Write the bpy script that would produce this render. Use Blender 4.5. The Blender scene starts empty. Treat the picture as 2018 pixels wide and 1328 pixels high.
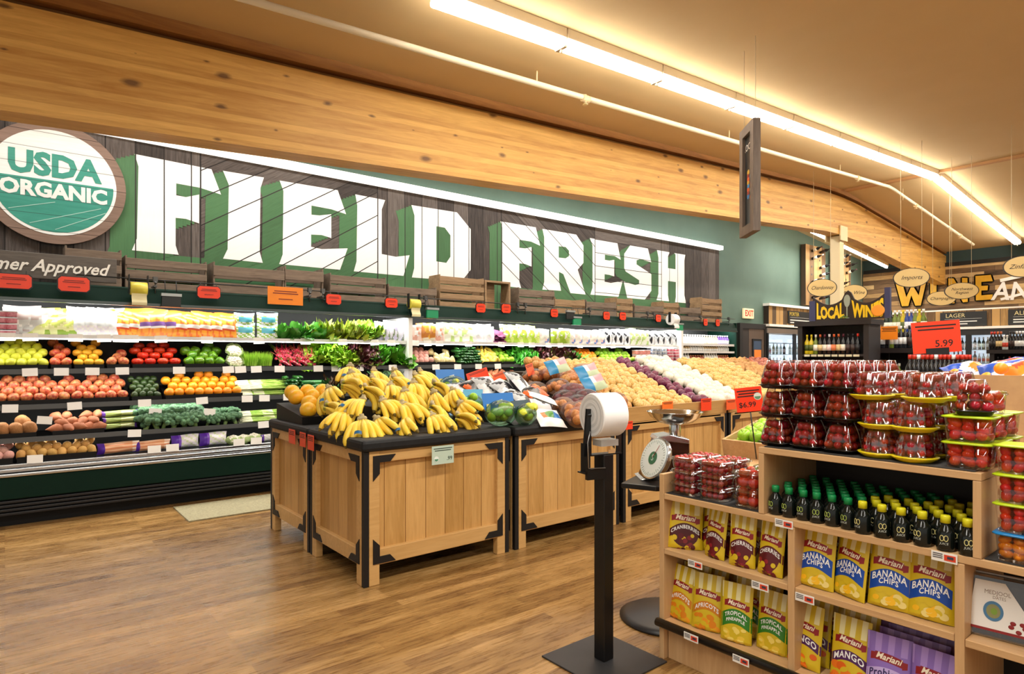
import bpy, bmesh, math, random
from mathutils import Vector, Matrix
RND = random.Random(7)
sc = bpy.context.scene
C = sc.collection
PI = math.pi
# ---------------------------------------------------------------- camera
FPX, CXP, HYP, EYE = 1233.0, 1009.0, 702.0, 1.45
ANG = math.radians(50.97)
DX, DY = math.cos(ANG), math.sin(ANG)
cam = bpy.data.cameras.new('camera'); camo = bpy.data.objects.new('camera', cam); C.objects.link(camo)
camo.location = (0, 0, EYE); camo.rotation_euler = (PI/2, 0, ANG-PI/2)
cam.sensor_width = 36; cam.lens = 36*FPX/2018; cam.shift_y = (HYP-664)/2018; cam.clip_end = 200; cam.clip_start = .05
sc.camera = camo
sc.view_settings.view_transform = 'Standard'; sc.view_settings.look = 'None'
sc.view_settings.gamma = 1; sc.view_settings.use_curve_mapping = False
sc.view_settings.exposure = 0.5
# ---------------------------------------------------------------- world + large lights
wd = bpy.data.worlds.new('world'); sc.world = wd; wd.use_nodes = True
wd.node_tree.nodes['Background'].inputs[0].default_value = (1.0, .95, .86, 1)
wd.node_tree.nodes['Background'].inputs[1].default_value = .42
def area(name, loc, sx, sy, power, col=(1, .93, .82), rot=(0, 0, 0)):
    l = bpy.data.lights.new(name, 'AREA'); l.shape = 'RECTANGLE'; l.size = sx; l.size_y = sy
    l.energy = power; l.color = col
    o = bpy.data.objects.new(name, l); C.objects.link(o); o.location = loc; o.rotation_euler = rot
    return o
# the store's ceiling strips: this aisle's second row behind the beam, and the rows beyond the frame
TL = math.radians(-3.15)
area('ceiling_strip_light', (3.2, 6.75, 4.12), 7.5, .2, 100, (1, .985, .95), (0, TL, 0))
area('ceiling_strip_light', (9.6, 6.75, 4.48), 6, .2, 78, (1, .985, .95), (0, TL, 0))
area('ceiling_strip_light', (4.0, .9, 4.16), 12, .35, 300, (1, .96, .88), (0, TL, 0))
area('ceiling_strip_light', (3.0, -2.6, 4.10), 12, .35, 190, (1, .96, .88), (0, TL, 0))
area('ceiling_strip_light', (16.3, .9, 4.36), 5.5, .3, 200, (1, .96, .88), (0, math.radians(5.7), 0))
area('ceiling_strip_light', (16.2, 6.9, 4.10), 5, .15, 90, (1, .96, .88), (0, math.radians(5.7), 0))
# refrigerated case lights: canopy tubes, plus unseen strips added under the shelf fronts to brighten the produce
for cx, cl, cp in ((.9, 5.9, 32), (6.85, 5.4, 30), (10.65, 1.7, 16)):
    area('case_light', (cx, 7.09, 2.035), cl, .08, cp, (1, .98, .94), (math.radians(14), 0, 0))
for cx, cl in ((.9, 5.9), (6.85, 5.4)):
    for z, p_ in ((1.612, 17), (1.302, 15), (.992, 12), (.712, 9)):
        area('shelf_fill_light', (cx, 7.0, z), cl, .03, p_, (1, .97, .92), (math.radians(5), 0, 0))

def ray(x, y):
    u = (x-CXP)/FPX; v = (HYP-y)/FPX
    return (DX+DY*u, DY-DX*u, v)
def onY(x, y, Y):
    d = ray(x, y); t = Y/d[1]; return Vector((d[0]*t, Y, EYE+d[2]*t))
def onX(x, y, X):
    d = ray(x, y); t = X/d[0]; return Vector((X, d[1]*t, EYE+d[2]*t))
def onT(x, y, t):
    d = ray(x, y); return Vector((d[0]*t, d[1]*t, EYE+d[2]*t))
def XY(x, Y): return onY(x, 700, Y).x
def YX(x, X): return onX(x, 700, X).y

# ---------------------------------------------------------------- materials
_M = {}
def srgb(h):
    if isinstance(h, str):
        h = h.lstrip('#'); c = [int(h[i:i+2], 16)/255 for i in (0, 2, 4)]
    else: c = [v/255 for v in h]
    return tuple(((v/12.92) if v <= .04045 else ((v+.055)/1.055)**2.4) for v in c)+(1,)
class NT:
    def __init__(s, name):
        s.m = bpy.data.materials.new(name); s.m.use_nodes = True; s.t = s.m.node_tree
        s.b = s.t.nodes['Principled BSDF']; s.o = s.t.nodes['Material Output']
    def n(s, ty, **k):
        nd = s.t.nodes.new(ty)
        for a, b in k.items(): setattr(nd, a, b)
        return nd
    def l(s, a, b): s.t.links.new(a, b)
    def val(s, inp, v):
        if hasattr(v, 'is_output') or isinstance(v, bpy.types.NodeSocket): s.l(v, inp)
        else: inp.default_value = v
    def math(s, op, a, b=0.0, c=None):
        nd = s.n('ShaderNodeMath', operation=op); s.val(nd.inputs[0], a); s.val(nd.inputs[1], b)
        if c is not None: s.val(nd.inputs[2], c)
        return nd.outputs[0]
    def mix(s, f, a, b, bt='MIX'):
        nd = s.n('ShaderNodeMix', data_type='RGBA', blend_type=bt)
        s.val(nd.inputs[0], f); s.val(nd.inputs[6], a); s.val(nd.inputs[7], b); return nd.outputs[2]
    def coord(s, scale=(1, 1, 1), obj=True, rot=(0, 0, 0), loc=(0, 0, 0)):
        tc = s.n('ShaderNodeTexCoord'); mp = s.n('ShaderNodeMapping')
        mp.inputs['Scale'].default_value = scale; mp.inputs['Rotation'].default_value = rot; mp.inputs['Location'].default_value = loc
        s.l(tc.outputs['Object'], mp.inputs['Vector']); return mp.outputs['Vector']
    def noise(s, vec, scale=5, detail=3, rough=.5, dist=0):
        nd = s.n('ShaderNodeTexNoise'); nd.inputs['Scale'].default_value = scale; nd.inputs['Detail'].default_value = detail
        nd.inputs['Roughness'].default_value = rough; nd.inputs['Distortion'].default_value = dist
        if vec is not None: s.l(vec, nd.inputs['Vector'])
        return nd.outputs['Fac']
    def ramp(s, f, stops):
        nd = s.n('ShaderNodeValToRGB'); e = nd.color_ramp.elements
        while len(e) < len(stops): e.new(.5)
        for i, (p, c) in enumerate(stops): e[i].position = p; e[i].color = c
        s.l(f, nd.inputs[0]); return nd.outputs[0]
    def rng(s, f, a, b, c=0, d=1):
        nd = s.n('ShaderNodeMapRange'); s.l(f, nd.inputs[0])
        for i, v in enumerate((a, b, c, d)): nd.inputs[i+1].default_value = v
        return nd.outputs[0]
    def rand(s): return s.n('ShaderNodeObjectInfo').outputs['Random']
    def bump(s, h, st=.3, d=.01):
        nd = s.n('ShaderNodeBump'); nd.inputs['Strength'].default_value = st; nd.inputs['Distance'].default_value = d
        s.l(h, nd.inputs['Height']); s.l(nd.outputs[0], s.b.inputs['Normal'])
    def fin(s, col, rough=.5, metal=0, spec=.5):
        s.val(s.b.inputs['Base Color'], col); s.val(s.b.inputs['Roughness'], rough)
        s.b.inputs['Metallic'].default_value = metal; s.b.inputs['Specular IOR Level'].default_value = spec
        return s.m
def M(col, rough=.5, metal=0, spec=.5, c2=None, nscale=8, var=0, emit=0, stretch=(1, 1, 1)):
    """colour, with optional second colour (noise) and per-object value variation"""
    key = (str(col), rough, metal, spec, str(c2), nscale, var, emit, stretch)
    if key in _M: return _M[key]
    t = NT('paint_'+(col if isinstance(col, str) else 'c').strip('#')); a = srgb(col)
    c = a
    if c2:
        f = t.noise(t.coord(stretch), nscale, 4, .6)
        c = t.mix(t.rng(f, .36, .64), a, srgb(c2))
    if var:
        hs = t.n('ShaderNodeHueSaturation'); r = t.rand()
        t.val(hs.inputs['Value'], t.rng(r, 0, 1, 1-var, 1+var)); r2 = t.math('FRACT', t.math('MULTIPLY', r, 17.3))
        t.val(hs.inputs['Hue'], t.rng(r2, 0, 1, .5-var*.06, .5+var*.06)); t.val(hs.inputs['Color'], c); c = hs.outputs[0]
    m = t.fin(c, rough, metal, spec)
    if emit:
        t.val(t.b.inputs['Emission Color'], a); t.b.inputs['Emission Strength'].default_value = emit
    _M[key] = m; return m
def plastic_clear(tint=(1, 1, 1, 1), gloss=.14, name='clear_plastic', rough=.08):
    if name in _M: return _M[name]
    t = NT(name); tr = t.n('ShaderNodeBsdfTransparent'); tr.inputs[0].default_value = tint
    gl = t.n('ShaderNodeBsdfGlossy'); gl.inputs['Roughness'].default_value = rough
    lw = t.n('ShaderNodeLayerWeight'); lw.inputs[0].default_value = .35
    f = t.math('ADD', t.math('MULTIPLY', lw.outputs['Fresnel'], .45), gloss)
    mx = t.n('ShaderNodeMixShader'); t.val(mx.inputs[0], f); t.l(tr.outputs[0], mx.inputs[1]); t.l(gl.outputs[0], mx.inputs[2])
    t.l(mx.outputs[0], t.o.inputs['Surface']); _M[name] = t.m; return t.m
def wood(name, c1, c2, grain='X', s=1.0, board=0, baxis='Y', groove=None, knots=False, rough=.45, shear=0, tone=.25, gw=.012):
    """grain = axis the grain runs along; board = board width across baxis (tone change + groove)"""
    if name in _M: return _M[name]
    t = NT(name); tc = t.n('ShaderNodeTexCoord'); sp = t.n('ShaderNodeSeparateXYZ'); t.l(tc.outputs['Object'], sp.inputs[0])
    x, y, z = sp.outputs
    if shear: z = t.math('SUBTRACT', z, t.math('MULTIPLY', x, shear))
    cb = t.n('ShaderNodeCombineXYZ'); g = {'X': (1.2, 14, 14), 'Y': (14, 1.2, 14), 'Z': (14, 14, 1.2)}[grain]
    for i, (a, k) in enumerate(zip((x, y, z), g)): t.val(cb.inputs[i], t.math('MULTIPLY', a, k*s))
    vec = cb.outputs[0]
    fine = t.noise(vec, 4, 5, .62, .6); big = t.noise(vec, .8, 2, .5)
    f = t.math('ADD', t.math('MULTIPLY', fine, .75), t.math('MULTIPLY', big, .45))
    if board:
        ax = {'X': x, 'Y': y, 'Z': z}[baxis]; q = t.math('DIVIDE', ax, board); cell = t.math('FLOOR', q)
        wn = t.n('ShaderNodeTexWhiteNoise', noise_dimensions='1D'); t.l(cell, wn.inputs['W'])
        f = t.math('ADD', f, t.math('MULTIPLY', t.math('SUBTRACT', wn.outputs['Value'], .5), tone*2))
    c = t.ramp(f, [(.3, srgb(c1)), (.85, srgb(c2))])
    if knots:
        v2 = t.n('ShaderNodeCombineXYZ'); t.val(v2.inputs[0], t.math('MULTIPLY', x, 2.0)); t.val(v2.inputs[1], t.math('MULTIPLY', z, 4.5))
        vo = t.n('ShaderNodeTexVoronoi', voronoi_dimensions='2D'); vo.inputs['Scale'].default_value = 1.0; t.l(v2.outputs[0], vo.inputs['Vector'])
        sel = t.n('ShaderNodeSeparateColor'); t.l(vo.outputs['Color'], sel.inputs[0])
        dd = t.math('DIVIDE', t.math('ADD', vo.outputs['Distance'], t.math('MULTIPLY', t.noise(vec, 9, 3), .10)), t.math('ADD', .45, sel.outputs[1]))
        k = t.math('MULTIPLY', t.rng(dd, .085, .16, 1, 0), t.math('GREATER_THAN', sel.outputs[0], .52))
        c = t.mix(t.math('MULTIPLY', k, .8), c, srgb('#4e2a10'))
    if board and groove:
        fr = t.math('FRACT', q); e = t.math('MINIMUM', fr, t.math('SUBTRACT', 1.0, fr))
        c = t.mix(t.math('LESS_THAN', e, gw/board/2), c, srgb(groove))
    _M[name] = t.fin(c, rough); t.bump(fine, .15, .004); return _M[name]

# ---------------------------------------------------------------- mesh building
class MB:
    def __init__(s): s.bm = bmesh.new()
    def _fin(s, vs, m, sm=None):
        fs = set(f for v in vs for f in v.link_faces)
        for f in fs:
            f.material_index = m
            if sm is not None: f.smooth = sm
        return s
    def b(s, x0, x1, y0, y1, z0, z1, m=0, mat=None):
        T = Matrix.Translation(((x0+x1)/2, (y0+y1)/2, (z0+z1)/2)) @ Matrix.Diagonal((abs(x1-x0), abs(y1-y0), abs(z1-z0), 1))
        if mat is not None: T = mat @ T
        return s._fin(bmesh.ops.create_cube(s.bm, size=1, matrix=T)['verts'], m, False)
    def bar(s, p0, p1, w, h, m=0):
        """box from p0 to p1, w wide horizontally, h tall"""
        p0 = Vector(p0); p1 = Vector(p1); d = p1-p0; L = d.length; z = d.normalized()
        up = Vector((0, 0, 1)) if abs(z.z) < .95 else Vector((0, 1, 0)); x = up.cross(z).normalized(); y = z.cross(x)
        R = Matrix((x, y, z)).transposed().to_4x4(); T = Matrix.Translation((p0+p1)/2) @ R @ Matrix.Diagonal((w, h, L, 1))
        return s._fin(bmesh.ops.create_cube(s.bm, size=1, matrix=T)['verts'], m, False)
    def cyl(s, p0, p1, r0, r1=None, seg=12, m=0, cap=True):
        p0 = Vector(p0); p1 = Vector(p1); d = p1-p0
        T = Matrix.Translation((p0+p1)/2) @ d.to_track_quat('Z', 'Y').to_matrix().to_4x4()
        vs = bmesh.ops.create_cone(s.bm, cap_ends=cap, segments=seg, radius1=r0, radius2=r0 if r1 is None else r1, depth=d.length, matrix=T)['verts']
        s._fin(vs, m, True)
        for f in set(f for v in vs for f in v.link_faces):
            if len(f.verts) > 4: f.smooth = False
        return s
    def sph(s, c, r, seg=12, rings=8, m=0, rot=None):
        if not hasattr(r, '__len__'): r = (r, r, r)
        T = Matrix.Translation(c) @ (rot if rot is not None else Matrix()) @ Matrix.Diagonal((*r, 1))
        return s._fin(bmesh.ops.create_uvsphere(s.bm, u_segments=seg, v_segments=rings, radius=1, matrix=T)['verts'], m, True)
    def lathe(s, prof, seg=16, m=0, T=None, mats=None, ell=1.0, sq=0):
        T = T or Matrix(); rows = []
        for r, z in prof:
            row = []
            for i in range(seg):
                a = 2*PI*i/seg; k = 1
                if sq: k = (abs(math.cos(a))**sq+abs(math.sin(a))**sq)**(-1/sq)
                row.append(s.bm.verts.new(T @ Vector((r*k*math.cos(a), r*k*math.sin(a)*ell, z))))
            rows.append(row)
        for j in range(len(rows)-1):
            for i in range(seg):
                try:
                    f = s.bm.faces.new((rows[j][i], rows[j][(i+1) % seg], rows[j+1][(i+1) % seg], rows[j+1][i]))
                    f.material_index = mats[j] if mats else m; f.smooth = True
                except ValueError: pass
        for row, mi in ((rows[0], 0), (rows[-1], -1)):
            if prof[mi][0] > 1e-4:
                try:
                    f = s.bm.faces.new(row[::-1] if mi == 0 else row); f.material_index = (mats[mi] if mats else m)
                except ValueError: pass
        return s
    def tube(s, pts, r, seg=8, m=0, cap=True):
        pts = [Vector(p) for p in pts]; rows = []; n = len(pts); prev = None
        for i, p in enumerate(pts):
            d = (pts[min(i+1, n-1)]-pts[max(i-1, 0)]).normalized()
            a = prev or (Vector((0, 0, 1)) if abs(d.z) < .9 else Vector((1, 0, 0)))
            x = (a-d*a.dot(d)).normalized(); y = d.cross(x); prev = x
            rr = r[i] if hasattr(r, '__len__') else r
            rows.append([s.bm.verts.new(p+x*(rr*math.cos(2*PI*k/seg))+y*(rr*math.sin(2*PI*k/seg))) for k in range(seg)])
        for j in range(n-1):
            for k in range(seg):
                f = s.bm.faces.new((rows[j][k], rows[j][(k+1) % seg], rows[j+1][(k+1) % seg], rows[j+1][k])); f.smooth = True; f.material_index = m[j] if hasattr(m, '__len__') else m
        if cap:
            f = s.bm.faces.new(rows[0][::-1]); f.material_index = m[0] if hasattr(m, '__len__') else m
            f = s.bm.faces.new(rows[-1]); f.material_index = m[-1] if hasattr(m, '__len__') else m
        return s
    def prism(s, pts, off, m=0):
        """polygon through 3D points, extruded by the vector off"""
        off = Vector(off); a = [s.bm.verts.new(Vector(p)) for p in pts]; b2 = [s.bm.verts.new(Vector(p)+off) for p in pts]
        n = len(a); fs = [s.bm.faces.new(a), s.bm.faces.new(b2[::-1])]
        for i in range(n): fs.append(s.bm.faces.new((a[i], b2[i], b2[(i+1) % n], a[(i+1) % n])))
        for f in fs: f.material_index = m
        bmesh.ops.recalc_face_normals(s.bm, faces=fs)
        return s
    def grid(s, fn, nu, nv, m=0, smooth=True):
        """fn(u,v)->point, m int or fn(u,v)->int"""
        V = [[s.bm.verts.new(fn(i/nu, j/nv)) for i in range(nu+1)] for j in range(nv+1)]
        for j in range(nv):
            for i in range(nu):
                f = s.bm.faces.new((V[j][i], V[j][i+1], V[j+1][i+1], V[j+1][i])); f.smooth = smooth
                f.material_index = m((i+.5)/nu, (j+.5)/nv) if callable(m) else m
        return s
    def me(s, mesh, T=None, m=0, fn=None):
        vs = []
        for v in mesh.vertices:
            p = v.co.copy()
            if fn: p = Vector(fn(p))
            if T is not None: p = T @ p
            vs.append(s.bm.verts.new(p))
        for p in mesh.polygons:
            try: s.bm.faces.new([vs[i] for i in p.vertices]).material_index = m
            except ValueError: pass
        return s
    def mesh(s, name, mats):
        me = bpy.data.meshes.new(name); s.bm.to_mesh(me); s.bm.free()
        for m in (mats if isinstance(mats, (list, tuple)) else [mats]): me.materials.append(m)
        return me
    def obj(s, name, mats, parent=None, bevel=0, loc=(0, 0, 0), rz=0):
        return put(name, s.mesh(name, mats), parent, bevel, loc, rz)
def put(name, me, parent=None, bevel=0, loc=(0, 0, 0), rz=0, rot=None, sc_=1):
    o = bpy.data.objects.new(name, me); C.objects.link(o); o.location = loc; o.rotation_euler = rot or (0, 0, rz)
    o.scale = (sc_, sc_, sc_) if not hasattr(sc_, '__len__') else sc_
    if parent: o.parent = parent
    if bevel:
        b = o.modifiers.new('b', 'BEVEL'); b.width = bevel; b.segments = 2; b.limit_method = 'ANGLE'
    return o
def tag(o, label, cat, group=None, kind=None):
    if label: o['label'] = label
    if cat: o['category'] = cat
    if group: o['group'] = group
    if kind: o['kind'] = kind
    return o
def struct(o): o['kind'] = 'structure'; return o
def thing(name, label, cat, loc=(0, 0, 0), rz=0, group=None, rot=None):
    o = bpy.data.objects.new(name, None); C.objects.link(o); o.location = loc; o.rotation_euler = rot or (0, 0, rz)
    o.empty_display_size = .05
    return tag(o, label, cat, group)
def dup(root, loc, rz=0, label=None, group=None, rot=None, sc_=None):
    r = root.copy(); C.objects.link(r); r.location = loc; r.rotation_euler = rot or (0, 0, rz)
    if sc_: r.scale = (sc_, sc_, sc_)
    if label: r['label'] = label
    if group: r['group'] = group
    for ch in list(root.children):
        c = ch.copy(); C.objects.link(c); c.parent = r
        for g in ch.children:
            d = g.copy(); C.objects.link(d); d.parent = c
    return r
_T = {}
def text(s, size=1, bold=0, shear=0, sx=1, align='CENTER', space=1, res=2):
    """2D text mesh in XY, centred"""
    k = (s, size, bold, shear, sx, align, space)
    if k in _T: return _T[k]
    cu = bpy.data.curves.new('t', 'FONT'); cu.body = s; cu.size = size; cu.offset = bold*size; cu.shear = shear
    cu.align_x = align; cu.align_y = 'CENTER'; cu.resolution_u = res; cu.space_character = space; cu.fill_mode = 'FRONT'
    o = bpy.data.objects.new('t', cu); C.objects.link(o)
    dg = bpy.context.evaluated_depsgraph_get(); me = bpy.data.meshes.new_from_object(o.evaluated_get(dg))
    if sx != 1:
        for v in me.vertices: v.co.x *= sx
    bpy.data.objects.remove(o); _T[k] = me; return me
def polyfill(loops):
    """2D filled mesh from outline + hole loops"""
    cu = bpy.data.curves.new('p', 'CURVE'); cu.dimensions = '2D'; cu.fill_mode = 'BOTH'
    for lp in loops:
        sp = cu.splines.new('POLY'); sp.points.add(len(lp)-1)
        for i, (x, y) in enumerate(lp): sp.points[i].co = (x, y, 0, 1)
        sp.use_cyclic_u = True
    o = bpy.data.objects.new('p', cu); C.objects.link(o)
    dg = bpy.context.evaluated_depsgraph_get(); me = bpy.data.meshes.new_from_object(o.evaluated_get(dg))
    bpy.data.objects.remove(o); return me
FY = Matrix.Rotation(PI/2, 4, 'X')                                # XY text -> stands up facing -Y
FX = Matrix.Rotation(-PI/2, 4, 'Z') @ FY                          # stands up facing -X
def T_(x, y, z): return Matrix.Translation((x, y, z))
# ================================================================ THE SETTING
YW, XB, XR = 7.75, 19.5, 13.3          # produce wall, wine wall, ridge
def zc(X): return 4.85-.055*(XR-X) if X < XR else 4.85-.10*(X-XR)
def floor_mat():
    t = NT('wood_plank_floor'); v = t.coord()
    br = t.n('ShaderNodeTexBrick'); t.l(v, br.inputs['Vector']); br.offset = .37; br.offset_frequency = 3
    for k, val in (('Scale', 1.0), ('Brick Width', .9), ('Row Height', .085), ('Mortar Size', .0012), ('Bias', 0.0)): br.inputs[k].default_value = val
    br.inputs['Color1'].default_value = (0, 0, 0, 1); br.inputs['Color2'].default_value = (1, 1, 1, 1); br.inputs['Mortar'].default_value = (.12, .12, .12, 1)
    g = t.noise(t.coord((1.6, 16, 1)), 3.5, 5, .6, .5); g2 = t.noise(t.coord((.8, 3.5, 1)), 1.6, 3, .55)
    f = t.math('ADD', t.math('MULTIPLY', br.outputs['Color'], .22), t.math('ADD', t.math('MULTIPLY', g, .62), t.math('MULTIPLY', g2, .42)))
    c = t.ramp(f, [(.30, srgb('#36230f')), (.47, srgb('#6d4c28')), (.66, srgb('#94703f')), (.90, srgb('#bb935e'))])
    t.fin(c, t.rng(g, .3, .7, .22, .36), 0, .5); t.bump(g, .05, .002); return t.m
fl = struct(MB().b(-6, XB+.2, -8, YW+.2, -.1, 0).obj('floor', floor_mat()))
wallm = M('#587065', .85, c2='#5e766b', nscale=1.5)
beige = M('#c8ae80', .9, c2='#ccb386', nscale=.6)
XCO = XY(1506, YW-.03)          # the coolers stand in an opening of this wall
struct(MB().b(-6, XCO, YW, YW+.2, 0, 5.2).b(XCO, XB+.2, YW, YW+.2, 2.12, 5.2).obj('wall_left', wallm))
struct(MB().b(XB, XB+.2, -8, YW, 0, 5.2, 0).obj('wall_back', M('#3a4f50', .85)))
mb = MB()
for x0, x1 in ((-6, XR), (XR, XB+.2)):
    a, b2 = zc(x0), zc(x1)
    mb.prism([(x0, -8, a), (x1, -8, b2), (x1, -8, b2+.15), (x0, -8, a+.15)], (0, YW+8.2, 0))
struct(mb.obj('ceiling', beige))
# ridge seam moulding and the long shallow duct trims on the ceiling
cream = M('#e6d3a8', .6)
struct(MB().b(XR-.05, XR+.05, -8, 5.6, 4.80, 4.845).obj('trim_1', M('#b98d5d', .8)))
# glulam beam running along the ceiling, with the darker nailer strip above it
YB0, YB1 = 5.67, 5.92
def zb(X): return 3.18+.0585*X if X < XR else 3.18+.0585*XR-.098*(X-XR)
beamw = wood('glulam_wood', '#bb8436', '#ebbc66', 'X', .45, .052, 'Z', None, True, .5, .0585, .14)
xs = [-6, 0, 4, 8, 11, 12.6, 13.3, 14.0, 15.5, 17.5, XB]
def smz(f, X): return (f(X-.7)+f(X)+f(X+.7))/3
mb = MB(); mb2 = MB()
for i in range(len(xs)-1):
    a, b2 = xs[i], xs[i+1]
    za, zb_ = smz(zb, a), smz(zb, b2)
    mb.prism([(a, YB0, za), (b2, YB0, zb_), (b2, YB0, zb_+.77), (a, YB0, za+.77)], (0, YB1-YB0, 0))
bt = mb.bm; bmesh.ops.remove_doubles(bt, verts=bt.verts, dist=1e-4)
o = mb.obj('glulam_beam', beamw); tag(o, 'long honey-coloured laminated timber beam running under the ceiling from end to end', 'beam')
for i in range(len(xs)-1):
    a, b2 = xs[i], xs[i+1]; za, zb_ = smz(zb, a)+.77, smz(zb, b2)+.77
    mb2.prism([(a, YB0+.10, za), (b2, YB0+.10, zb_), (b2, YB0+.10, zc(b2)), (a, YB0+.10, zc(a))], (0, .1, 0))
    mb2.prism([(a, YB0-.01, za+.06), (b2, YB0-.01, zb_+.06), (b2, YB0-.01, zc(b2)), (a, YB0-.01, zc(a))], (0, .09, 0))
mb2.obj('nailer_strip', wood('nailer_wood', '#7a4c1c', '#a87434', 'X', .6, rough=.7), o)
# cream ridge post with its steel seat
p = thing('ridge_post', 'cream painted square post holding up the timber beam behind the local wines shelf', 'post', (XR-.02, 5.78, 0))
MB().b(-.1, .1, -.1, .1, 0, 3.905).obj('shaft', cream, p, .01)
MB().b(-.16, .16, -.145, -.115, 3.80, 4.10).b(-.16, .16, .145, .175, 3.80, 4.10).obj('beam_seat', cream, p, .006)
# strip light fixture under the ceiling, kinked at the ridge
tube_m = M('#fff6e8', .4, emit=22.0); hous = M('#d8cdb8', .5)
YL = 4.02
segs = []
X = 2.5
while X < XR-.2: segs.append((X, min(X+1.32, XR-.03))); X += 1.34
X = XR+.05
while X < 18.6: segs.append((X, min(X+1.42, 18.85))); X += 1.46
fx = thing('strip_light', 'long run of glowing white strip lights along the ceiling beside the beam', 'ceiling light', (0, YL, 0))
mbh = MB()
for a, b2 in segs:
    za, z2 = zc(a), zc(b2)
    mbh.prism([(a, -.07, za-.09), (b2, -.07, z2-.09), (b2, -.07, z2-.005), (a, -.07, za-.005)], (0, .14, 0))
    MB().cyl((a+.02, -.045, za-.125), (b2-.02, -.045, z2-.125), .034, seg=10).obj('tube', tube_m, fx)
    MB().cyl((a+.02, .045, za-.125), (b2-.02, .045, z2-.125), .034, seg=10).obj('tube', tube_m, fx)
    mbc = MB(); mbc.b(b2-.02, b2+.015, -.06, .06, z2-.17, z2-.08); mbc.cyl((b2, 0, z2-.2), (b2, 0, z2-.1), .012, seg=6); mbc.obj('end_clip', hous, fx)
mbh.obj('housing', hous, fx)
fx2 = thing('strip_light', 'short glowing strip light seen beyond the beam behind the cream post', 'ceiling light', (0, 6.9, 0))
for a, b2 in ((13.35, 15.4), (15.45, 17.5), (17.55, 18.9)):
    MB().b(a, b2, -.05, .05, 0, .06, mat=T_(0, 0, 0)) .bm.free()
    MB().prism([(a, -.05, zc(a)-.36), (b2, -.05, zc(b2)-.36), (b2, -.05, zc(b2)-.28), (a, -.05, zc(a)-.28)], (0, .1, 0)).obj('housing', hous, fx2)
    MB().cyl((a, 0, zc(a)-.385), (b2, 0, zc(b2)-.385), .03, seg=8).obj('tube', tube_m, fx2)
    MB().cyl((a+.3, 0, zc(a+.3)-.3), (a+.3, 0, zc(a+.3)), .008, seg=6).obj('hanger', hous, fx2)
# sprinkler pipe
pp = thing('sprinkler_pipe', 'thin cream sprinkler pipe running under the ceiling next to the beam', 'pipe', (0, 4.78, 0))
MB().tube([(-5, 0, zc(-5)-.13), (XR-.1, 0, zc(XR)-.14), (XR+.15, 0, zc(XR)-.155), (18.4, 0, zc(18.4)-.16)], .03, 10).obj('pipe_run', M('#f4ead0', .5), pp)
for X in (4.9, 8.4, 11.8, 14.6, 17.4):
    zz = zc(X)-.14-(.02 if X > XR else 0)
    m = MB(); m.cyl((X, 0, zz-.05), (X, 0, zz+.045), .018, seg=8); m.cyl((X-.05, 0, zz), (X+.05, 0, zz), .04, seg=10); m.cyl((X, 0, zz-.07), (X, 0, zz-.062), .03, seg=10)
    m.obj('sprinkler_head', cream, pp)
    MB().cyl((X-.7, 0, zz), (X-.7, 0, zc(X-.7)), .008, seg=6).obj('hanger', cream, pp)
# thin wires dropping from the ceiling
wire = M('#d9c9a4', .5)

# ================================================================ FIELD FRESH SIGN
YS = YW-.055
def board_mat(name, base, mixn, rough=.8):
    """painted or bare reclaimed boards; the groove pattern follows the board direction of each section"""
    t = NT(name); tc = t.n('ShaderNodeTexCoord'); sp = t.n('ShaderNodeSeparateXYZ'); t.l(tc.outputs['Object'], sp.inputs[0])
    x, y, z = sp.outputs
    def gt(v): return t.math('GREATER_THAN', x, v)
    q_v = t.math('DIVIDE', x, .27)
    q_d = t.math('DIVIDE', t.math('SUBTRACT', z, t.math('MULTIPLY', x, .62)), .31)
    q_e = t.math('DIVIDE', t.math('ADD', z, t.math('MULTIPLY', x, .72)), .33)
    q_h = t.math('DIVIDE', z, .235)
    def mixv(f, a, b): nd = t.n('ShaderNodeMix', data_type='FLOAT'); t.val(nd.inputs[0], f); t.val(nd.inputs[2], a); t.val(nd.inputs[3], b); return nd.outputs[0]
    q = q_v
    for xb, nq in zip(SECX, (q_d, q_v, q_e, q_h, q_v)): q = mixv(gt(xb), q, nq)
    fr = t.math('FRACT', q); e = t.math('MINIMUM', fr, t.math('SUBTRACT', 1.0, fr)); gr = t.math('LESS_THAN', e, .022)
    for xb in SECX:
        gr = t.math('MAXIMUM', gr, t.math('LESS_THAN', t.math('ABSOLUTE', t.math('SUBTRACT', x, xb)), .008))
    wn = t.n('ShaderNodeTexWhiteNoise', noise_dimensions='1D'); t.l(t.math('FLOOR', q), wn.inputs['W'])
    cb = t.n('ShaderNodeCombineXYZ'); t.l(t.math('MULTIPLY', q, 5.0), cb.inputs[0]); t.l(t.math('MULTIPLY', t.math('ADD', x, z), 1.1), cb.inputs[1])
    nz = t.noise(cb.outputs[0], 3, 5, .65, .4)
    f = t.math('ADD', t.math('MULTIPLY', nz, .8), t.math('MULTIPLY', wn.outputs['Value'], .35))
    c = t.ramp(f, mixn); c = t.mix(gr, c, srgb('#1d1611')); t.fin(c, rough); t.bump(nz, .2, .004); return t.m
SECX = [XY(395, YS), XY(744, YS), XY(988, YS), XY(1172, YS), XY(1303, YS)]
bw = board_mat('weathered_boards', 0, [(.25, srgb('#1f1a17')), (.55, srgb('#463d38')), (.85, srgb('#6b625c'))])
wp = board_mat('white_painted_boards', 0, [(.2, srgb('#f0f0ea')), (.8, srgb('#fafaf6'))], .6)
gp = board_mat('green_painted_boards', 0, [(.2, srgb('#355c35')), (.8, srgb('#467548'))], .6)
XS1 = onY(1417, 500, YS).x
sg = thing('field_fresh_sign', 'wall of weathered boards painted with huge white letters FIELD FRESH', 'sign', (0, 0, 0))
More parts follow.
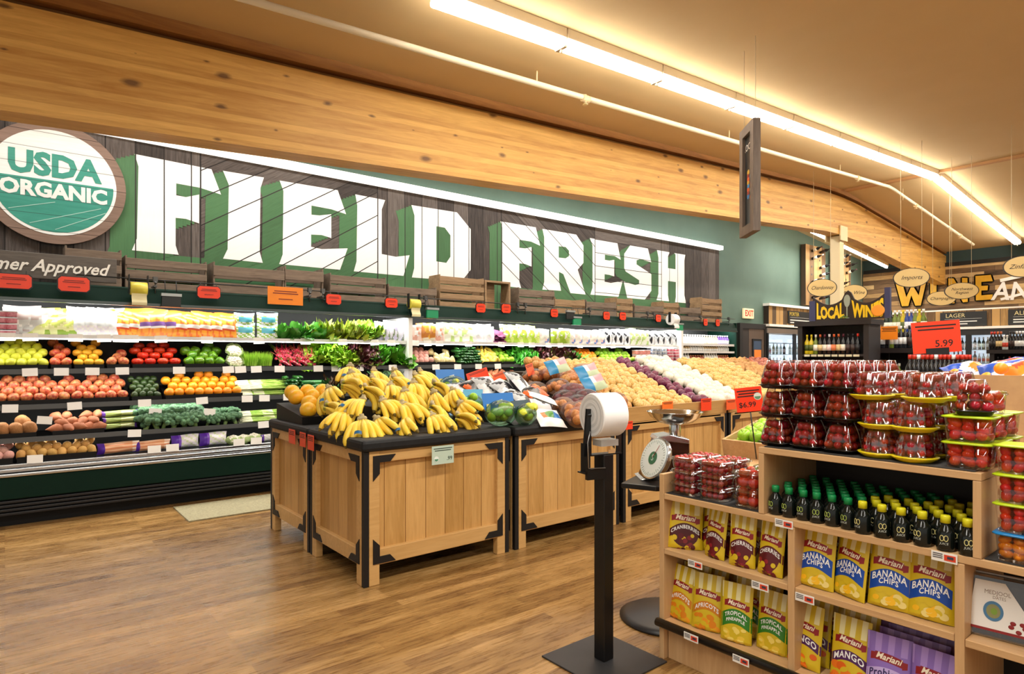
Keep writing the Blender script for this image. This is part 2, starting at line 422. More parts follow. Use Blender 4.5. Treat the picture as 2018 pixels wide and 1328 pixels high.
MB().b(-5.5, XS1, YS, YW, 1.9, 3.74).obj('board_panel', bw, sg)
def c1(p): return (p[0]/3.32, p[1]/3.32+220)
def c3(p): return (p[0]/3.32+400, p[1]/3.32+250)
def c4(p): return (p[0]/3.363+900, p[1]/3.363+350)
LET = [
 ('F', c1, [[(880,278),(1383,378),(1445,543),(1305,498),(1152,470),(1152,548),(1215,560),(1302,543),(1302,732),(1215,702),(1148,695),(1148,875),(1168,937),(862,907),(895,830),(905,360)]]),
 ('I', c3, [[(130,288),(398,332),(375,400),(370,820),(390,890),(130,862),(160,800),(168,380)]]),
 ('E', c3, [[(500,352),(880,415),(935,572),(840,540),(708,515),(708,575),(760,580),(838,572),(838,728),(775,708),(706,705),(706,785),(775,800),(945,795),(895,935),(497,898),(520,835),(525,420)]]),
 ('L', c3, [[(995,442),(1190,480),(1168,540),(1168,832),(1260,850),(1350,840),(1310,975),(985,945),(1003,880),(1008,515)]]),
 ('D', c3, [[(1362,512),(1660,560),(1750,670),(1750,935),(1690,1010),(1365,985),(1380,925),(1382,580)], [(1525,650),(1580,660),(1617,710),(1617,850),(1590,890),(1525,880)]]),
 ('F', c4, [[(288,290),(522,330),(551,452),(490,424),(413,412),(413,465),(452,470),(494,460),(494,590),(452,573),(413,568),(413,690),(425,732),(300,715),(300,330)]]),
 ('R', c4, [[(566,340),(790,378),(838,450),(838,565),(800,610),(852,775),(752,765),(705,640),(676,625),(676,680),(690,750),(566,742),(578,690),(578,395)], [(674,455),(720,460),(742,485),(742,520),(720,535),(674,530)]]),
 ('E', c4, [[(880,400),(1063,435),(1085,545),(1045,520),(980,510),(980,545),(1010,550),(1042,545),(1042,655),(1010,645),(978,640),(978,690),(1020,698),(1098,685),(1070,790),(884,775),(898,730),(898,450)]]),
 ('S', c4, [[(1148,448),(1265,470),(1288,562),(1215,540),(1190,548),(1190,575),(1288,640),(1288,750),(1245,808),(1128,797),(1104,688),(1180,712),(1207,706),(1207,680),(1118,622),(1108,600),(1108,505)]]),
 ('H', c4, [[(1325,480),(1410,495),(1398,520),(1398,600),(1448,607),(1448,510),(1440,500),(1513,512),(1507,550),(1507,780),(1518,832),(1445,825),(1450,790),(1450,692),(1398,685),(1398,780),(1405,820),(1322,812),(1335,770),(1335,530)]]),
]
shadow = MB()
for nm, cf, loops in LET:
    wl = []
    for lp in loops:
        q = [onY(*cf(p), YS) for p in lp]; wl.append([(v.x, v.z) for v in q])
    me = polyfill(wl)
    MB().me(me, T_(0, YS-.008, 0) @ FY).obj('letter', wp, sg)
    for k in range(7):
        shadow.me(me, T_(-.235*k/6-.01, YS-.0065+.0005*k, -.11*k/6) @ FY)
shadow.b(XY(240, YS), XY(985, YS), YS-.0022, YS-.001, 1.95, 2.56); shadow.b(XY(988, YS), XY(1352, YS), YS-.0022, YS-.001, 1.95, 2.54)
shadow.obj('letter_shadow', gp, sg)
MB().b(-5.5, XS1+.03, YS-.09, YW, 3.74, 3.83).obj('top_light_rail', M('#f4f2ea', .4, emit=.9), sg, .01)
# round organic seal
Xc, Zc_ = XY(108, YS), 3.16
sl = thing('organic_seal_sign', 'round wooden plank sign with white and teal USDA ORGANIC seal', 'sign', (Xc, YS-.03, Zc_))
teal = wood('teal_boards', '#23806f', '#3d9a86', 'X', .8, .16, 'Z', '#1c5a4e', rough=.6, tone=.08, gw=.006)
whb = wood('white_boards', '#dcdcd6', '#f2f2ee', 'X', .8, .16, 'Z', '#8d8d86', rough=.6, tone=.08, gw=.006)
brb = wood('brown_ring_boards', '#6d5647', '#93796a', 'X', .8, .16, 'Z', '#443228', rough=.7, tone=.1, gw=.006)
def disc(r, y, m=0, z0=-9, z1=9, mb=None, n=64):
    mb = mb or MB(); pts = []
    for i in range(n):
        a = 2*PI*i/n; pts.append((r*math.cos(a), y, r*math.sin(a)))
    pts = [(x, yy, min(max(z, z0), z1)) for x, yy, z in pts]
    vs = [mb.bm.verts.new(p) for p in pts]; bmesh.ops.remove_doubles(mb.bm, verts=vs, dist=1e-5)
    vs = [v for v in vs if v.is_valid]
    f = mb.bm.faces.new(vs); f.material_index = m; return mb
m = MB(); m.cyl((0, .03, 0), (0, -.03, 0), .60, seg=64); m.obj('backing_disc', brb, sl)
m = MB(); m.cyl((0, -.03, 0), (0, -.034, 0), .515, seg=64); m.obj('white_field', whb, sl)
m = disc(.488, -.0355, 0, -9, .02); m.obj('teal_field', teal, sl)
MB().me(text('USDA', .30, .045, 0, .95), T_(.0, -.037, .155) @ FY).obj('lettering', teal, sl)
MB().me(text('ORGANIC', .195, .045, 0, .97), T_(.0, -.038, -.09) @ FY).obj('lettering', whb, sl)
m = MB()
for x0, z0, x1, z1 in ((-.36, -.30, .0, -.19), (-.2, -.42, .38, -.2), (0, -.46, .42, -.24)):
    m.bar((x0, -.0375, z0), (x1, -.0375, z1), .001, .006)
m.obj('field_line', M('#9cc9bd'), sl)
# ================================================================ PRODUCE MESHES
def fruit(name, mats, r=1.0, prof=None, seg=14, lobes=0, ld=.06, lump=0, seed=0, bend=0):
    """unit-radius solid of revolution with lobes/lumps. prof = [(r,z)]"""
    rn = random.Random(seed); m = MB(); ph = [rn.uniform(0, 6.28) for _ in range(6)]
    m.lathe(prof, seg)
    for v in m.bm.verts:
        a = math.atan2(v.co.y, v.co.x); k = 1
        if lobes: k += ld*math.cos(lobes*a)*(1-min(1, abs(v.co.z))**2*.3)
        if lump: k += lump*(math.sin(2*a+ph[0]+v.co.z*2)+math.sin(3*v.co.z+ph[1])+.7*math.sin(3*a+ph[2]-3*v.co.z))
        v.co.x *= k; v.co.y *= k
        if bend: v.co.x += bend*(v.co.z**2)
    for f in m.bm.faces: f.smooth = True
    return m.mesh(name, mats)
def ball(n=9, top=1.0, bot=1.0, dim=0, tip=0, pw=1.0):
    out = []
    for i in range(n+1):
        a = -PI/2+PI*i/n; r = max(math.cos(a), 0)**pw; z = math.sin(a)*(top if a > 0 else bot)
        if dim and i > n-3: z -= dim*(i-(n-3))/3*.9
        if dim and i < 2: z += dim*.6*(2-i)/2
        if tip and i == n: z += tip
        if tip and i == n-1: z += tip*.35; r *= .55
        out.append((r if 0 < i < n else 0.001, z))
    return out
K = {}
def kind(k, me, d, name, rot=False): K[k] = (me, d, name, rot)
kind('lemon', fruit('lemon', M('#dfe04a', .4, c2='#c9cf30', nscale=9, var=.1), prof=ball(9, 1.12, 1.12, tip=.16), lump=.02), .068, 'lemon', True)
kind('red_apple', fruit('apple', M('#b8262a', .3, c2='#d8884a', nscale=2.5, var=.15), prof=ball(10, .9, .92, dim=.22)), .078, 'apple', True)
kind('peach', fruit('peach', M('#b0302a', .42, c2='#dc9458', nscale=2.0, var=.16), prof=ball(10, .93, .95, dim=.16)), .08, 'apple', True)
kind('orange', fruit('orange', M('#ee8a12', .42, c2='#f29c1c', nscale=30, var=.08), prof=ball(9, .96, .96)), .08, 'orange')
kind('mandarin', fruit('mandarin', M('#f0a51e', .42, c2='#eec23a', nscale=3, var=.1), prof=ball(9, .86, .86, dim=.1)), .072, 'mandarin')
kind('tomato', fruit('tomato', M('#c8200f', .22, c2='#e04a20', nscale=2, var=.08), prof=ball(10, .76, .78, dim=.14), lobes=5, ld=.03), .09, 'tomato')
kind('green_pepper', fruit('green_pepper', M('#6f9a1c', .22, c2='#3f7a14', nscale=2.4, var=.12), prof=ball(10, 1.02, 1.05, dim=.25, pw=.8), lobes=4, ld=.10, lump=.02), .085, 'green_pepper', True)
kind('potato', fruit('potato', M('#d2a45a', .7, c2='#c08c44', nscale=5, var=.1), prof=ball(9, 1.3, 1.3, pw=.9), lump=.05, seed=2), .07, 'potato', True)
kind('pink_potato', fruit('pink_potato', M('#d9a898', .7, c2='#cc8f84', nscale=5, var=.1), prof=ball(9, 1.2, 1.2, pw=.9), lump=.05, seed=4), .07, 'potato', True)
kind('russet', fruit('russet', M('#b98450', .75, c2='#a3703e', nscale=7, var=.1), prof=ball(9, 1.1, 1.1, pw=.85), lump=.05, seed=5), .105, 'jicama', True)
kind('sweet_potato', fruit('sweet_potato', M('#b5714a', .7, c2='#a3603c', nscale=6, var=.1), prof=[(.02, -2.3), (.22, -1.9), (.62, -1.2), (.95, -.4), (1, .3), (.75, 1.1), (.3, 1.8), (.02, 2.2)], lump=.06, seed=3, bend=.08), .08, 'sweet_potato', True)
kind('onion', fruit('onion', M('#c08038', .38, c2='#d9ac68', nscale=3, var=.1, stretch=(1, 1, .3)), prof=ball(9, .92, .92, tip=.2)), .082, 'onion', True)
kind('red_onion', fruit('red_onion', M('#5a1a38', .32, c2='#7d2f50', nscale=4, var=.2), prof=ball(9, .92, .92, tip=.2)), .088, 'red_onion', True)
kind('white_onion', fruit('white_onion', M('#ddd5bd', .35, c2='#ebe6d6', nscale=4, var=.05), prof=ball(9, .92, .92, tip=.2)), .09, 'white_onion', True)
kind('yellow_onion', fruit('yellow_onion', M('#c4923c', .36, c2='#e2c47e', nscale=4, var=.08), prof=ball(9, .92, .92, tip=.2)), .085, 'yellow_onion', True)
kind('shallot', fruit('shallot', M('#bb6a4c', .4, c2='#8e4434', nscale=4, var=.12), prof=ball(8, 1.3, 1.2, tip=.3)), .045, 'shallot', True)
kind('ginger', fruit('ginger', M('#c79b62', .75, c2='#b58750', nscale=6, var=.1), prof=ball(9, 2, 2, pw=.8), lobes=3, ld=.16, lump=.13, seed=8), .05, 'ginger_root', True)
kind('zucchini', fruit('zucchini', [M('#1f4a20', .25, c2='#2f6228', nscale=4, var=.15)], prof=[(.5, -4.0), (.8, -3.4), (.95, -2), (1, 0), (.95, 2), (.7, 3.4), (.45, 3.8), (.4, 4.3)]), .042, 'zucchini', True)
kind('cucumber', fruit('cucumber', M('#245f2a', .3, c2='#3a7a34', nscale=6, var=.12), prof=[(.3, -3.6), (.8, -3.2), (1, -2), (1, 2), (.8, 3.2), (.3, 3.6)]), .05, 'cucumber', True)
kind('avocado', fruit('avocado', M('#27361c', .35, c2='#38501f', nscale=8, var=.15), prof=ball(9, 1.3, 1.0)), .055, 'avocado', True)
kind('squash', fruit('yellow_squash', M('#e8c93c', .35, c2='#f2e07a', nscale=3, var=.08), prof=[(.05, -1.4), (.7, -1.2), (1, -.5), (.95, .2), (.6, 1.0), (.42, 1.8), (.4, 2.1)]), .06, 'yellow_squash', True)
kind('pear', fruit('pear', M('#dfc985', .45, c2='#efe2b0', nscale=3, var=.06), prof=[(.02, -1), (.6, -.92), (.95, -.5), (1, -.1), (.8, .45), (.5, .95), (.3, 1.3), (.02, 1.4)]), .08, 'pear', True)
kind('lime', fruit('lime', M('#8cc22a', .3, c2='#a9d843', nscale=3, var=.12), prof=ball(9, .92, .92, dim=.2)), .08, 'green_apple', True)
kind('mushroom', fruit('mushroom', M('#e9dac4', .6, c2='#cfae90', nscale=6, var=.1), prof=[(.3, -.6), (.32, -.1), (.95, -.05), (1, .1), (.8, .45), (.4, .66), (.01, .7)]), .06, 'mushroom', True)
kind('melon', fruit('melon', M('#f0a712', .38, c2='#e8b92a', nscale=4, var=.07), prof=ball(10, 1.0, 1.0)), .135, 'mango', True)

def leafclump(name, cols, n=16, size=.13, w=.5, ruffle=.15, up=.75, seed=1, stem=None, droop=.5, nu=5, nv=7):
    """a head or bunch of curled leaves around one base, growing to +Z"""
    rn = random.Random(seed); m = MB()
    for i in range(n):
        az = 2*PI*i*.382; el = up*(1-.75*(i/n))+rn.uniform(-.1, .1); L = size*rn.uniform(.85, 1.1)
        ph = rn.uniform(0, 6); mi = rn.randrange(len(cols)) if not stem else 1+rn.randrange(len(cols))
        R = Matrix.Rotation(az, 4, 'Z')
        def fn(u, v, L=L, ph=ph, el=el, R=R):
            s = (u-.5)*2; wid = w*size*math.sin(min(v*1.02+.06, 1)*PI*.82)**.8
            z = L*v*math.sin(el+.9*(1-v)*(1-up)); out = L*v*math.cos(el)*(1+droop*v*v*.5)+.01
            z -= droop*L*.35*v**3
            rf = ruffle*size*math.sin(s*7+ph+v*9)*abs(s)*v
            return R @ Vector((out-.12*wid*s*s+rf*.5, s*wid, z+rf+.15*wid*s*s))
        m.grid(fn, nu, nv, mi)
        if stem: m.tube([R @ Vector((.005, 0, 0)), R @ Vector((L*.35*math.cos(el), 0, L*.4*math.sin(el)+.01)), R @ Vector((L*.7*math.cos(el), 0, L*.7*math.sin(el)))], [.006, .005, .002], 5, 0)
    if stem: cols = [stem]+list(cols)
    return m.mesh(name, list(cols))
def LM(c, c2): return M(c, .45, c2=c2, nscale=12, var=.08)
G = {
 'green_lettuce': leafclump('green_lettuce', [LM('#8fc21f', '#b8de4a'), LM('#6fae1c', '#97cc38')], 20, .15, .55, .3),
 'red_lettuce': leafclump('red_lettuce', [LM('#4a1c24', '#6d3534'), LM('#4e2530', '#8b9a3c'), LM('#3a1620', '#5a2a2e')], 22, .14, .5, .35, seed=3),
 'romaine': leafclump('romaine', [LM('#4f9a1e', '#79bd3a'), LM('#3a8018', '#63a82c')], 16, .2, .36, .16, up=1.05, seed=4, droop=.25),
 'parsley': leafclump('parsley', [LM('#2f8a1c', '#58b034')], 22, .13, .45, .5, up=.9, seed=6),
 'bok_choy': leafclump('bok_choy', [LM('#3f8f2c', '#67b048'), LM('#2f7a22', '#59a33e')], 13, .22, .3, .1, up=1.25, seed=5, stem=M('#dfe8c0'), droop=.3),
 'chard': leafclump('chard', [LM('#7a9a20', '#b4c23a'), LM('#4f7a20', '#a0a830')], 10, .24, .28, .3, up=1.3, seed=8, stem=M('#d4447a'), droop=.3),
 'beet_greens': leafclump('beet_greens', [LM('#1f4a1a', '#35682a'), LM('#3a2a1c', '#5a3a22')], 10, .22, .28, .25, up=1.2, seed=9, stem=M('#8b3a2a'), droop=.3),
 'cabbage': leafclump('cabbage', [M('#7a2a5a', c2='#9a4a7a')], 14, .10, .8, .06, up=.6, seed=12),
}
def broccoli():
    rn = random.Random(5); m = MB(); m.cyl((0, 0, -.05), (0, 0, .02), .016, .022, 8, 1)
    for i in range(26):
        a = i*2.4; r = .075*math.sqrt(i/26); z = .055*(1-(r/.085)**2)
        rr = rn.uniform(.018, .026); m.sph((r*math.cos(a), r*math.sin(a), z+.01), rr, 8, 6, 0)
    for v in m.bm.verts:
        v.co += Vector((rn.uniform(-1, 1), rn.uniform(-1, 1), rn.uniform(-1, 1)))*.0035
    return m.mesh('broccoli', [M('#34583c', .85, c2='#557a52', nscale=60, var=.12), M('#8aa860')])
G['broccoli'] = broccoli()
def cauli():
    rn = random.Random(6); m = MB()
    for i in range(40):
        a = i*2.4; r = .07*math.sqrt(i/40); z = .06*(1-(r/.08)**2)
        m.sph((r*math.cos(a), r*math.sin(a), z+.03), rn.uniform(.014, .02), 7, 5, 0)
    for i in range(7):
        a = 2*PI*i/7
        m.grid(lambda u, v, a=a: Matrix.Rotation(a, 4, 'Z') @ Vector((.035+.05*math.sin(v*2), (u-.5)*.09*math.sin(.4+v*2.4), v*.085)), 3, 4, 1)
    return m.mesh('cauliflower', [M('#eeeadb', .8, c2='#dcd7c0', nscale=40), M('#b9cf8a', .5)])
G['cauliflower'] = cauli()
def stalks(name, c_top, c_bot, n=26, L=.34, seed=1, spread=.05, flat=True):
    rn = random.Random(seed); m = MB()
    for i in range(n):
        y = rn.uniform(-spread, spread); z = .012+rn.uniform(0, .07)*(1-abs(y)/spread*.6); w = rn.uniform(-.03, .03)
        r = rn.uniform(.005, .009)
        m.tube([(-L/2+rn.uniform(0, .02), y, z), (-L/6, y+w*.3, z+.004), (L/5, y+w, z+.006), (L/2+rn.uniform(-.05, .03), y+w*2.2, z+rn.uniform(-.01, .02))], [r*1.3, r, r*.9, r*.4], 5, [1, 0, 0, 0])
    return m.mesh(name, [c_top, c_bot])
G['leek'] = stalks('green_onion_bundle', M('#7fae34', .4, c2='#a9c95a', nscale=10), M('#e9eecb', .4), 24, .40, 2, .07)
def grassclump():
    rn = random.Random(3); m = MB()
    for i in range(150):
        x, y = rn.uniform(-.055, .055), rn.uniform(-.05, .05); h = rn.uniform(.12, .16)
        tx, ty = x*.35+rn.uniform(-.02, .02), y*.35+rn.uniform(-.02, .02)
        a = rn.uniform(0, 3); dx, dy = .0028*math.cos(a), .0028*math.sin(a)
        V = [m.bm.verts.new(p) for p in ((x-dx, y-dy, 0), (x+dx, y+dy, 0), (x+tx*.5+dx, y+ty*.5+dy, h*.6), (x+tx, y+ty, h), (x+tx*.5-dx, y+ty*.5-dy, h*.6))]
        m.bm.faces.new(V)
    m.b(-.055, .055, -.05, .05, 0, .02, 1)
    return m.mesh('wheatgrass', [M('#8fc62c', .4, c2='#b4e052', nscale=8), M('#2a2a26')])
G['wheatgrass'] = grassclump()
def radish():
    rn = random.Random(9); m = MB()
    for i in range(9):
        a = i*2.4; r = .02+.022*math.sqrt(i/9); x, y, z = r*math.cos(a), -.03+r*math.sin(a)*.6, .02+rn.uniform(0, .04)
        m.sph((x, y, z), .0145, 8, 6, 0); m.cyl((x, y-.012, z), (x+rn.uniform(-.01, .01), y-.05, z-.005), .003, .0005, 5, 1)
        m.tube([(x, y+.01, z), (x*.5, y+.05, z+.03), (x*.6+rn.uniform(-.03, .03), y+.10, z+rn.uniform(.04, .09))], [.003, .003, .002], 4, 2)
        m.tube([(x, y-.01, z+.01), (x+rn.uniform(-.03, .03), y-.01, z+.04), (x*1.8+rn.uniform(-.03, .03), y, z+.07)], [.002, .002, .001], 4, 0)
    return m.mesh('radish_bunch', [M('#cf2a48', .3, c2='#e04a62', var=.06), M('#f0c8c8'), M('#7aa63a')])
G['radish'] = radish()
def carrots():
    rn = random.Random(19); m = MB()
    for i in range(8):
        x = (i-3.5)*.014+rn.uniform(-.004, .004)
        m.cyl((x*.5, 0, .17), (x*1.6, -.02, .0), .012, .003, 7, 0)
        m.tube([(x*.5, 0, .16), (x, .02, .22), (x*2+rn.uniform(-.03, .03), .04, .26)], [.003, .004, .002], 4, 1)
    return m.mesh('carrot_bunch', [M('#d2691e', .5, c2='#b84a2a', var=.2), M('#2f5a22')])
G['carrots'] = carrots()

# ================================================================ PACKAGE MESHES
def pillow(name, w, h, d, mats, zone, nu=12, nv=12, seed=0, wr=.05, crimp=.04):
    """sealed bag standing on z=0, facing -Y; zone(u,v)->material index"""
    rn = random.Random(seed); ph = [rn.uniform(0, 6) for _ in range(4)]; m = MB()
    def sh(u, v, s):
        e = (math.sin(PI*u)**.45)*(math.sin(PI*min(max((v-crimp)/(1-2*crimp), 0), 1))**.5) if 0 < u < 1 else 0
        b = d/2*e*(1+wr*3*math.sin(9*u+ph[0])*math.sin(8*v+ph[1]))
        x = (u-.5)*w*(1-.05*math.sin(PI*v)); z = h*v
        return Vector((x, -s*b-.001*s, z+.004*math.sin(5*u+ph[2])))
    m.grid(lambda u, v: sh(u, v, 1), nu, nv, zone); m.grid(lambda u, v: sh(1-u, v, -1), max(4, nu//2), max(4, nv//2), zone)
    return m.mesh(name, mats)
shiny = dict(rough=.22)
WHT, BLK = M('#f2f2ee', .3), M('#141414', .35)
def blobz(seed, nlow, mats_n, sc=5):
    rn = random.Random(seed); pts = [(rn.random(), rn.random(), rn.randrange(mats_n)) for _ in range(14)]
    def f(u, v): return min(pts, key=lambda p: (p[0]-u)**2+(p[1]-v)**2)[2]
    return f
def zb_carrot(u, v):
    if v > .86: return 0
    if .35 < v < .62 and .2 < u < .8: return 2 if .42 < v < .55 else 3
    return 1 if int(u*9+v*3) % 3 else 0
def zb_salad(u, v):
    if v > .8 or v < .08: return 0
    if .45 < v < .75 and .15 < u < .85: return 1
    return 2 if int(u*7+v*9) % 2 else 3
B = {
 'baby_carrots': pillow('bag', .17, .2, .09, [M('#e8803a', .3), M('#f0a040', .3), M('#7a4fa0', .3), WHT], zb_carrot, seed=1),
 'orange_bag': pillow('bag', .15, .17, .09, [M('#e9762a', .3), M('#f3a538', .3), WHT, M('#d94f2a')], zb_carrot, seed=2),
 'salad_blue': pillow('bag', .17, .13, .08, [M('#bfe3e6', .3), M('#57b8cf', .3), M('#9fc55a', .3), WHT], zb_salad, seed=3),
 'white_bag': pillow('bag', .17, .18, .09, [M('#f6f6f2', .25), M('#dfe5e6', .25), M('#e9e4ee', .3), WHT], zb_salad, seed=4),
 'white_green': pillow('bag', .17, .19, .08, [WHT, M('#dce9c4', .3), M('#b5cf7a', .3), M('#eef2e0', .3)], blobz(4, 0, 4), seed=5),
 'celery_bag': pillow('bag', .2, .16, .09, [M('#c5d36a', .3), M('#e7e9a8', .3), M('#d5b83a', .3), M('#8fae3c', .3)], blobz(5, 0, 4), seed=6),
 'mixed_bag': pillow('bag', .14, .18, .08, [M('#e8b23c', .3), M('#e6dcc0', .3), M('#c9803a', .3), M('#e9c8a0', .3)], blobz(6, 0, 4), seed=7),
 'apple_bag': pillow('bag', .16, .18, .1, [M('#a9c93c', .3), M('#cfe07a', .3), WHT, M('#86ae2a', .3)], blobz(7, 0, 4), seed=8),
 'kale_bag': pillow('bag', .13, .17, .07, [M('#c9c4e0', .25), M('#e3e2f0', .3), M('#a9a4cc', .3), M('#7c8f6a', .3)], blobz(8, 0, 4), seed=9),
 'bw_bag': pillow('bag', .16, .19, .08, [M('#f2f2f0', .25), M('#2a2a30', .3), M('#b9bec2', .3), M('#dfe2e6', .3)], blobz(9, 0, 4), seed=10),
 'pinkwhite_bag': pillow('bag', .17, .17, .08, [WHT, M('#e3b7b4', .3), M('#d9d4c8', .3), M('#5a78b4', .3)], blobz(10, 0, 4), seed=11),
 'shallot_bag': pillow('bag', .14, .17, .08, [M('#e0a894', .3), M('#f0d4c8', .3), M('#c9785a', .3), WHT], blobz(11, 0, 4), seed=12),
 'purple_white': pillow('bag', .26, .13, .10, [M('#5a2fa8', .25), M('#e9e6ee', .25), M('#cfdcb4', .3), M('#7a50c0', .25)], lambda u, v: 0 if u < .28 else (3 if u < .33 else (1 if int(u*11+v*7) % 3 else 2)), seed=13),
 'carrot_long': pillow('bag', .34, .10, .10, [M('#d9895c', .3), M('#e9b48c', .3), M('#5a2fa8', .3), M('#f0dcc8', .3)], lambda u, v: 2 if u < .16 else (0 if int(v*7) % 2 else (1 if u < .8 else 3)), seed=14),
 'leek_bag': pillow('bag', .3, .055, .12, [M('#a9b86a', .3), M('#dfe3b4', .3), M('#6a3fa8', .3), M('#7c9440', .3)], lambda u, v: 2 if (u < .12 or u > .93) else (0 if int(v*6) % 2 else (1 if u > .5 else 3)), seed=15),
 'pale_bag': pillow('bag', .2, .18, .10, [M('#ececea', .2), M('#cfd2cf', .25), M('#b9a9a4', .3), WHT], blobz(16, 0, 4), seed=16),
}
def clam(name, w, d, h, fill, lid):
    m = MB(); m.b(-w/2, w/2, -d/2, d/2, 0, h*.82, 0); m.b(-w/2-.004, w/2+.004, -d/2-.004, d/2+.004, h*.82, h, 1)
    return m.mesh(name, [fill, lid])
B['clam_red'] = clam('clam', .11, .12, .05, M('#a83240', .3, c2='#d8909a', nscale=18), M('#eef0f2', .2))
B['clam_white'] = clam('clam', .11, .12, .05, M('#5a6a86', .3, c2='#c9d2dc', nscale=18), M('#f4f6f8', .2))
B['clam_pink'] = clam('clam', .15, .12, .075, M('#c4706a', .4, c2='#e6a49a', nscale=14), M('#f0ecec', .2))
def drinkb(name, body, cap, h=.2, r=.034):
    m = MB(); m.lathe([(r*.9, 0), (r, .01), (r, h*.62), (r*.45, h*.82), (r*.4, h*.9)], 10, 0); m.lathe([(r*.5, h*.88), (r*.5, h), (.001, h)], 10, 1)
    m.lathe([(r*1.02, h*.15), (r*1.02, h*.5)], 10, 2); return m.mesh(name, [body, cap, WHT])
B['milk'] = drinkb('bottle', M('#f4f2ea', .3), M('#e8e8e6')); B['juice'] = drinkb('bottle', M('#e8cfa0', .3), M('#f4f4f0')); B['purple_juice'] = drinkb('bottle', M('#7a5ab0', .3), M('#efeef4'))
B['tub'] = drinkb('bottle', M('#a8583a', .35), M('#d9a070'), .16, .04)

# ================================================================ REFRIGERATED PRODUCE CASE
ROWS = {1: (7.02, 1.655), 2: (6.96, 1.345), 3: (6.92, 1.035), 4: (6.88, .755), 5: (6.80, .555)}
X_A, X_B, X_C, X_D = -2.2, XY(805, 7.0), XY(1340, 7.0), XY(1449, 7.0)
dkgreen = M('#04231a', .6, spec=.15, c2='#05271d', nscale=2); chrome = M('#c9ced2', .22, 1); blk = M('#0a0a0b', .5, spec=.25); dk = M('#0e0e0e', .6, spec=.2)
steel = M('#e4e6e6', .35)
for (xa, xb), lab in (((X_A, X_B), 'long dark green open refrigerated case, section filled with apples, peppers and lettuce'),
                      ((X_B, X_C), 'dark green open refrigerated case section behind the onion tables'),
                      ((X_C, X_D), 'short dark green refrigerated case section at far end with white bottles')):
    t = thing('refrigerated_case', lab, 'refrigerated case', (xa, 6.75, 0)); L = xb-xa; e = .004
    MB().b(e, L-e, .12, .98, 0.001, .10).b(e, L-e, .06, .98, .10, .235).obj('base', blk, t)
    m = MB()
    for k in range(4): m.b(e, L-e, .018, .08, .105+.034*k, .128+.034*k)
    m.obj('kick_grille', M('#232325', .4, spec=.3), t, .005)
    MB().b(e, L-e, .0, .10, .242, .43).obj('front_panel', dkgreen, t, .01)
    m = MB(); m.b(e, L-e, -.02, .09, .432, .462); m.b(e, L-e, -.005, .08, .468, .50); m.b(e, L-e, .03, .09, .50, .535)
    m.obj('chrome_rail', chrome, t, .008)
    MB().b(e, L-e, .05, .90, .44, .53).obj('deck', blk, t)
    MB().b(e, L-e, .88, .98, .10, 2.12).obj('back_panel', M('#1d1f1f', .5), t)
    m = MB(); m.prism([(e, .22, 1.945), (e, .20, 1.96), (e, .25, 2.10), (e, .30, 2.12), (e, .98, 2.12), (e, .98, 2.07), (e, .27, 2.07)], (L-2*e, 0, 0))
    m.obj('canopy', dkgreen, t, .006)
    MB().b(e, L-e, .195, .225, 1.935, 1.965).obj('canopy_trim', M('#5b625f', .3, 1), t)
    for r, (yf, z) in ROWS.items():
        if r == 5: continue
        z = z-.03+(.045 if xa == X_C else 0)
        if xa == X_C and r > 1: continue
        MB().b(e, L-e, yf-6.75, .88, z-.012, z+.002).obj('shelf', steel if r == 1 else dk, t)
        MB().b(e, L-e, yf-6.75-.012, yf-6.75, z-.022, z+.022).obj('price_rail', steel if r == 1 else M('#55585a', .3), t)
    if xa == X_C:
        for z in (1.53, 1.33, 1.05, .8):
            MB().b(e, L-e, .27, .88, z-.012, z).b(e, L-e, .255, .27, z-.02, z+.018).obj('shelf', steel, t)
    if xa != X_A: MB().b(-.025, .03, .20, .95, .54, 1.94).obj('divider', M('#f4f4f0', .4), t)
    if xa == X_C: MB().b(L-.02, L+.02, .0, .98, 0.001, .6).b(L-.02, L+.02, .22, .98, .6, 2.12).obj('end_panel', dkgreen, t)
    if xa == X_A: MB().b(-.03, .0, .0, .98, 0.001, 2.12).obj('end_panel', dkgreen, t)

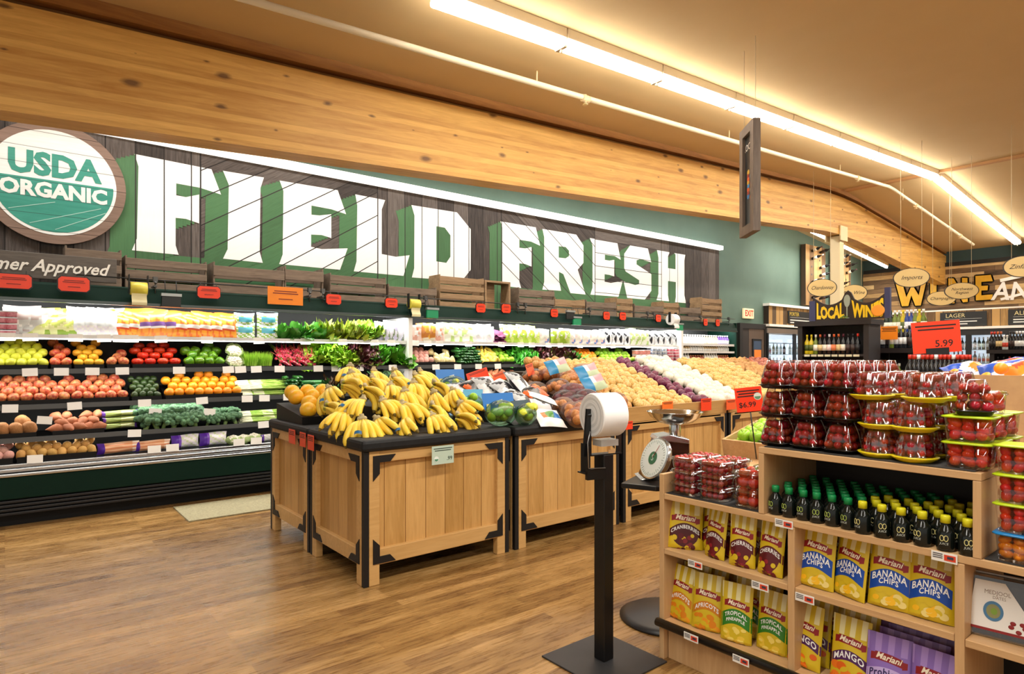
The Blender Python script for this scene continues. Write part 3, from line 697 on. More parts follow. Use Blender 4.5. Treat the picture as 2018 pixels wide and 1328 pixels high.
def rot_rand(rn, full=True): return (rn.uniform(-.9, .9), rn.uniform(-.9, .9), rn.uniform(0, 6.28)) if full else (0, 0, rn.uniform(0, 6.28))
def rx(row, x): return XY(x, ROWS[row][0]+.08)
def tray(x0, x1, row, rise, depth, lip=.03, label='black display tray'):
    yf, z = ROWS[row]; m = MB(); X0, X1 = rx(row, x0), rx(row, x1)
    m.prism([(X0+.01, yf+.012, z-.026), (X0+.01, yf+.012, z+.004), (X0+.01, yf+depth, z+rise), (X0+.01, yf+depth, z-.026)], (X1-X0-.02, 0, 0))
    m.b(X0+.01, X1-.01, yf+.004, yf+.014, z-.026, z+lip)
    return tag(m.obj('display_tray', blk), label, 'tray')
def pile(k, x0, x1, row, label, group, layers=4, dz=.042, dy=None, rot=None, jit=.1, name=None, sc_=1, seed=1, lip=.03, cat=None, flat=None):
    rn = random.Random(seed+int(x0)); me, d, nm, rr = K[k]; d *= sc_*(1.17 if row in (2, 3) and nm not in ('zucchini', 'cucumber') else 1.05); yf, z = ROWS[row]
    X0, X1 = rx(row, x0), rx(row, x1); dy = dy or d*.82
    tray(x0, x1, row, dz*(layers-1)*.7, .05+dy*layers, lip, 'black tray under the '+(group or label))
    for L in range(layers):
        n = max(1, round((X1-X0-.01)/(d*.96))); sp_ = (X1-X0-.01)/n; off = (L % 2)*.5
        for i in range(n - (1 if L % 2 and n > 1 else 0)):
            x = X0+.005+sp_*(i+.5+off)+rn.uniform(-jit, jit)*d*.4
            y = yf+.03+d*.5+L*dy; zz = z+.01+d*.46+L*dz+rn.uniform(-jit, jit)*d*.5
            if L == layers-1 and rn.random() < .25: continue
            r = rot(rn) if rot else rot_rand(rn, rr)
            o = put(nm if not name else name, me, None, 0, (x, y, zz), rot=r, sc_=d/2)
            tag(o, label, cat or nm.replace('_', ' '), group)
def items(me, name, xs_, row, label, group, cat, z=0, y=.06, rz=0, jz=.2, sc_=1, rx_=0, layers=((0, 0),), kind=None):
    rn = random.Random(hash(name) % 99 if False else len(name)*7+int(xs_[0])); yf, z0 = ROWS[row]
    for x in xs_:
        for ly, lz in layers:
            o = put(name, me, None, 0, (rx(row, x)+rn.uniform(-.008, .008), yf+y+ly, z0+z-.022+lz), rot=(rx_, 0, rz+rn.uniform(-jz, jz)), sc_=sc_*rn.uniform(.94, 1.06)*(1.32 if row == 1 and me in BAGS and 'clam' not in me.name else 1))
            tag(o, label, cat, group)
BAGS = set(B.values())
def span(a, b, n): return [a+(b-a)*(i+.5)/n for i in range(n)]
along_y = lambda rn: (PI/2+rn.uniform(-.15, .15), rn.uniform(0, 6), rn.uniform(-.25, .25))
along_x = lambda rn: (rn.uniform(0, 6), PI/2+rn.uniform(-.2, .2), rn.uniform(-.35, .35))
# ---- row 1 (top shelf), left section
items(B['clam_red'], 'berry_pack', [-10, 17], 1, 'clear pack of red berries stacked at left end of the top shelf', 'berry packs on the top shelf', 'berry pack', y=.09, layers=[(0, .055*k) for k in range(4)], jz=.03)
items(B['pale_bag'], 'vegetable_bag', [46, 62], 1, 'greyish bag of vegetables between berry packs and celery bags', 'pale vegetable bags on the top shelf', 'bag', y=.1, layers=((0, 0), (.1, .03)))
items(B['celery_bag'], 'celery_bag', span(74, 150, 3), 1, 'yellow-green bag of corn and celery on the top shelf', 'celery bags on the top shelf', 'bag', layers=((.02, 0), (.1, .07)), rx_=-.25)
items(B['white_bag'], 'mushroom_bag', span(152, 230, 4), 1, 'white bag near the left end of the top shelf', 'white bags on the top shelf', 'bag', layers=((.02, 0), (.1, .05)), rx_=-.2)
items(B['orange_bag'], 'carrot_bag', span(230, 276, 2), 1, 'small orange and white bag left of the carrot bags', 'small orange bags on the top shelf', 'bag', layers=((.02, 0), (.1, .06)), rx_=-.15)
items(B['baby_carrots'], 'carrot_bag', span(276, 346, 3), 1, 'orange and purple bag of carrots on the top shelf', 'purple-marked carrot bags on the top shelf', 'bag', layers=((.02, 0), (.1, .04)), rx_=-.2)
items(B['orange_bag'], 'carrot_bag', span(346, 460, 5), 1, 'orange bag of baby carrots right of the purple-marked bags', 'orange carrot bags on the top shelf', 'bag', layers=((.02, 0), (.1, .06)), rx_=-.15)
items(B['salad_blue'], 'salad_bag', [482, 528], 1, 'pale blue and green salad bag stacked on the top shelf', 'blue salad bags on the top shelf', 'salad bag', layers=((.02, 0), (.04, .12)), jz=.05)
items(G['bok_choy'], 'leafy_green_bunch', span(556, 632, 5), 1, 'bunch of dark green leaves with pale stems on the top shelf', 'leafy bunches on the top shelf', 'greens', y=.14, rx_=.35, jz=3)
items(G['chard'], 'chard_bunch', span(634, 706, 5), 1, 'bunch of chard with pink stems on the top shelf', 'chard bunches on the top shelf', 'chard', y=.13, rx_=.3, jz=3)
items(G['green_lettuce'], 'lettuce_head', span(706, 748, 2), 1, 'pale green lettuce right of the pink-stemmed chard', 'lettuces on the top shelf', 'lettuce', y=.12, z=.05, rx_=.5, jz=3, layers=((0, 0), (.08, .07)))
items(B['kale_bag'], 'kale_bag', span(748, 802, 3), 1, 'lilac and white bag of kale left of the white divider', 'kale bags on the top shelf', 'bag', layers=((.02, 0), (.1, .04)), rx_=-.15)
# right section
items(B['shallot_bag'], 'snack_bag', [818], 1, 'pinkish bag just right of the white divider', None, 'bag', layers=((.02, 0),))
items(B['mixed_bag'], 'snack_bag', [836, 850], 1, 'yellow mixed bag right of the white divider', 'yellow bags right of the divider', 'bag', layers=((.02, 0), (.1, .03)))
items(B['shallot_bag'], 'shallot_bag', [862], 1, 'reddish bag between yellow bags and white sprout bags', None, 'bag')
items(B['white_green'], 'sprout_bag', span(872, 928, 3), 1, 'white sprout bag with pale green streaks', 'sprout bags on the top shelf', 'bag', layers=((.02, 0), (.1, .04)), rx_=-.15)
items(B['white_bag'], 'mushroom_bag', span(932, 972, 2), 1, 'plain white bag left of the purple cabbages', 'plain white bags beside the cabbages', 'bag', layers=((.02, 0), (.1, .04)), rx_=-.15)
items(G['cabbage'], 'purple_cabbage', [984], 1, 'purple cabbage on the top shelf', 'purple cabbages', 'cabbage', y=.1, z=.02, rx_=.5, layers=((0, 0), (.03, .09)))
items(B['apple_bag'], 'apple_bag', span(996, 1062, 4), 1, 'bag of green apples on the top shelf', 'green apple bags', 'bag', layers=((.02, 0), (.1, .05)), rx_=-.15)
items(B['pinkwhite_bag'], 'cut_vegetable_bag', span(1064, 1080, 1)+span(1118, 1190, 5), 1, 'white bag with pink and blue print on the top shelf', 'pink-printed white bags', 'bag', layers=((.02, 0), (.1, .03)), rx_=-.1)
items(B['apple_bag'], 'apple_bag', span(1084, 1118, 2), 1, 'bag of green apples between white printed bags', 'further green apple bags', 'bag')
items(B['bw_bag'], 'salad_bag', span(1192, 1240, 4)+span(1276, 1336, 5), 1, 'black and white salad bag near the right of the top shelf', 'black and white salad bags', 'bag', layers=((.02, 0), (.1, .03)), rx_=-.1)
items(B['white_green'], 'sprout_bag', span(1242, 1274, 3), 1, 'white and green bag among the black and white salad bags', 'white and green bags', 'bag', layers=((.02, 0), (.08, .04)))
# ---- row 2
pile('lemon', -60, 96, 2, 'yellow-green lemon heaped at left end of the second shelf', 'lemons on the second shelf', 5, .045)
pile('red_apple', 97, 142, 2, 'red apple beside the lemons on the second shelf', 'red apples on the second shelf', 5, .045)
pile('mandarin', 143, 206, 2, 'yellow-orange mandarin on the second shelf', 'mandarins on the second shelf', 5, .045)
pile('peach', 207, 256, 2, 'pinkish peach between mandarins and tomatoes', 'peaches on the second shelf', 3, .04)
pile('tomato', 257, 358, 2, 'large red tomato on the second shelf', 'tomatoes on the second shelf', 4, .05)
pile('green_pepper', 360, 444, 2, 'green bell pepper on the second shelf', 'green peppers on the second shelf', 4, .055)
items(G['cauliflower'], 'cauliflower', [462], 2, 'white cauliflower beside the green peppers', 'two stacked cauliflowers', 'cauliflower', y=.12, rx_=.9, layers=((0, .04), (.05, .15)), sc_=1.0)
items(G['wheatgrass'], 'wheatgrass_tray', [493, 522], 2, 'tray of bright green wheatgrass on the second shelf', 'wheatgrass trays', 'wheatgrass', y=.1, jz=.1, sc_=1.15, layers=((0, 0), (.13, 0)))
items(G['radish'], 'radish_bunch', span(546, 622, 4), 2, 'bunch of red radishes on the second shelf', 'radish bunches', 'radishes', y=.08, layers=((0, 0), (.09, .07), (.17, .12)), jz=.6, sc_=1.25)
items(G['green_lettuce'], 'lettuce_head', span(626, 684, 4), 2, 'bright green leaf lettuce beside the radishes', 'green lettuces on the second shelf', 'lettuce', y=.10, z=.05, rx_=.7, jz=3, layers=((0, 0), (.09, .09), (.16, .14)))
items(G['red_lettuce'], 'red_lettuce_head', span(684, 738, 4), 2, 'dark red leaf lettuce left of the white divider', 'red lettuces on the second shelf', 'lettuce', y=.10, z=.05, rx_=.7, jz=3, layers=((0, 0), (.09, .08), (.16, .13)))
items(G['romaine'], 'romaine_head', span(742, 800, 4), 2, 'head of romaine with bright green leaves', 'romaine heads on the second shelf', 'romaine', y=.1, z=.04, rx_=.6, jz=3, layers=((0, 0), (.09, .05)))
pile('pink_potato', 812, 854, 2, 'small pink potato right of the white divider', 'pink potatoes on the second shelf', 4, .045)
pile('pear', 855, 896, 2, 'pale yellow pear beside the pink potatoes', 'pears on the second shelf', 3, .05)
pile('zucchini', 898, 944, 2, 'dark green zucchini stacked with its end outwards', 'zucchinis on the second shelf', 6, .036, .02, rot=along_y, lip=.02)
pile('squash', 946, 984, 2, 'yellow squash beside the zucchinis', 'yellow squashes', 4, .05)
pile('lime', 985, 1012, 2, 'green chayote between the squashes and parsley', 'green chayotes', 4, .045)
items(G['parsley'], 'parsley_bunch', span(1014, 1054, 3), 2, 'bunch of bright green parsley on the second shelf', 'parsley bunches', 'parsley', y=.10, z=.05, rx_=.6, jz=3, layers=((0, 0), (.09, .08)))
items(G['red_lettuce'], 'red_lettuce_head', span(1058, 1124, 5), 2, 'dark red leaf lettuce beside the parsley', 'red lettuces near the parsley', 'lettuce', y=.10, z=.05, rx_=.7, jz=3, layers=((0, 0), (.09, .08), (.16, .12)))
items(G['bok_choy'], 'leafy_green_bunch', span(1126, 1144, 2), 2, 'upright green bunch right of the red lettuce', 'green bunches beside red lettuce', 'greens', y=.14, rx_=.3, jz=3)
pile('orange', 1146, 1184, 2, 'orange on the second shelf left of the green apples', 'oranges on the second shelf', 4, .045)
pile('lime', 1185, 1250, 2, 'green apple on the second shelf near the packs', 'green apples on the second shelf', 4, .05)
items(B['clam_pink'], 'tomato_pack', span(1252, 1278, 2), 2, 'pack of pink tomatoes stacked beside the green apples', 'pink tomato packs', 'tomato pack', y=.1, layers=[(0, .08*k) for k in range(3)], jz=.02)
items(B['clam_white'], 'berry_pack', span(1282, 1312, 3), 2, 'white-lidded berry pack stacked at the right of the second shelf', 'white-lidded berry packs', 'berry pack', y=.1, layers=[(0, .054*k) for k in range(5)], jz=.02)
items(B['clam_red'], 'berry_pack', span(1314, 1338, 2), 2, 'red berry pack in the tall stack at the right end', 'red berry packs at the right end', 'berry pack', y=.1, layers=[(0, .054*k) for k in range(5)], jz=.02)
# ---- row 3
pile('peach', -70, 254, 3, 'blushed red apple on the third shelf', 'red apples on the third shelf', 4, .05)
pile('avocado', 256, 318, 3, 'dark green avocado on the third shelf', 'avocados on the third shelf', 5, .036)
pile('orange', 322, 476, 3, 'orange on the third shelf', 'oranges on the third shelf', 4, .055)
items(G['leek'], 'green_onion_bundle', [506, 530], 3, 'bundle of green onions lying on the third shelf', 'green onion bundles on the third shelf', 'green onions', y=.1, layers=((0, 0), (.02, .06), (.08, .1)), jz=.1)
pile('zucchini', 560, 598, 3, 'zucchini laid with its shiny end outwards on the third shelf', 'zucchinis on the third shelf', 5, .036, .02, rot=along_y)
pile('cucumber', 600, 640, 3, 'dark cucumber on the third shelf', 'cucumbers on the third shelf', 3, .04, .04, rot=along_x)
items(G['beet_greens'], 'beet_bunch', span(646, 730, 6), 3, 'bunch of dark beet greens behind the bananas', 'beet bunches on the third shelf', 'beets', y=.16, rx_=.3, jz=3)
items(G['carrots'], 'carrot_bunch', span(732, 798, 5), 3, 'bunch of carrots hanging roots down behind the bananas', 'carrot bunches on the third shelf', 'carrots', y=.12, jz=.4)
for (x0, x1, k, lab, g_) in ((812, 838, 'squash', 'yellow root right of the divider on the third shelf', 'yellow roots on the third shelf'), (840, 862, 'mushroom', 'pale mushroom on the third shelf', 'mushrooms on the third shelf'), (864, 905, 'pink_potato', 'pink potato on the third shelf behind the bananas', 'pink potatoes on the third shelf'), (960, 1030, 'sweet_potato', 'sweet potato on the third shelf behind the red signs', 'sweet potatoes on the third shelf')):
    pile(k, x0, x1, 3, lab, g_, 3, .05)
items(G['green_lettuce'], 'lettuce_head', span(1040, 1090, 3), 3, 'green lettuce low behind the bagged potatoes', 'lettuces on the third shelf', 'lettuce', y=.10, z=.05, rx_=.6, jz=3)
# ---- row 4
pile('russet', -70, 74, 4, 'large round brown jicama on the fourth shelf', 'jicamas on the fourth shelf', 2, .06)
pile('sweet_potato', 100, 206, 4, 'sweet potato on the fourth shelf', 'sweet potatoes on the fourth shelf', 3, .05, .055, rot=along_x)
items(B['leek_bag'], 'celery_bag', [238], 4, 'purple-ended bag of celery between sweet potatoes and broccoli', 'celery bags on the fourth shelf', 'bag', y=.1, z=.03, layers=((0, 0), (.03, .055), (.06, .11)), jz=.06)
items(G['broccoli'], 'broccoli_crown', span(278, 392, 6), 4, 'dark green broccoli crown on the fourth shelf', 'broccoli crowns left of the small white card', 'broccoli', y=.06, z=.05, rx_=.35, jz=3, layers=((0, 0), (.1, .06), (.18, .10)), sc_=1.35)
items(G['broccoli'], 'broccoli_crown', span(402, 470, 4), 4, 'broccoli crown at the right of the fourth shelf', 'broccoli crowns right of the small white card', 'broccoli', y=.08, z=.04, rx_=.35, jz=3, layers=((0, 0), (.1, .05)), sc_=1.05)
items(G['leek'], 'green_onion_bundle', [508, 552], 4, 'bundle of leeks lying on the fourth shelf', 'leek bundles on the fourth shelf', 'leeks', y=.09, layers=((0, 0), (.06, .055)), jz=.08)
# ---- row 5 (deck)
pile('pink_potato', -60, 28, 5, 'pink potato on the bottom deck', 'pink potatoes on the bottom deck', 4, .035)
pile('potato', 30, 190, 5, 'yellow potato on the bottom deck', 'yellow potatoes on the bottom deck', 3, .034)
items(B['carrot_long'], 'carrot_bag', [232, 300], 5, 'long clear bag of carrots on the bottom deck', 'carrot bags on the bottom deck', 'bag', y=.10, z=.01, jz=.05)
items(B['purple_white'], 'celery_heart_bag', [365, 422], 5, 'purple and white bag of celery hearts on the bottom deck', 'celery heart bags', 'bag', y=.10, z=.01, jz=.05)
items(G['cauliflower'], 'cauliflower', span(450, 512, 3), 5, 'pale cauliflower on the bottom deck', 'cauliflowers on the bottom deck', 'cauliflower', y=.1, z=.0, jz=1, sc_=.95)
items(B['purple_white'], 'celery_heart_bag', [528], 5, 'purple bag half hidden behind the display table', None, 'bag', y=.12, z=.0, sc_=.6)
# ---- dairy bottles at the far end
rnb = random.Random(5)
for z, kinds_, hh in ((1.673, ('milk', 'milk', 'juice', 'purple_juice'), .95), (1.532, ('juice', 'milk'), .66), (1.332, ('milk', 'tub'), .9), (1.052, ('tub', 'milk'), .9)):
    if hh == 0: continue
    x = X_C+.07
    while x < X_D-.07:
        kk = kinds_[int((x-X_C)/.45) % len(kinds_)]
        o = put('drink_bottle', B[kk], None, 0, (x, 7.10, z), rz=rnb.uniform(0, 6), sc_=(1, 1, hh))
        tag(o, 'pale drink bottle in the short case section beside the door, shelf row %s' % {1.673: 'at top', 1.532: 'second', 1.332: 'third', 1.052: 'lowest'}[z], 'bottle', 'drink bottles, row at %.2f m' % z)
        x += .078
# ---- white price tags on the shelf rails
tagm = MB().b(-.055, .055, -.004, 0, -.035, .035).mesh('price_tag', M('#fbfbf8', .5))
TAGS = {1: [15,60,149,205,236,260,317,408,510,602,675,738,771,818,843,866,923,988,1026,1048,1081,1104,1143,1189,1208,1237,1288,1323],
        2: [59,121,182,241,353,450,474,505,551,627,662,708,774,859,902,943,981,1090,1132,1186,1219,1266,1294,1311,1326],
        3: [20,147,285,398,487,521,568], 4: [265,519], 5: [69,304,340,471,505]}
for r, xs_ in TAGS.items():
    yf, z = ROWS[r]
    for x in xs_:
        yy = yf-.016 if r < 5 else 6.775
        o = put('price_tag', tagm, None, 0, (XY(x, yy), yy, z-.035 if r < 5 else z+.01), rot=(-.1, RND.uniform(-.06, .06), 0))
        tag(o, 'white price tag on the rail of the %s' % {1: 'top shelf', 2: 'second shelf', 3: 'third shelf', 4: 'fourth shelf', 5: 'bottom deck'}[r], 'price tag', 'white price tags, case row %d' % r)
for x, y, lab in ((88, 828, 'small white card standing between jicamas and sweet potatoes'), (306, 812, 'white card standing at the left end of the broccoli'), (413, 812, 'white card standing in the middle of the broccoli')):
    p = onY(x, y, 6.93); o = put('price_card', tagm, None, 0, p, rot=(-.2, .12, 0)); tag(o, lab, 'price card')

# ================================================================ CRATES ON TOP OF THE CASE
cw = wood('crate_wood', '#4f4136', '#8a7765', 'X', 1.2, rough=.85)
cw2 = wood('crate_wood_warm', '#6b5138', '#a88a66', 'X', 1.2, rough=.85)
def crate(xa, xb, ytop, slats, label, Y=7.32, mat=cw, depth=.30):
    X0, X1 = XY(xa, Y), XY(xb, Y); w = X1-X0; h = onY((xa+xb)/2, ytop, Y).z-2.122
    t = thing('wooden_crate', label, 'crate', (X0+w/2, Y, 2.122))
    sh = h/slats*.6
    for k in range(slats):
        z = h-(k+1)*h/slats+h/slats*.28*.5; z = h*(slats-1-k)/slats+h/slats*.14
        MB().b(-w/2, w/2, 0, .012, z, z+sh).obj('front_slat', mat, t, .003)
        MB().b(-w/2, w/2, depth-.012, depth, z, z+sh).obj('back_slat', mat, t, .003)
    for s in (-1, 1):
        MB().b(s*w/2-s*.0-(.016 if s > 0 else 0), s*w/2+(0 if s > 0 else .016), .012, depth-.012, .0, h*.98).obj('end_board', mat, t, .002)
    MB().b(-w/2+.016, w/2-.016, .012, depth-.012, 0, .012).obj('bottom_board', mat, t)
    return t
CR = [(-60, 60, 500, 3, 'wooden crate behind the cursive Farmer Approved board, left one', cw), (128, 240, 486, 3, 'wooden crate rising behind the right end of the cursive board', cw),
 (247, 408, 508, 3, 'long weathered crate below the first letter F', cw), (421, 561, 520, 2, 'long weathered crate below the letter I', cw), (562, 638, 525, 2, 'short weathered crate joined to the crate below the I', cw),
 (651, 761, 541, 3, 'weathered crate below the letters E and L', cw), (766, 861, 562, 2, 'low weathered crate below the letter L', cw), (867, 954, 543, 4, 'tall four-slat crate below the letter D', cw2),
 (1023, 1093, 568, 3, 'weathered crate below the letter R', cw), (1094, 1153, 587, 2, 'low crate beside the one below the R', cw2), (1156, 1215, 592, 2, 'low crate below the second letter E', cw),
 (1216, 1247, 586, 3, 'small square crate below the letter S', cw2), (1251, 1308, 600, 2, 'low crate between the letters S and H', cw), (1308, 1338, 594, 3, 'small crate below the left stroke of the letter H', cw2),
 (1340, 1381, 603, 2, 'low crate below the right stroke of the letter H', cw), (1384, 1423, 586, 4, 'four-slat crate at the far right end above the case', cw2)]
for a, b2, yt, n, lab, mt in CR: crate(a, b2, yt, n, lab, mat=mt)
# crate standing on end
X0, X1 = XY(956, 7.32), XY(1006, 7.32); t = thing('wooden_crate', 'empty crate standing on end with open front below the letters D and F', 'crate', ((X0+X1)/2, 7.32, 2.122)); w = X1-X0; h = .44
MB().b(-w/2, -w/2+.03, 0, .2, 0, h).b(w/2-.03, w/2, 0, .2, 0, h).b(-w/2+.03, w/2-.03, 0, .2, h-.03, h).b(-w/2+.03, w/2-.03, 0, .2, 0, .03).obj('frame_board', cw2, t, .003)
MB().b(-w*.2, w*.12, .16, .2, .03, h-.03).obj('back_slat', cw2, t, .003)
# cursive board
pa, pb = onY(-70, 497, 7.12), onY(230, 541, 7.12)
t = thing('name_board', 'grey plank board with white cursive words Farmer Approved', 'sign', (pa.x, 7.12, 2.125))
w = pb.x-pa.x; zt = onY(60, 497, 7.12).z-2.125
MB().b(0, w, 0, .03, 0.03, zt).b(.1, .14, .03, .12, 0, zt).b(w-.3, w-.26, .03, .12, 0, zt).obj('board', wood('grey_board', '#46413c', '#6e6760', 'X', 1, rough=.8), t, .004)
MB().me(text('Farmer Approved', .155, .02, .35, .92, 'RIGHT'), T_(w-.08, -.004, zt*.55) @ FY).obj('lettering', M('#f1efe6', .6), t)
# rod and clamps above the canopy, with hanging price cards
YR = 6.99
t = thing('sign_rod', 'thin dark metal rod on clamps running above the front of the canopy', 'rod', (0, YR, 2.20))
MB().cyl((XY(150, YR), 0, 0), (XY(1448, YR), 0, 0), .006, seg=6).obj('rod', M('#4a4a48', .4, 1), t)
for x in (306, 610, 636, 838, 1020, 1035, 1162, 1276, 1288, 1380, 1436):
    X = XY(x, YR); m = MB(); m.b(X-.02, X+.02, -.02, .02, -.02, .03); m.cyl((X, 0, -.13), (X, 0, 0), .006, seg=6); m.b(X-.015, X+.015, -.02, .14, -.07, -.055); m.sph((X, -.02, -.03), .014, 6, 5)
    m.obj('clamp', M('#5a5a58', .4, .8), t)
def hung_card(x, y, wpx, hpx, col, label, border='#161616', oct=True, words=True, Y=6.935):
    p = onY(x, y, Y); tt = Y/ray(x, y)[1]; w = wpx*tt/FPX*1.08; h = hpx*tt/FPX
    t = thing('price_card', label, 'price card', p); c = min(w, h)*.18 if oct else .0
    def octo(w, h, c): return [(-w+c, -h), (w-c, -h), (w, -h+c), (w, h-c), (w-c, h), (-w+c, h), (-w, h-c), (-w, -h+c)] if c else [(-w, -h), (w, -h), (w, h), (-w, h)]
    q = octo(w/2, h/2, c)
    if border: MB().prism([(a*1.07, .012, b*1.12) for a, b in q], (0, .01, 0)).obj('backing', M(border, .3), t)
    MB().prism([(a, 0, b) for a, b in q], (0, .008, 0)).obj('card', M(col, .3), t)
    if words:
        m = MB()
        for k, (zz, ww) in enumerate(((.22, .32), (.10, .36), (-.22, .2))): m.b(-w*ww, w*ww, -.0015, -.0005, h*zz, h*zz+h*.05)
        m.obj('print_line', M('#7a1c0c', .5), t)
    m = MB(); m.cyl((-w*.35, .018, h*.4), (-w*.35, .03, 2.2-p.z), .003, seg=5); m.cyl((w*.35, .018, h*.4), (w*.35, .03, 2.2-p.z), .003, seg=5); m.obj('wire_hanger', M('#333333', .4, .8), t)
RED = '#f0421a'
for i, (x, y, w, h) in enumerate(((27, 554, 52, 28), (146, 560, 47, 28), (412, 576, 38, 23), (658, 590, 28, 20), (772, 597, 24, 18), (948, 607, 20, 17), (998, 608, 20, 17), (1093, 617, 17, 15), (1196, 622, 16, 15), (1228, 623, 16, 15), (1298, 627, 14, 14), (1391, 635, 11, 13), (1415, 636, 11, 13))):
    spots = ['near the left end of the cursive board', 'under the right end of the cursive board', 'below the gap between letters F and I', 'below the letter E crate', 'left of the yellow bag roll', 'below the tall four-slat crate', 'below the crate standing on end', 'below the letter R', 'below the second letter E', 'below the letter S', 'left of the white roll holder', 'left of the pair at the far end', 'at the far right end of the canopy']
    hung_card(x, y, w, h, RED, 'red-orange card in black frame on canopy, '+spots[i])
hung_card(563, 583, 64, 35, '#f28a14', 'wide orange paper sign hanging on the canopy below the letter I', None, False)
def roll_holder(x, y, col, label, Y=6.90, s=1.0, w=.14):
    p = onY(x, y, Y); t = thing('bag_roll_holder', label, 'bag roll', p)
    MB().cyl((-w/2, .0, .03), (w/2, .0, .03), .062*s, seg=14).obj('roll', M(col, .35), t)
    m = MB(); m.b(-w/2-.012, -w/2-.004, -.02, .03, -.02, .16); m.b(w/2+.004, w/2+.012, -.02, .03, -.02, .16); m.cyl((-w/2-.01, 0, .03), (w/2+.01, 0, .03), .01, seg=6); m.obj('bracket', M('#2a2a2a', .4, .5), t)
    MB().grid(lambda u, v: Vector(((u-.5)*w*.9, -.05*s+.012*math.sin(6*v), -.02-.11*v)), 4, 5).obj('loose_bag', M('#e8e2b4' if col != '#f2f2f0' else '#f2f2f0', .35), t)
roll_holder(273, 575, '#d9cc4a', 'yellow bag roll on the canopy below the first letter F')
roll_holder(816, 604, '#d9cc4a', 'yellow bag roll with paper tag on the canopy below the letter L')
roll_holder(1326, 633, '#f2f2f0', 'white bag roll holder near the right end of the canopy', s=1.6, w=.16)
for x, y, col, lab in ((338, 590, '#1c1f1e', 'black box holder on the canopy right of the yellow bag roll'), (853, 615, '#1f9a68', 'green tag holder on the canopy right of the second yellow roll'), (1138, 631, '#1f9a68', 'green tag holder below the letter R area'), (1341, 643, '#1f9a68', 'green tag holder beside the white bag roll'), (1125, 619, '#1c1f1e', 'black clip holder left of the middle green tag holder')):
    p = onY(x, y, 6.90); t = thing('tag_holder', lab, 'tag holder', p)
    MB().b(-.085, .085, 0, .03, -.075, .03).obj('box', M(col, .4), t, .004)
    MB().b(-.09, .09, -.012, .03, .03, .058).obj('clip_bar', M('#a9adab', .35, .6), t)
    MB().cyl((-.05, .02, .05), (-.05, .05, 2.2-p.z), .004, seg=5).cyl((.05, .02, .05), (.05, .05, 2.2-p.z), .004, seg=5).obj('wire_hanger', M('#333333', .4, .8), t)
# floor mat
m = MB(); m.b(0, 2.2, 0, .66, 0.001, .012)
fm = m.obj('floor_mat', M('#8b8366', .95, c2='#a39a78', nscale=60), loc=(1.25, 6.02, 0)); tag(fm, 'beige ribbed floor mat lying along the foot of the produce case', 'floor mat')
# ================================================================ DISPLAY TABLES
oak = wood('oak_boards', '#a87c3e', '#d2a464', 'Z', .7, .155, 'X', '#7a4f22', rough=.42, tone=.16, gw=.005)
oaky = wood('oak_boards_side', '#a1763a', '#cb9d5e', 'Z', .7, .155, 'Y', '#7a4f22', rough=.42, tone=.16, gw=.005)
oakr = wood('oak_rail', '#b58a4e', '#d3a86c', 'X', .6, rough=.4)
matblk = M('#121213', .62, spec=.35, c2='#191919', nscale=30); iron = M('#0d0b0b', .5)
def display_table(label, x0, y0, x1, y1, sides='FL', guard=0, ztop=.925, edge=.075, mat_top=True):
    """slatted oak table with framed panels, black corner brackets, black post at its corners"""
    t = thing('display_table', label, 'display table', (x0, y0, 0)); w = x1-x0; d = y1-y0; f = .062
    zt = ztop-edge if mat_top else ztop
    MB().b(.05, w-.05, .05, d-.05, .16, zt-.01).obj('inner_box', M('#2a1c10', .8), t)
    for s in sides:
        if s == 'F':   # faces -Y
            def bb(a, b2, c, e, z0, z1): return (a, b2, c, e, z0, z1)
            L = w; wd = oak
        else:
            def bb(a, b2, c, e, z0, z1): return (c, e, a, b2, z0, z1)
            L = d; wd = oaky
        MB().b(*bb(f, L-f, .032, .044, .2, zt-.03)).obj('slatted_panel', wd, t)
        for q_ in ((.033, .105, -.003, .05, 0, zt), (L-.105, L-.033, -.003, .05, 0, zt)): MB().b(*bb(*q_)).obj('corner_post', oakr, t, .004)
        for q_ in ((.095, L-.095, 0.0, .05, .125, .225), (.095, L-.095, 0.0, .035, zt-.075, zt-.002)): MB().b(*bb(*q_)).obj('rail', oakr, t, .004)
        for cx, sx in ((.058, 1), (L-.058, -1)):
            for cz, sz in ((zt-.03, -1), (.135, 1)):
                p = [(0, 0), (.16, 0), (.12, .044), (.046, .044), (.046, .115), (0, .16)]
                pts = [(cx+sx*a, cz+sz*b2) for a, b2 in p]
                if s == 'F': MB().prism([(a, -.008, b2) for a, b2 in pts], (0, .008, 0)).obj('corner_bracket', iron, t)
                else: MB().prism([(-.008, a, b2) for a, b2 in pts], (.008, 0, 0)).obj('corner_bracket', iron, t)
    for px, py in ((-.004, -.004), (w-.032, -.004), (-.004, d-.032)):
        MB().b(px, px+.036, py, py+.036, 0, zt).obj('corner_guard', iron, t, .004)
    if mat_top: MB().b(-.025, w+.012, -.03, d, zt, ztop).obj('padded_top', matblk, t, .022)
    else: MB().b(0, w, 0, d, zt-.02, zt).obj('top_board', oakr, t)
    if guard:
        m = MB(); m.prism([(0, 0, zt+.002), (0, .02, zt+.002), (0, -.01, zt+guard), (0, -.03, zt+guard)], (w, 0, 0)); m.obj('guard_rail', oakr, t, .003)
    return t
YF = 3.62
display_table('slatted oak display table with padded black top, front corner nearest the camera, bananas on it', 1.745, YF, 2.90, 4.50)
display_table('slatted oak display table with black top behind the banana table, against its back', 1.745, 4.53, 2.90, 5.38, 'L')
display_table('slatted oak display table with black top under the bagged produce', 2.965, YF, 4.12, 4.50)
display_table('slatted oak display table behind the bagged produce table', 2.965, 4.53, 4.12, 5.38, '')
XC1 = 5.78
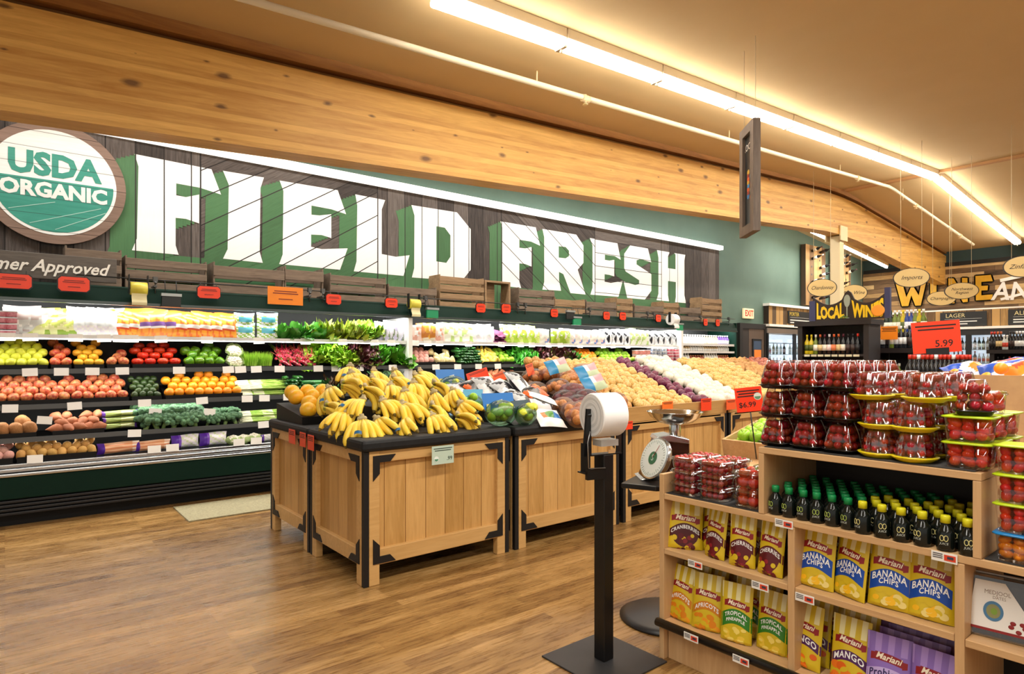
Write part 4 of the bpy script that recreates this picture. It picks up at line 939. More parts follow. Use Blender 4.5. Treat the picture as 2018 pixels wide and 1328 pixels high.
display_table('wide slatted oak table with raised wooden guard heaped with tan onions', 4.18, YF, XC1, 5.38, 'F', .14, .865, mat_top=False)
display_table('slatted oak table with raised wooden guard heaped with white and yellow onions', XC1+.05, YF, 7.6, 5.38, 'F', .14, .865, mat_top=False)
display_table('slatted oak table at the far end of the row under the ginger and shallots', 7.65, YF, 9.2, 5.38, 'F', .14, .865, mat_top=False)
# ---------------------------------------------------------------- bananas
def banana_mesh(bend=.55, L=.19, r=.0185, seed=0):
    rn = random.Random(seed); m = MB(); n = 12; pts, rad, mi = [], [], []
    for i in range(n+1):
        s = i/n; a = bend*(s-.1)*2.1; R0 = L/(2.1*bend)
        pts.append((0, -R0*math.sin(a)-.01, -R0*(1-math.cos(a))*1.0))
        rr = r*min(1, .42+2.2*max(0, s-.12))*(1 if s < .82 else max(.25, 1-(s-.82)*4.2)); rad.append(rr); mi.append(1 if i < 1 else (2 if i >= n-1 else 0))
    m.tube(pts, rad, 6, mi); return m.mesh('banana', [M('#f2c62a', .4, c2='#eecb48', nscale=5, var=.07), M('#b7b23c', .5), M('#6b5a20', .7)])
BM = [banana_mesh(.62, .20, .019), banana_mesh(.78, .19, .018), banana_mesh(.5, .185, .0175)]
crownm = MB().sph((0, .004, .004), (.028, .018, .016), 10, 7).cyl((0, .006, 0), (0, .016, .028), .017, .011, 8).mesh('crown', M('#b9aa84', .7, c2='#8f8050', nscale=20))
stickm = MB().grid(lambda u, v: Vector((.021*math.sin((u-.5)*2.4), -.021*math.cos((u-.5)*2.4), (v-.5)*.02)), 6, 1).mesh('band', M('#1f5f8a', .4))
_bp = []
def bunch(i):
    rn = random.Random(i); t = thing('banana_bunch', 'x', 'bananas', (0, 0, 0), group=None)
    n = rn.choice((4, 5, 5, 6)); put('crown', crownm, t)
    for k in range(n):
        a = (k-(n-1)/2)*.23+rn.uniform(-.03, .03)
        o = put('banana', rn.choice(BM), t, loc=((k-(n-1)/2)*.009, 0, -abs(a)*.012), rot=(rn.uniform(-.05, .12), 0, a+.0))
    if n > 3:
        for k in range(n-3):
            a = (k-(n-4)/2)*.26
            put('banana', rn.choice(BM), t, loc=((k-(n-4)/2)*.01, .004, -.026), rot=(.18, 0, a))
    if i % 2 == 0:
        for k in (n//2-1,):
            a = (k-(n-1)/2)*.23; put('sticker', stickm, t, loc=(.115*math.sin(a)+(k-(n-1)/2)*.009, -.115*math.cos(a)-.006, -.036-abs(a)*.012), rot=(-.95, 0, a))
    return t
protos = [bunch(i) for i in range(6)]
PZ = lambda y: .925+max(0, (y-3.95))*.20
BP = []
for (x, y) in ((1.86, 3.80), (2.0, 3.86), (2.15, 3.74), (2.36, 3.72), (2.60, 3.74), (1.83, 4.02), (1.82, 4.28)): BP.append((x, y, 0.0))
for (x, y) in ((2.22, 3.88), (2.45, 3.86), (2.70, 3.86), (1.98, 4.05), (2.12, 4.0), (1.9, 4.45)): BP.append((x, y, .075))
for (x, y) in ((2.32, 4.04), (2.56, 4.02), (2.76, 4.06), (2.10, 4.24), (2.3, 4.22), (2.0, 4.4)): BP.append((x, y, .125))
for (x, y) in ((2.5, 4.22), (2.72, 4.26), (2.25, 4.42), (2.45, 4.44), (2.68, 4.5), (2.15, 4.6), (2.38, 4.66), (2.6, 4.72), (2.8, 4.62), (2.25, 4.84)): BP.append((x, y, .14))
rn = random.Random(12)
ridx = ['lowest row at the front edge of the table', 'second tier of the heap', 'third tier of the heap', 'top of the heap at the back']
for i, (x, y, dz) in enumerate(BP):
    tier = 0 if i < 7 else 1 if i < 13 else 2 if i < 19 else 3
    y += .09; z = PZ(y)+dz+.10
    yaw = rn.uniform(-.7, .7)+(-.5 if x < 2.05 else 0)
    lie = rn.random() < .55
    src = protos[i % 6]
    lab = 'bunch of yellow bananas in the '+ridx[tier]; gp_ = 'bananas, '+ridx[tier]
    rot = (rn.uniform(-.1, .35), rn.uniform(-.2, .2), yaw)
    if lie: s_ = rn.choice((-1, 1)); rot = (rn.uniform(.1, .5), s_*rn.uniform(.5, .9), s_*rn.uniform(.7, 1.5)); z -= .015
    if i < 6: src.scale = (1.28,)*3; src.location = (x, y, z); src.rotation_euler = rot; src['label'] = lab; src['group'] = gp_
    else: dup(src, (x, y, z), label=lab, group=gp_, rot=rot, sc_=1.28)
# stepped black riser under the heap
m = MB(); m.b(2.2, 2.86, 4.05, 5.2, .927, .99); m.b(2.2, 2.86, 4.3, 5.2, .99, 1.06)
tag(m.obj('display_riser', matblk), 'black stepped riser hidden under the banana heap', 'riser')
# mangoes on their tray
rn = random.Random(3); me = K['melon'][0]
m = MB(); m.b(1.765, 2.16, 4.72, 5.3, .927, .95); m.prism([(1.765, 4.72, .95), (1.765, 5.3, .95), (1.765, 5.3, 1.06), (1.765, 4.72, .985)], (.39, 0, 0))
tag(m.obj('display_tray', blk), 'black tray under the orange mangoes behind the bananas', 'tray')
for L in range(3):
    for k in range(3-(L % 2)):
        for q in range(1):
            x = 1.84+k*.135+(L % 2)*.06; y = 4.80+L*.13
            tag(put('mango', me, None, 0, (x, y, 1.03+L*.045), rot=(rn.random(), rn.random(), rn.random()*6), sc_=.064), 'round orange mango on the black tray behind the bananas', 'mango', 'mangoes behind the bananas')
for k in range(3): tag(put('mango', me, None, 0, (1.86+.13*k, 5.2, 1.15), sc_=.064), 'round orange mango on the black tray behind the bananas', 'mango', 'mangoes behind the bananas')
# cards clipped on the tables
def card(x, y, wpx, hpx, X=None, Y=None, col=RED, label='', lines=3, price=None, tilt=0, t_=None, name='price_card', yaw=None, seal=False, pcol='#2a0f08', stem=0, px=.15):
    p = onX(x, y, X) if X is not None else onY(x, y, Y) if Y is not None else onT(x, y, t_)
    d = ray(x, y); tt = p.x/d[0]; ax = abs(YX(x-wpx/2, p.x)-YX(x+wpx/2, p.x)) if X is not None else (XY(x+wpx/2, p.y)-XY(x-wpx/2, p.y) if Y is not None else wpx*tt/FPX)
    h = hpx*tt/FPX; w = ax; rz = -PI/2 if X is not None else 0
    if yaw is not None: rz = yaw
    t = thing(name, label, 'price card', p, rot=(tilt, 0, rz))
    cd = MB().b(-w/2, w/2, 0, .003, -h/2, h/2).obj('card', M(col, .4), t)
    m = MB()
    for k in range(lines):
        z = h*(.36-.11*k); ww = w*(.42-.05*(k % 2)); m.b(-ww, ww, -.001, -.0004, z-h*.025, z+h*.022)
    m.obj('print_line', M(pcol, .6), cd)
    if price: MB().me(text(price, h*.3, .01), T_(w*px, -.0012, -h*.22) @ FY).obj('price', M(pcol, .6), cd)
    if seal == 2:
        m = MB(); m.cyl((-w*.3, 0, -h*.2), (-w*.3, -.0015, -h*.2), h*.15, seg=20); m.obj('organic_seal', M('#e4ebe2', .5), cd)
        m = MB(); m.prism([(-w*.3+h*.12*math.cos(a), -.002, -h*.2+h*.12*math.sin(a)) for a in [PI+PI*i/10 for i in range(11)]], (0, -.0005, 0)); m.obj('seal_field', M('#4f8a68', .5), cd)
    elif seal:
        m = MB(); m.cyl((w*.33, 0, h*.1 if seal == 1 else -h*.1), (w*.33, -.0015, h*.1 if seal == 1 else -h*.1), h*.15, seg=20); m.obj('organic_seal', M('#d9dccf', .5), t)
        m = MB(); zc_ = h*.1 if seal == 1 else -h*.1; m.prism([(w*.33+h*.12*math.cos(a), -.002, zc_+h*.12*math.sin(a)) for a in [PI+PI*i/10 for i in range(11)]], (0, -.0005, 0)); m.obj('seal_field', M('#5f8f6a', .5), t)
    if stem: MB().cyl((0, .006, -h/2-stem), (0, .006, -h*.2), .004, seg=6).obj('stem', M('#222222', .4), t)
    return t
card(873, 896, 43, 36, Y=YF-.04, col='#b9cbb9', label='pale green price card .99 clipped on the rim of the banana table', lines=2, price='.99', pcol='#3a4a40', px=.3, name='price_card', seal=2)
for x, y, wd, h, lab in ((575, 860, 12, 28, 'small orange card hanging at the left edge of the rear oak table'), (596, 866, 11, 28, 'red card hanging in the middle of the rear oak table edge'), (612, 872, 12, 30, 'red card hanging on the seam between the two oak tables')):
    card(x, y, wd, h, X=1.708, col='#e2502a', label=lab, lines=3)
# ---------------------------------------------------------------- bagged produce table
m = MB(); m.prism([(2.99, 3.66, .927), (2.99, 4.45, .927), (2.99, 4.45, 1.08), (2.99, 3.72, .945)], (1.1, 0, 0)); m.prism([(2.99, 4.55, .927), (2.99, 5.33, .927), (2.99, 5.33, 1.1), (2.99, 4.55, 1.1)], (1.1, 0, 0))
tag(m.obj('display_riser', matblk), 'sloping black riser under the bagged produce', 'riser')
header_b = M('#0f6fc0', .3)
def header_bag(x, y, t_, w, h, hh, label, fills, yaw, tilt=-.6, group=None, n=12, col=header_b, logo=True):
    """net bag of fruit with a printed cardboard header"""
    p = onT(x, y, t_); t = thing('fruit_bag', label, 'bag', p, rot=(0, 0, yaw), group=group); rn = random.Random(int(x*3+y))
    MB().prism([(-w/2, 0, h*.45), (w/2, 0, h*.45), (w/2, .04, h*.45+hh), (-w/2, .04, h*.45+hh)], (0, .004, 0)).obj('header_card', col, t)
    if logo:
        m = MB(); m.bar((-w*.05, -.003+.02, h*.45+hh*.5), (w*.12, .017, h*.45+hh*.58), .002, hh*.14); m.obj('header_logo', WHT, t)
        m = MB(); m.b(-w*.42, -w*.3, -.001, 0, h*.40, h*.45+hh*.4); m.obj('header_label', M('#e6d992', .4), t)
    for k in range(n):
        a = k*2.4; r = w*.36*math.sqrt((k+.3)/n)
        put('lemon' if 'lemon' in label or 'lime' in label else 'produce_piece', fills[k % len(fills)][0], t, loc=(r*math.cos(a), -.03+r*.4*math.sin(a), .045+.035*((k*7) % 3)), rot=(rn.random()*3, rn.random()*3, 0), sc_=fills[k % len(fills)][1])
    MB().sph((0, -.02, h*.36), (w*.5, w*.33, h*.5), 16, 12).obj('clear_bag', plastic_clear((.50, .68, .55, 1), .06, 'green_net_plastic', .3), t)
    return t
lem = (K['lemon'][0], .036); lim = (K['lime'][0], .036)
header_bag(985, 832, 4.75, .27, .20, .13, 'clear bag of lemons and limes with blue cardboard header at the table front', [lem, lim, lem], -.15)
header_bag(890, 776, 5.9, .30, .2, .14, 'blue-headed fruit bag standing behind the banana heap', [lem], -.1, n=3)
header_bag(932, 810, 5.0, .16, .16, .10, 'light blue bag of limes squeezed between bananas and lemons', [lim], -.6, n=5, col=M('#3a9fc8', .3), logo=False)
header_bag(1032, 832, 4.8, .22, .17, .09, 'dark green bag of lemons beside the blue-headed bag', [lem], .25, n=6, col=M('#123a4a', .3), logo=False)
rn = random.Random(21)
bwp = [B['bw_bag'], pillow('bag', .18, .14, .07, [M('#26282c', .25), M('#e9e9ea', .25), M('#d9612a', .3), M('#5a5e64', .25)], blobz(33, 0, 4), seed=33)]
for i, (x, y) in enumerate(((930, 775), (952, 768), (975, 776), (998, 768), (1020, 778), (960, 792), (1040, 770), (1010, 790), (1045, 795), (1070, 778), (1075, 800), (925, 792), (985, 800), (905, 782), (1050, 812))):
    p = onT(x, y, 5.5-.006*(y-770)); tag(put('snack_bag', bwp[i % 2], None, 0, (p.x, p.y, p.z-.03), rot=(-1.0+rn.uniform(-.3, .2), rn.uniform(-.2, .2), rn.uniform(-.6, .6)), sc_=1.45), 'black and silver printed bag lying among the bagged produce', 'bag', 'black and silver bags')
wb = pillow('bag', .26, .2, .08, [WHT, M('#1f6fb4', .3), M('#c9713a', .3), M('#4f8a3a', .3)], lambda u, v: (1 if u > .55 else 2 if u < .35 else 3) if .3 < v < .68 and .2 < u < .92 else 0, seed=44, wr=.12)
p = onT(1092, 826, 4.85); tag(put('vegetable_bag', wb, None, 0, (p.x, p.y, p.z-.06), rot=(-.9, .1, -.1)), 'white bag with blue and orange label at the corner of the bagged produce table', 'bag')
p = onT(1072, 790, 5.1); tag(put('vegetable_bag', pillow('bag', .26, .12, .05, [WHT], lambda u, v: 0, seed=45), None, 0, (p.x, p.y, p.z), rot=(-1.3, .35, -.5)), 'flat white bag lying on top of the dark bags', 'bag')
for x, y, w, h, t_, tl, c, lab in ((942, 740, 64, 20, 6.3, -.35, RED, 'wide red sign tilted above the dark bags'), (985, 743, 40, 16, 6.2, -.3, '#f0602a', 'orange sign overlapping the wide red sign'), (1045, 728, 24, 22, 6.2, -.3, '#f0602a', 'small orange sign standing left of the potato bags')):
    c_ = card(x, y, w, h*1.05, t_=t_, col=c, label=lab, lines=2, yaw=.25, tilt=-.2, stem=.14); c_.rotation_euler[1] = -.2
# net bags of onions / potatoes
def net_bag(x, y, t_, kk, label, group, n=9, tagc=None, s=1.0):
    p = onT(x, y, t_); t = thing('net_bag', label, 'net bag', p, rz=rn.uniform(0, 3), group=group)
    me, d, nm, _ = K[kk]
    for k in range(n):
        a = k*2.4; r = .085*math.sqrt(k/n)*s
        put(nm, me, t, loc=(r*math.cos(a), r*math.sin(a), (.055*(1-(r/.11)) if k % 2 else 0)), rot=(rn.random()*2, rn.random()*2, 0), sc_=d/2*.95)
    MB().sph((0, 0, .015), (.125*s, .125*s, .085), 14, 9).obj('net', plastic_clear((.95, .8, .7, 1) if kk != 'red_onion' else (.75, .3, .35, 1), .05, 'net_'+kk, .4), t)
    if tagc: MB().grid(lambda u, v: Vector(((u-.5)*.13, -.07-.05*v, .105-.06*v*v)), 5, 4).obj('label', M(tagc, .3), t)
    return t
for i, (x, y, t_) in enumerate(((1052, 745, 6.3), (1085, 742, 6.3), (1120, 748, 6.2), (1150, 735, 6.4), (1170, 760, 6.0), (1055, 772, 5.9), (1100, 765, 6.0), (1135, 778, 5.8))):
    net_bag(x, y, t_, 'onion', 'net bag of tan onions heaped behind the red net bags', 'tan onion net bags')
for i, (x, y, t_) in enumerate(((1115, 790, 5.5), (1140, 800, 5.4), (1128, 776, 5.6), (1155, 788, 5.5))):
    net_bag(x, y, t_, 'red_onion', 'dark red net bag of onions at the corner by the bag roll', 'dark red net bags')
for i, (x, y, t_) in enumerate(((1110, 805, 5.2), (1128, 815, 5.05), (1140, 826, 4.95), (1148, 812, 5.1), (1190, 800, 5.4), (1215, 795, 5.4), (1180, 815, 5.2))):
    net_bag(x, y, t_, 'onion', 'orange net bag of onions at the front edge beside the bag roll', 'orange onion net bags', n=6, s=.8)
lbm = pillow('bag', .2, .12, .03, [WHT, M('#2a86b8', .3), M('#b8c7a0', .3), M('#d9a0a8', .3)], lambda u, v: 1 if u < .38 else (2 if v < .5 else (3 if u > .6 else 0)), seed=51)
for x, y, t_, lab in ((1105, 730, 6.1, 'blue and white label bag lying on the tan onion nets, left one'), (1165, 742, 5.9, 'blue and white label bag lying on the tan onions, middle one'), (1178, 765, 5.7, 'blue and white label bag lowest down the onion heap')):
    p = onT(x, y, t_); tag(put('label_bag', lbm, None, 0, (p.x, p.y, p.z-.02), rot=(-.5, -.25, -.15), sc_=1.25), lab, 'bag')
# ---------------------------------------------------------------- loose onions heaped on a slope
def slopez(y): return .90+(min(y, 5.0)-YF)*.33
m = MB(); m.prism([(4.2, YF+.03, .868), (4.2, 5.36, .868), (4.2, 5.36, slopez(5)-.07), (4.2, 5.0, slopez(5)-.07), (4.2, YF+.03, .90)], (4.95, 0, 0))
tag(m.obj('display_riser', M('#3a2a1a', .8)), 'sloping wooden riser under the loose onions', 'riser')
def onions(kk, xlo, xhi, label, group, skew=.35, sc_=1.0, ylo=0):
    me, d, nm, _ = K[kk]; d *= sc_*1.2; rn = random.Random(int(xlo*10)); L = 0; y = YF+.075+ylo
    while y < 5.0:
        xa, xb = xlo+skew*(y-YF), xhi+skew*(y-YF); n = int((xb-xa)/d)
        for i in range(n):
            x = xa+d*(i+.5*(1+(L % 2)))+rn.uniform(-.1, .1)*d
            if x > 9.1 or x < 4.22: continue
            z = slopez(y)+d*.5+(.02 if L == 0 else 0)+rn.uniform(-.1, .22)*d
            tag(put(nm, me, None, 0, (x, y, z), rot=(rn.uniform(-1, 1), rn.uniform(-1, 1), rn.uniform(0, 6)), sc_=d/2*rn.uniform(.92, 1.06)), label, nm.replace('_', ' '), group)
        y += d*.80; L += 1
onions('onion', 3.75, 4.42, 'loose tan onion at the left of the onion tables', 'loose tan onions', skew=.25)
onions('yellow_onion', 4.42, 5.27, 'golden onion between the tan and the dark red onions', 'golden onions', skew=.2)
onions('red_onion', 5.30, 5.56, 'dark purple onion in the band between golden and white onions', 'loose dark red onions', skew=.2)
onions('white_onion', 5.60, 6.3, 'white onion right of the dark red band', 'white onions', skew=.25)
onions('yellow_onion', 6.35, 7.45, 'golden onion on the far side of the white onions', 'golden onions beyond the white ones', skew=.25)
onions('ginger', 7.6, 8.2, 'knobbly ginger root at the far end of the onion row', 'ginger roots', skew=.2)
onions('shallot', 8.25, 8.9, 'small shallot at the far end beside the ginger', 'shallots', skew=.1, sc_=1.3)
for x, y, c, lab, w, h in ((1240, 838, RED, 'small red card at left end of the onion guard rail', 14, 16), (1316, 800, '#f0762a', 'orange card clipped on the onion guard rail above the scale bowl', 21, 18), (1392, 797, RED, 'red card clipped on the guard rail right of the scale bowl', 20, 24), (1441, 797, '#f0602a', 'orange card clipped on the guard rail behind the price sign', 18, 20)):
    card(x, y, w, h, Y=YF-.05, col=c, label=lab, lines=2)
# orange-red cards far in the row
card(1484, 713, 15, 18, t_=9.5, col=RED, label='red card on a stem above the shallots by the door', lines=2, yaw=-.6, stem=.3)
card(1467, 718, 18, 16, t_=9.6, col='#e8e4da', label='white card standing beside the red card above the shallots', lines=0, yaw=-.6, stem=.3)

# ================================================================ BAG ROLL STAND
t = thing('bag_roll_stand', 'black metal post stand with square floor plate holding a big roll of clear bags', 'bag stand', (2.222, 2.045, 0))
pz = .868
MB().b(-.212, .212, -.208, .208, 0.001, .009).obj('base_plate', M('#232325', .5, c2='#2c2c2e', nscale=6), t, .002)
MB().b(-.033, .033, -.033, .033, .009, .985).obj('post', M('#0c0c0d', .35), t, .004)
rt = Vector((DY, -DX, 0)); fw = Vector((DX, DY, 0))     # across / along the view of the roll axle
ax = (rt*.80+fw*.42).normalized(); sd = Vector((0, 0, 1)).cross(ax)
def S(a, b2, z): return ax*a+sd*b2+Vector((0, 0, z))
rz_ = 1.172; r0 = .104
MB().cyl(S(-.072, 0, rz_), S(.072, 0, rz_), r0, seg=40).obj('bag_roll', M('#eeeeec', .45, c2='#f6f6f4', nscale=3), t, .008)
m = MB()
for k in range(6): m.cyl(S(-.0735-.0006*k, 0, rz_), S(-.073, 0, rz_), r0*(.95-.13*k), seg=32, m=k % 2)
m.obj('roll_end', [M('#dcdcda', .5), M('#c9cac8', .5)], t)
m = MB(); m.me(text('FK', .05, .003, .2), Matrix.Translation(S(.025, 0, rz_)) @ Matrix((ax, Vector((0, 0, 1)), -sd)).transposed().to_4x4() @ T_(0, -.02, 0) ) if False else None
m = MB()
for s_ in (-1, 1): m.bar(S(s_*.088, 0, rz_+.02), S(s_*.088, 0, .98), .035, .006)
m.bar(S(-.09, 0, .985), S(.09, 0, .985), .05, .006); m.cyl(S(-.10, 0, rz_), S(.10, 0, rz_), .009, seg=10); m.obj('roll_bracket', M('#0c0c0d', .35), t)
m = MB(); m.bar(S(-.085, 0, rz_+.03), S(-.105, 0, .98), .034, .012); m.bar(S(-.105, 0, 1.04), S(-.105, 0, .9), .004, .06); m.bar(S(-.13, -.0, .905), S(.03, 0, .905), .06, .006); m.bar(S(-.12, -.03, .9), S(-.02, -.03, .9), .02, .05); m.obj('side_arm', M('#0c0c0d', .35), t)
m = MB(); m.tube([S(-.10, -.03, 1.10), S(-.12, -.04, 1.05), S(-.115, -.04, .93), S(-.02, -.04, .925)], .003, 6); m.obj('wire_guide', M('#9a9a98', .3, .9), t)
MB().bar(S(.0, -.036, 1.0), S(.04, -.036, 1.0), .001, .018).obj('sticker', M('#c8a070', .5), t)
MB().bar(S(-.04, 0, 1.04), S(.06, 0, 1.04), .07, .03).obj('bag_comb', M('#c8cbc9', .25, .3), t)

# ================================================================ HANGING SCALE STAND
t = thing('produce_scale', 'chrome dial produce scale with shallow steel bowl on a black pedestal tray', 'scale', (2.851, 2.157, 0))
MB().lathe([(.255, .001), (.256, .012), (.22, .03), (.08, .042), (.03, .05)], 40, 0).obj('base_disc', M('#202022', .4), t)
MB().cyl((0, 0, .03), (0, 0, .72), .028, seg=14).obj('pole', M('#0d0d0e', .35), t)
vx = rt; vy = fw
def Q(a, b2, z): return vx*a+vy*b2+Vector((0, 0, z))
# tray
m = MB(); pts = [Q(-.27, -.10, .745), Q(-.10, -.19, .715), Q(.2, -.12, .715), Q(.2, .16, .745), Q(-.1, .2, .745)]
pts = [Vector((p.x, p.y, .74)) for p in pts]; m.prism(pts, (0, 0, .028)); m.obj('tray', M('#101011', .35), t, .006)
sx = Vector((-.30, 0, 0))
# housing: slanted dial face to the left-front
dn = (vx*(-.92)+vy*(-.36)+Vector((0, 0, .38))).normalized()
dc = Q(-.085, -.06, .895)
up2 = (Vector((0, 0, 1))-dn*dn.z).normalized(); rr2 = up2.cross(dn)
MB().cyl(dc-dn*.03, dc, .118, seg=40).obj('dial_rim', chrome, t, .004)
MB().cyl(dc, dc+dn*.004, .108, seg=40).obj('dial_face', M('#dfe6e2', .4), t)
TD = Matrix.Translation(dc+dn*.0045) @ Matrix((rr2, up2, dn)).transposed().to_4x4()
m = MB()
for k in range(40):
    a = 2*PI*k/40; r1 = .088 if k % 5 else .08
    m.bar(TD @ Vector((r1*math.sin(a), r1*math.cos(a), .0)), TD @ Vector((.1*math.sin(a), .1*math.cos(a), .0)), .0015, .0015)
m.obj('dial_mark', M('#4a6a58'), t)
m = MB(); m.cyl(TD @ Vector((0, 0, 0)), TD @ Vector((0, 0, .002)), .036, seg=24); m.obj('dial_emblem', M('#2f6a4a', .4), t)
m = MB(); m.me(text('S', .05, .002), TD @ T_(0, 0, .0025)); m.obj('dial_letter', M('#cfe0d4'), t)
m = MB(); m.bar(TD @ Vector((0, 0, .004)), TD @ Vector((.03, .075, .004)), .003, .002); m.obj('needle', M('#a02018'), t)
m = MB()
m.prism([Q(-.13, .0, .77), Q(.09, .0, .77), Q(.13, .0, .82), Q(.13, .0, .99), Q(.02, .0, 1.005), Q(-.05, .0, .99)], vy*.14); m.obj('housing', M('#5b4238', .18, .85), t, .006)
m = MB(); m.prism([Q(-.15, -.04, .77), Q(.07, -.04, .77), Q(.05, -.04, .78), Q(-.02, -.04, .80), Q(-.05, -.04, .80)], vy*.2); m.obj('chrome_frame', chrome, t, .003); m = MB(); m.prism([Q(-.06, -.012, .985), Q(.125, -.012, .965), Q(.125, -.012, .99), Q(.02, -.012, 1.015), Q(-.05, -.012, 1.005)], vy*.16); m.obj('chrome_frame', chrome, t, .003)
bc = Q(.055, .03, 0)
MB().cyl(bc+Vector((0, 0, 1.0)), bc+Vector((0, 0, 1.075)), .032, seg=16).obj('bowl_post', chrome, t, .003)
MB().lathe([(.01, 1.07), (.06, 1.071), (.10, 1.085), (.135, 1.112), (.152, 1.138), (.155, 1.142), (.15, 1.14), (.13, 1.115), (.095, 1.092), (.055, 1.079), (.001, 1.077)], 40, 0, Matrix.Translation(bc)).obj('bowl', M('#d5d3cf', .12, 1), t)
# ================================================================ STEPPED SHELF UNIT (right foreground)
XF = 2.45                                   # front plane
maple = wood('maple_shelf', '#b98f5f', '#d3ac7c', 'Y', .8, rough=.42)
mapleZ = wood('maple_panel', '#b98f5f', '#d3ac7c', 'Z', .8, rough=.42)
darkw = wood('dark_back_wood', '#1d1611', '#33281f', 'Y', .6, rough=.6)
YL_, YT0, YT1 = 1.895, 1.385, .615          # left end, tall section from..to
YD1, YD2, YE = 1.245, .675, .10             # lower dividers, right end out of view
t = thing('stepped_shelf_unit', 'maple shelf unit in the foreground stocked with dried fruit pouches, juice bottles and tomatoes', 'shelf unit', (XF, YE, 0))
def SB(x0, x1, y0, y1, z0, z1, nm, mt, bev=.002): return MB().b(x0, x1, y0-YE, y1-YE, z0, z1).obj(nm, mt, t, bev)
DL = .46
SB(0, DL, YL_-.026, YL_, 0, .885, 'side_panel', mapleZ)
SB(0, DL, YD1-.014, YD1+.014, .19, .765, 'divider', mapleZ); SB(0, DL, YD2-.014, YD2+.014, .19, .765, 'divider', mapleZ)
SB(.001, .62, YE, YL_-.027, .767, .793, 'shelf', maple)
SB(.002, DL, YD1+.015, YL_-.027, .505, .53, 'shelf', maple); SB(.002, DL, YD2+.015, YD1-.015, .502, .527, 'shelf', maple); SB(.002, DL, YE, YD2-.015, .495, .52, 'shelf', maple)
SB(0, DL, YE, YL_-.027, .165, .19, 'shelf', maple)
SB(.03, .05, YE, YL_-.03, 0, .164, 'kick_board', mapleZ)
SB(DL, DL+.015, YE, YL_-.002, .0, .766, 'back_panel', M('#0f0d0b', .7))
SB(0, .62, YT0-.024, YT0, .794, 1.045, 'side_panel', mapleZ); SB(0, .62, YT1, YT1+.024, .794, 1.045, 'side_panel', mapleZ)
SB(0, .62, YT1, YT0, 1.046, 1.071, 'top_board', maple)
SB(.012, .62, YT1+.02, YT0-.02, 1.072, 1.076, 'rubber_mat', M('#3a3836', .8, c2='#2e2c2a', nscale=4), 0)
SB(.46, .48, YT1+.025, YT0-.025, .795, 1.045, 'back_panel', darkw)
SB(.012, .46, YT0+.005, YL_-.03, .794, .797, 'rubber_mat', M('#2a2826', .8), 0)
SB(.012, .5, YE, YT1-.005, .794, .797, 'rubber_mat', M('#2a2826', .8), 0)
MB().cyl((-.012, YE-YE, .175), (-.012, YL_+.005-YE, .175), .02, seg=12).obj('bumper_rail', M('#0e0e0f', .3), t)
# upper right riser board behind the lidded packs
# white price labels on the shelf edges
def edge_tag(x, y, lab, X=XF-.004, w=.075, h=.032):
    p = onX(x, y, X); q = thing('shelf_label', lab, 'price label', p, rz=-PI/2)
    MB().b(-w/2, w/2, -.002, 0, -h/2, h/2).obj('label_card', M('#eceae2', .4), q)
    m = MB(); m.b(.0, w*.44, -.003, -.0022, -h*.3, h*.3); m.obj('price_field', M('#d9452a', .4), q)
    m = MB(); [m.b(-w*.44, -w*.06, -.003, -.0022, h*(.26-.2*k), h*(.34-.2*k)) for k in range(3)]; m.b(w*.12, w*.36, -.0036, -.003, -h*.12, h*.16); m.obj('print_line', M('#3a3a48', .5), q)
for x, y, lab, X in ((1370, 1112, 'white and red price label under the cherry pouches, left one', XF-.004), (1498, 1155, 'white and red price label under the cherry pouches, right one', XF-.004),
                  (1362, 1256, 'white and red price label on the black bumper rail below the apricots', XF-.036), (1460, 1301, 'white and red price label on the black bumper rail below the pineapple pouches', XF-.036),
                  (1545, 1032, 'white and red price label under the green-capped bottles', XF-.004), (1861, 1098, 'white and red price label under the yellow-capped bottles', XF-.004), (1586, 1179, 'white and red price label under the left banana chips pouch', XF-.004)):
    edge_tag(x, y, lab, X)
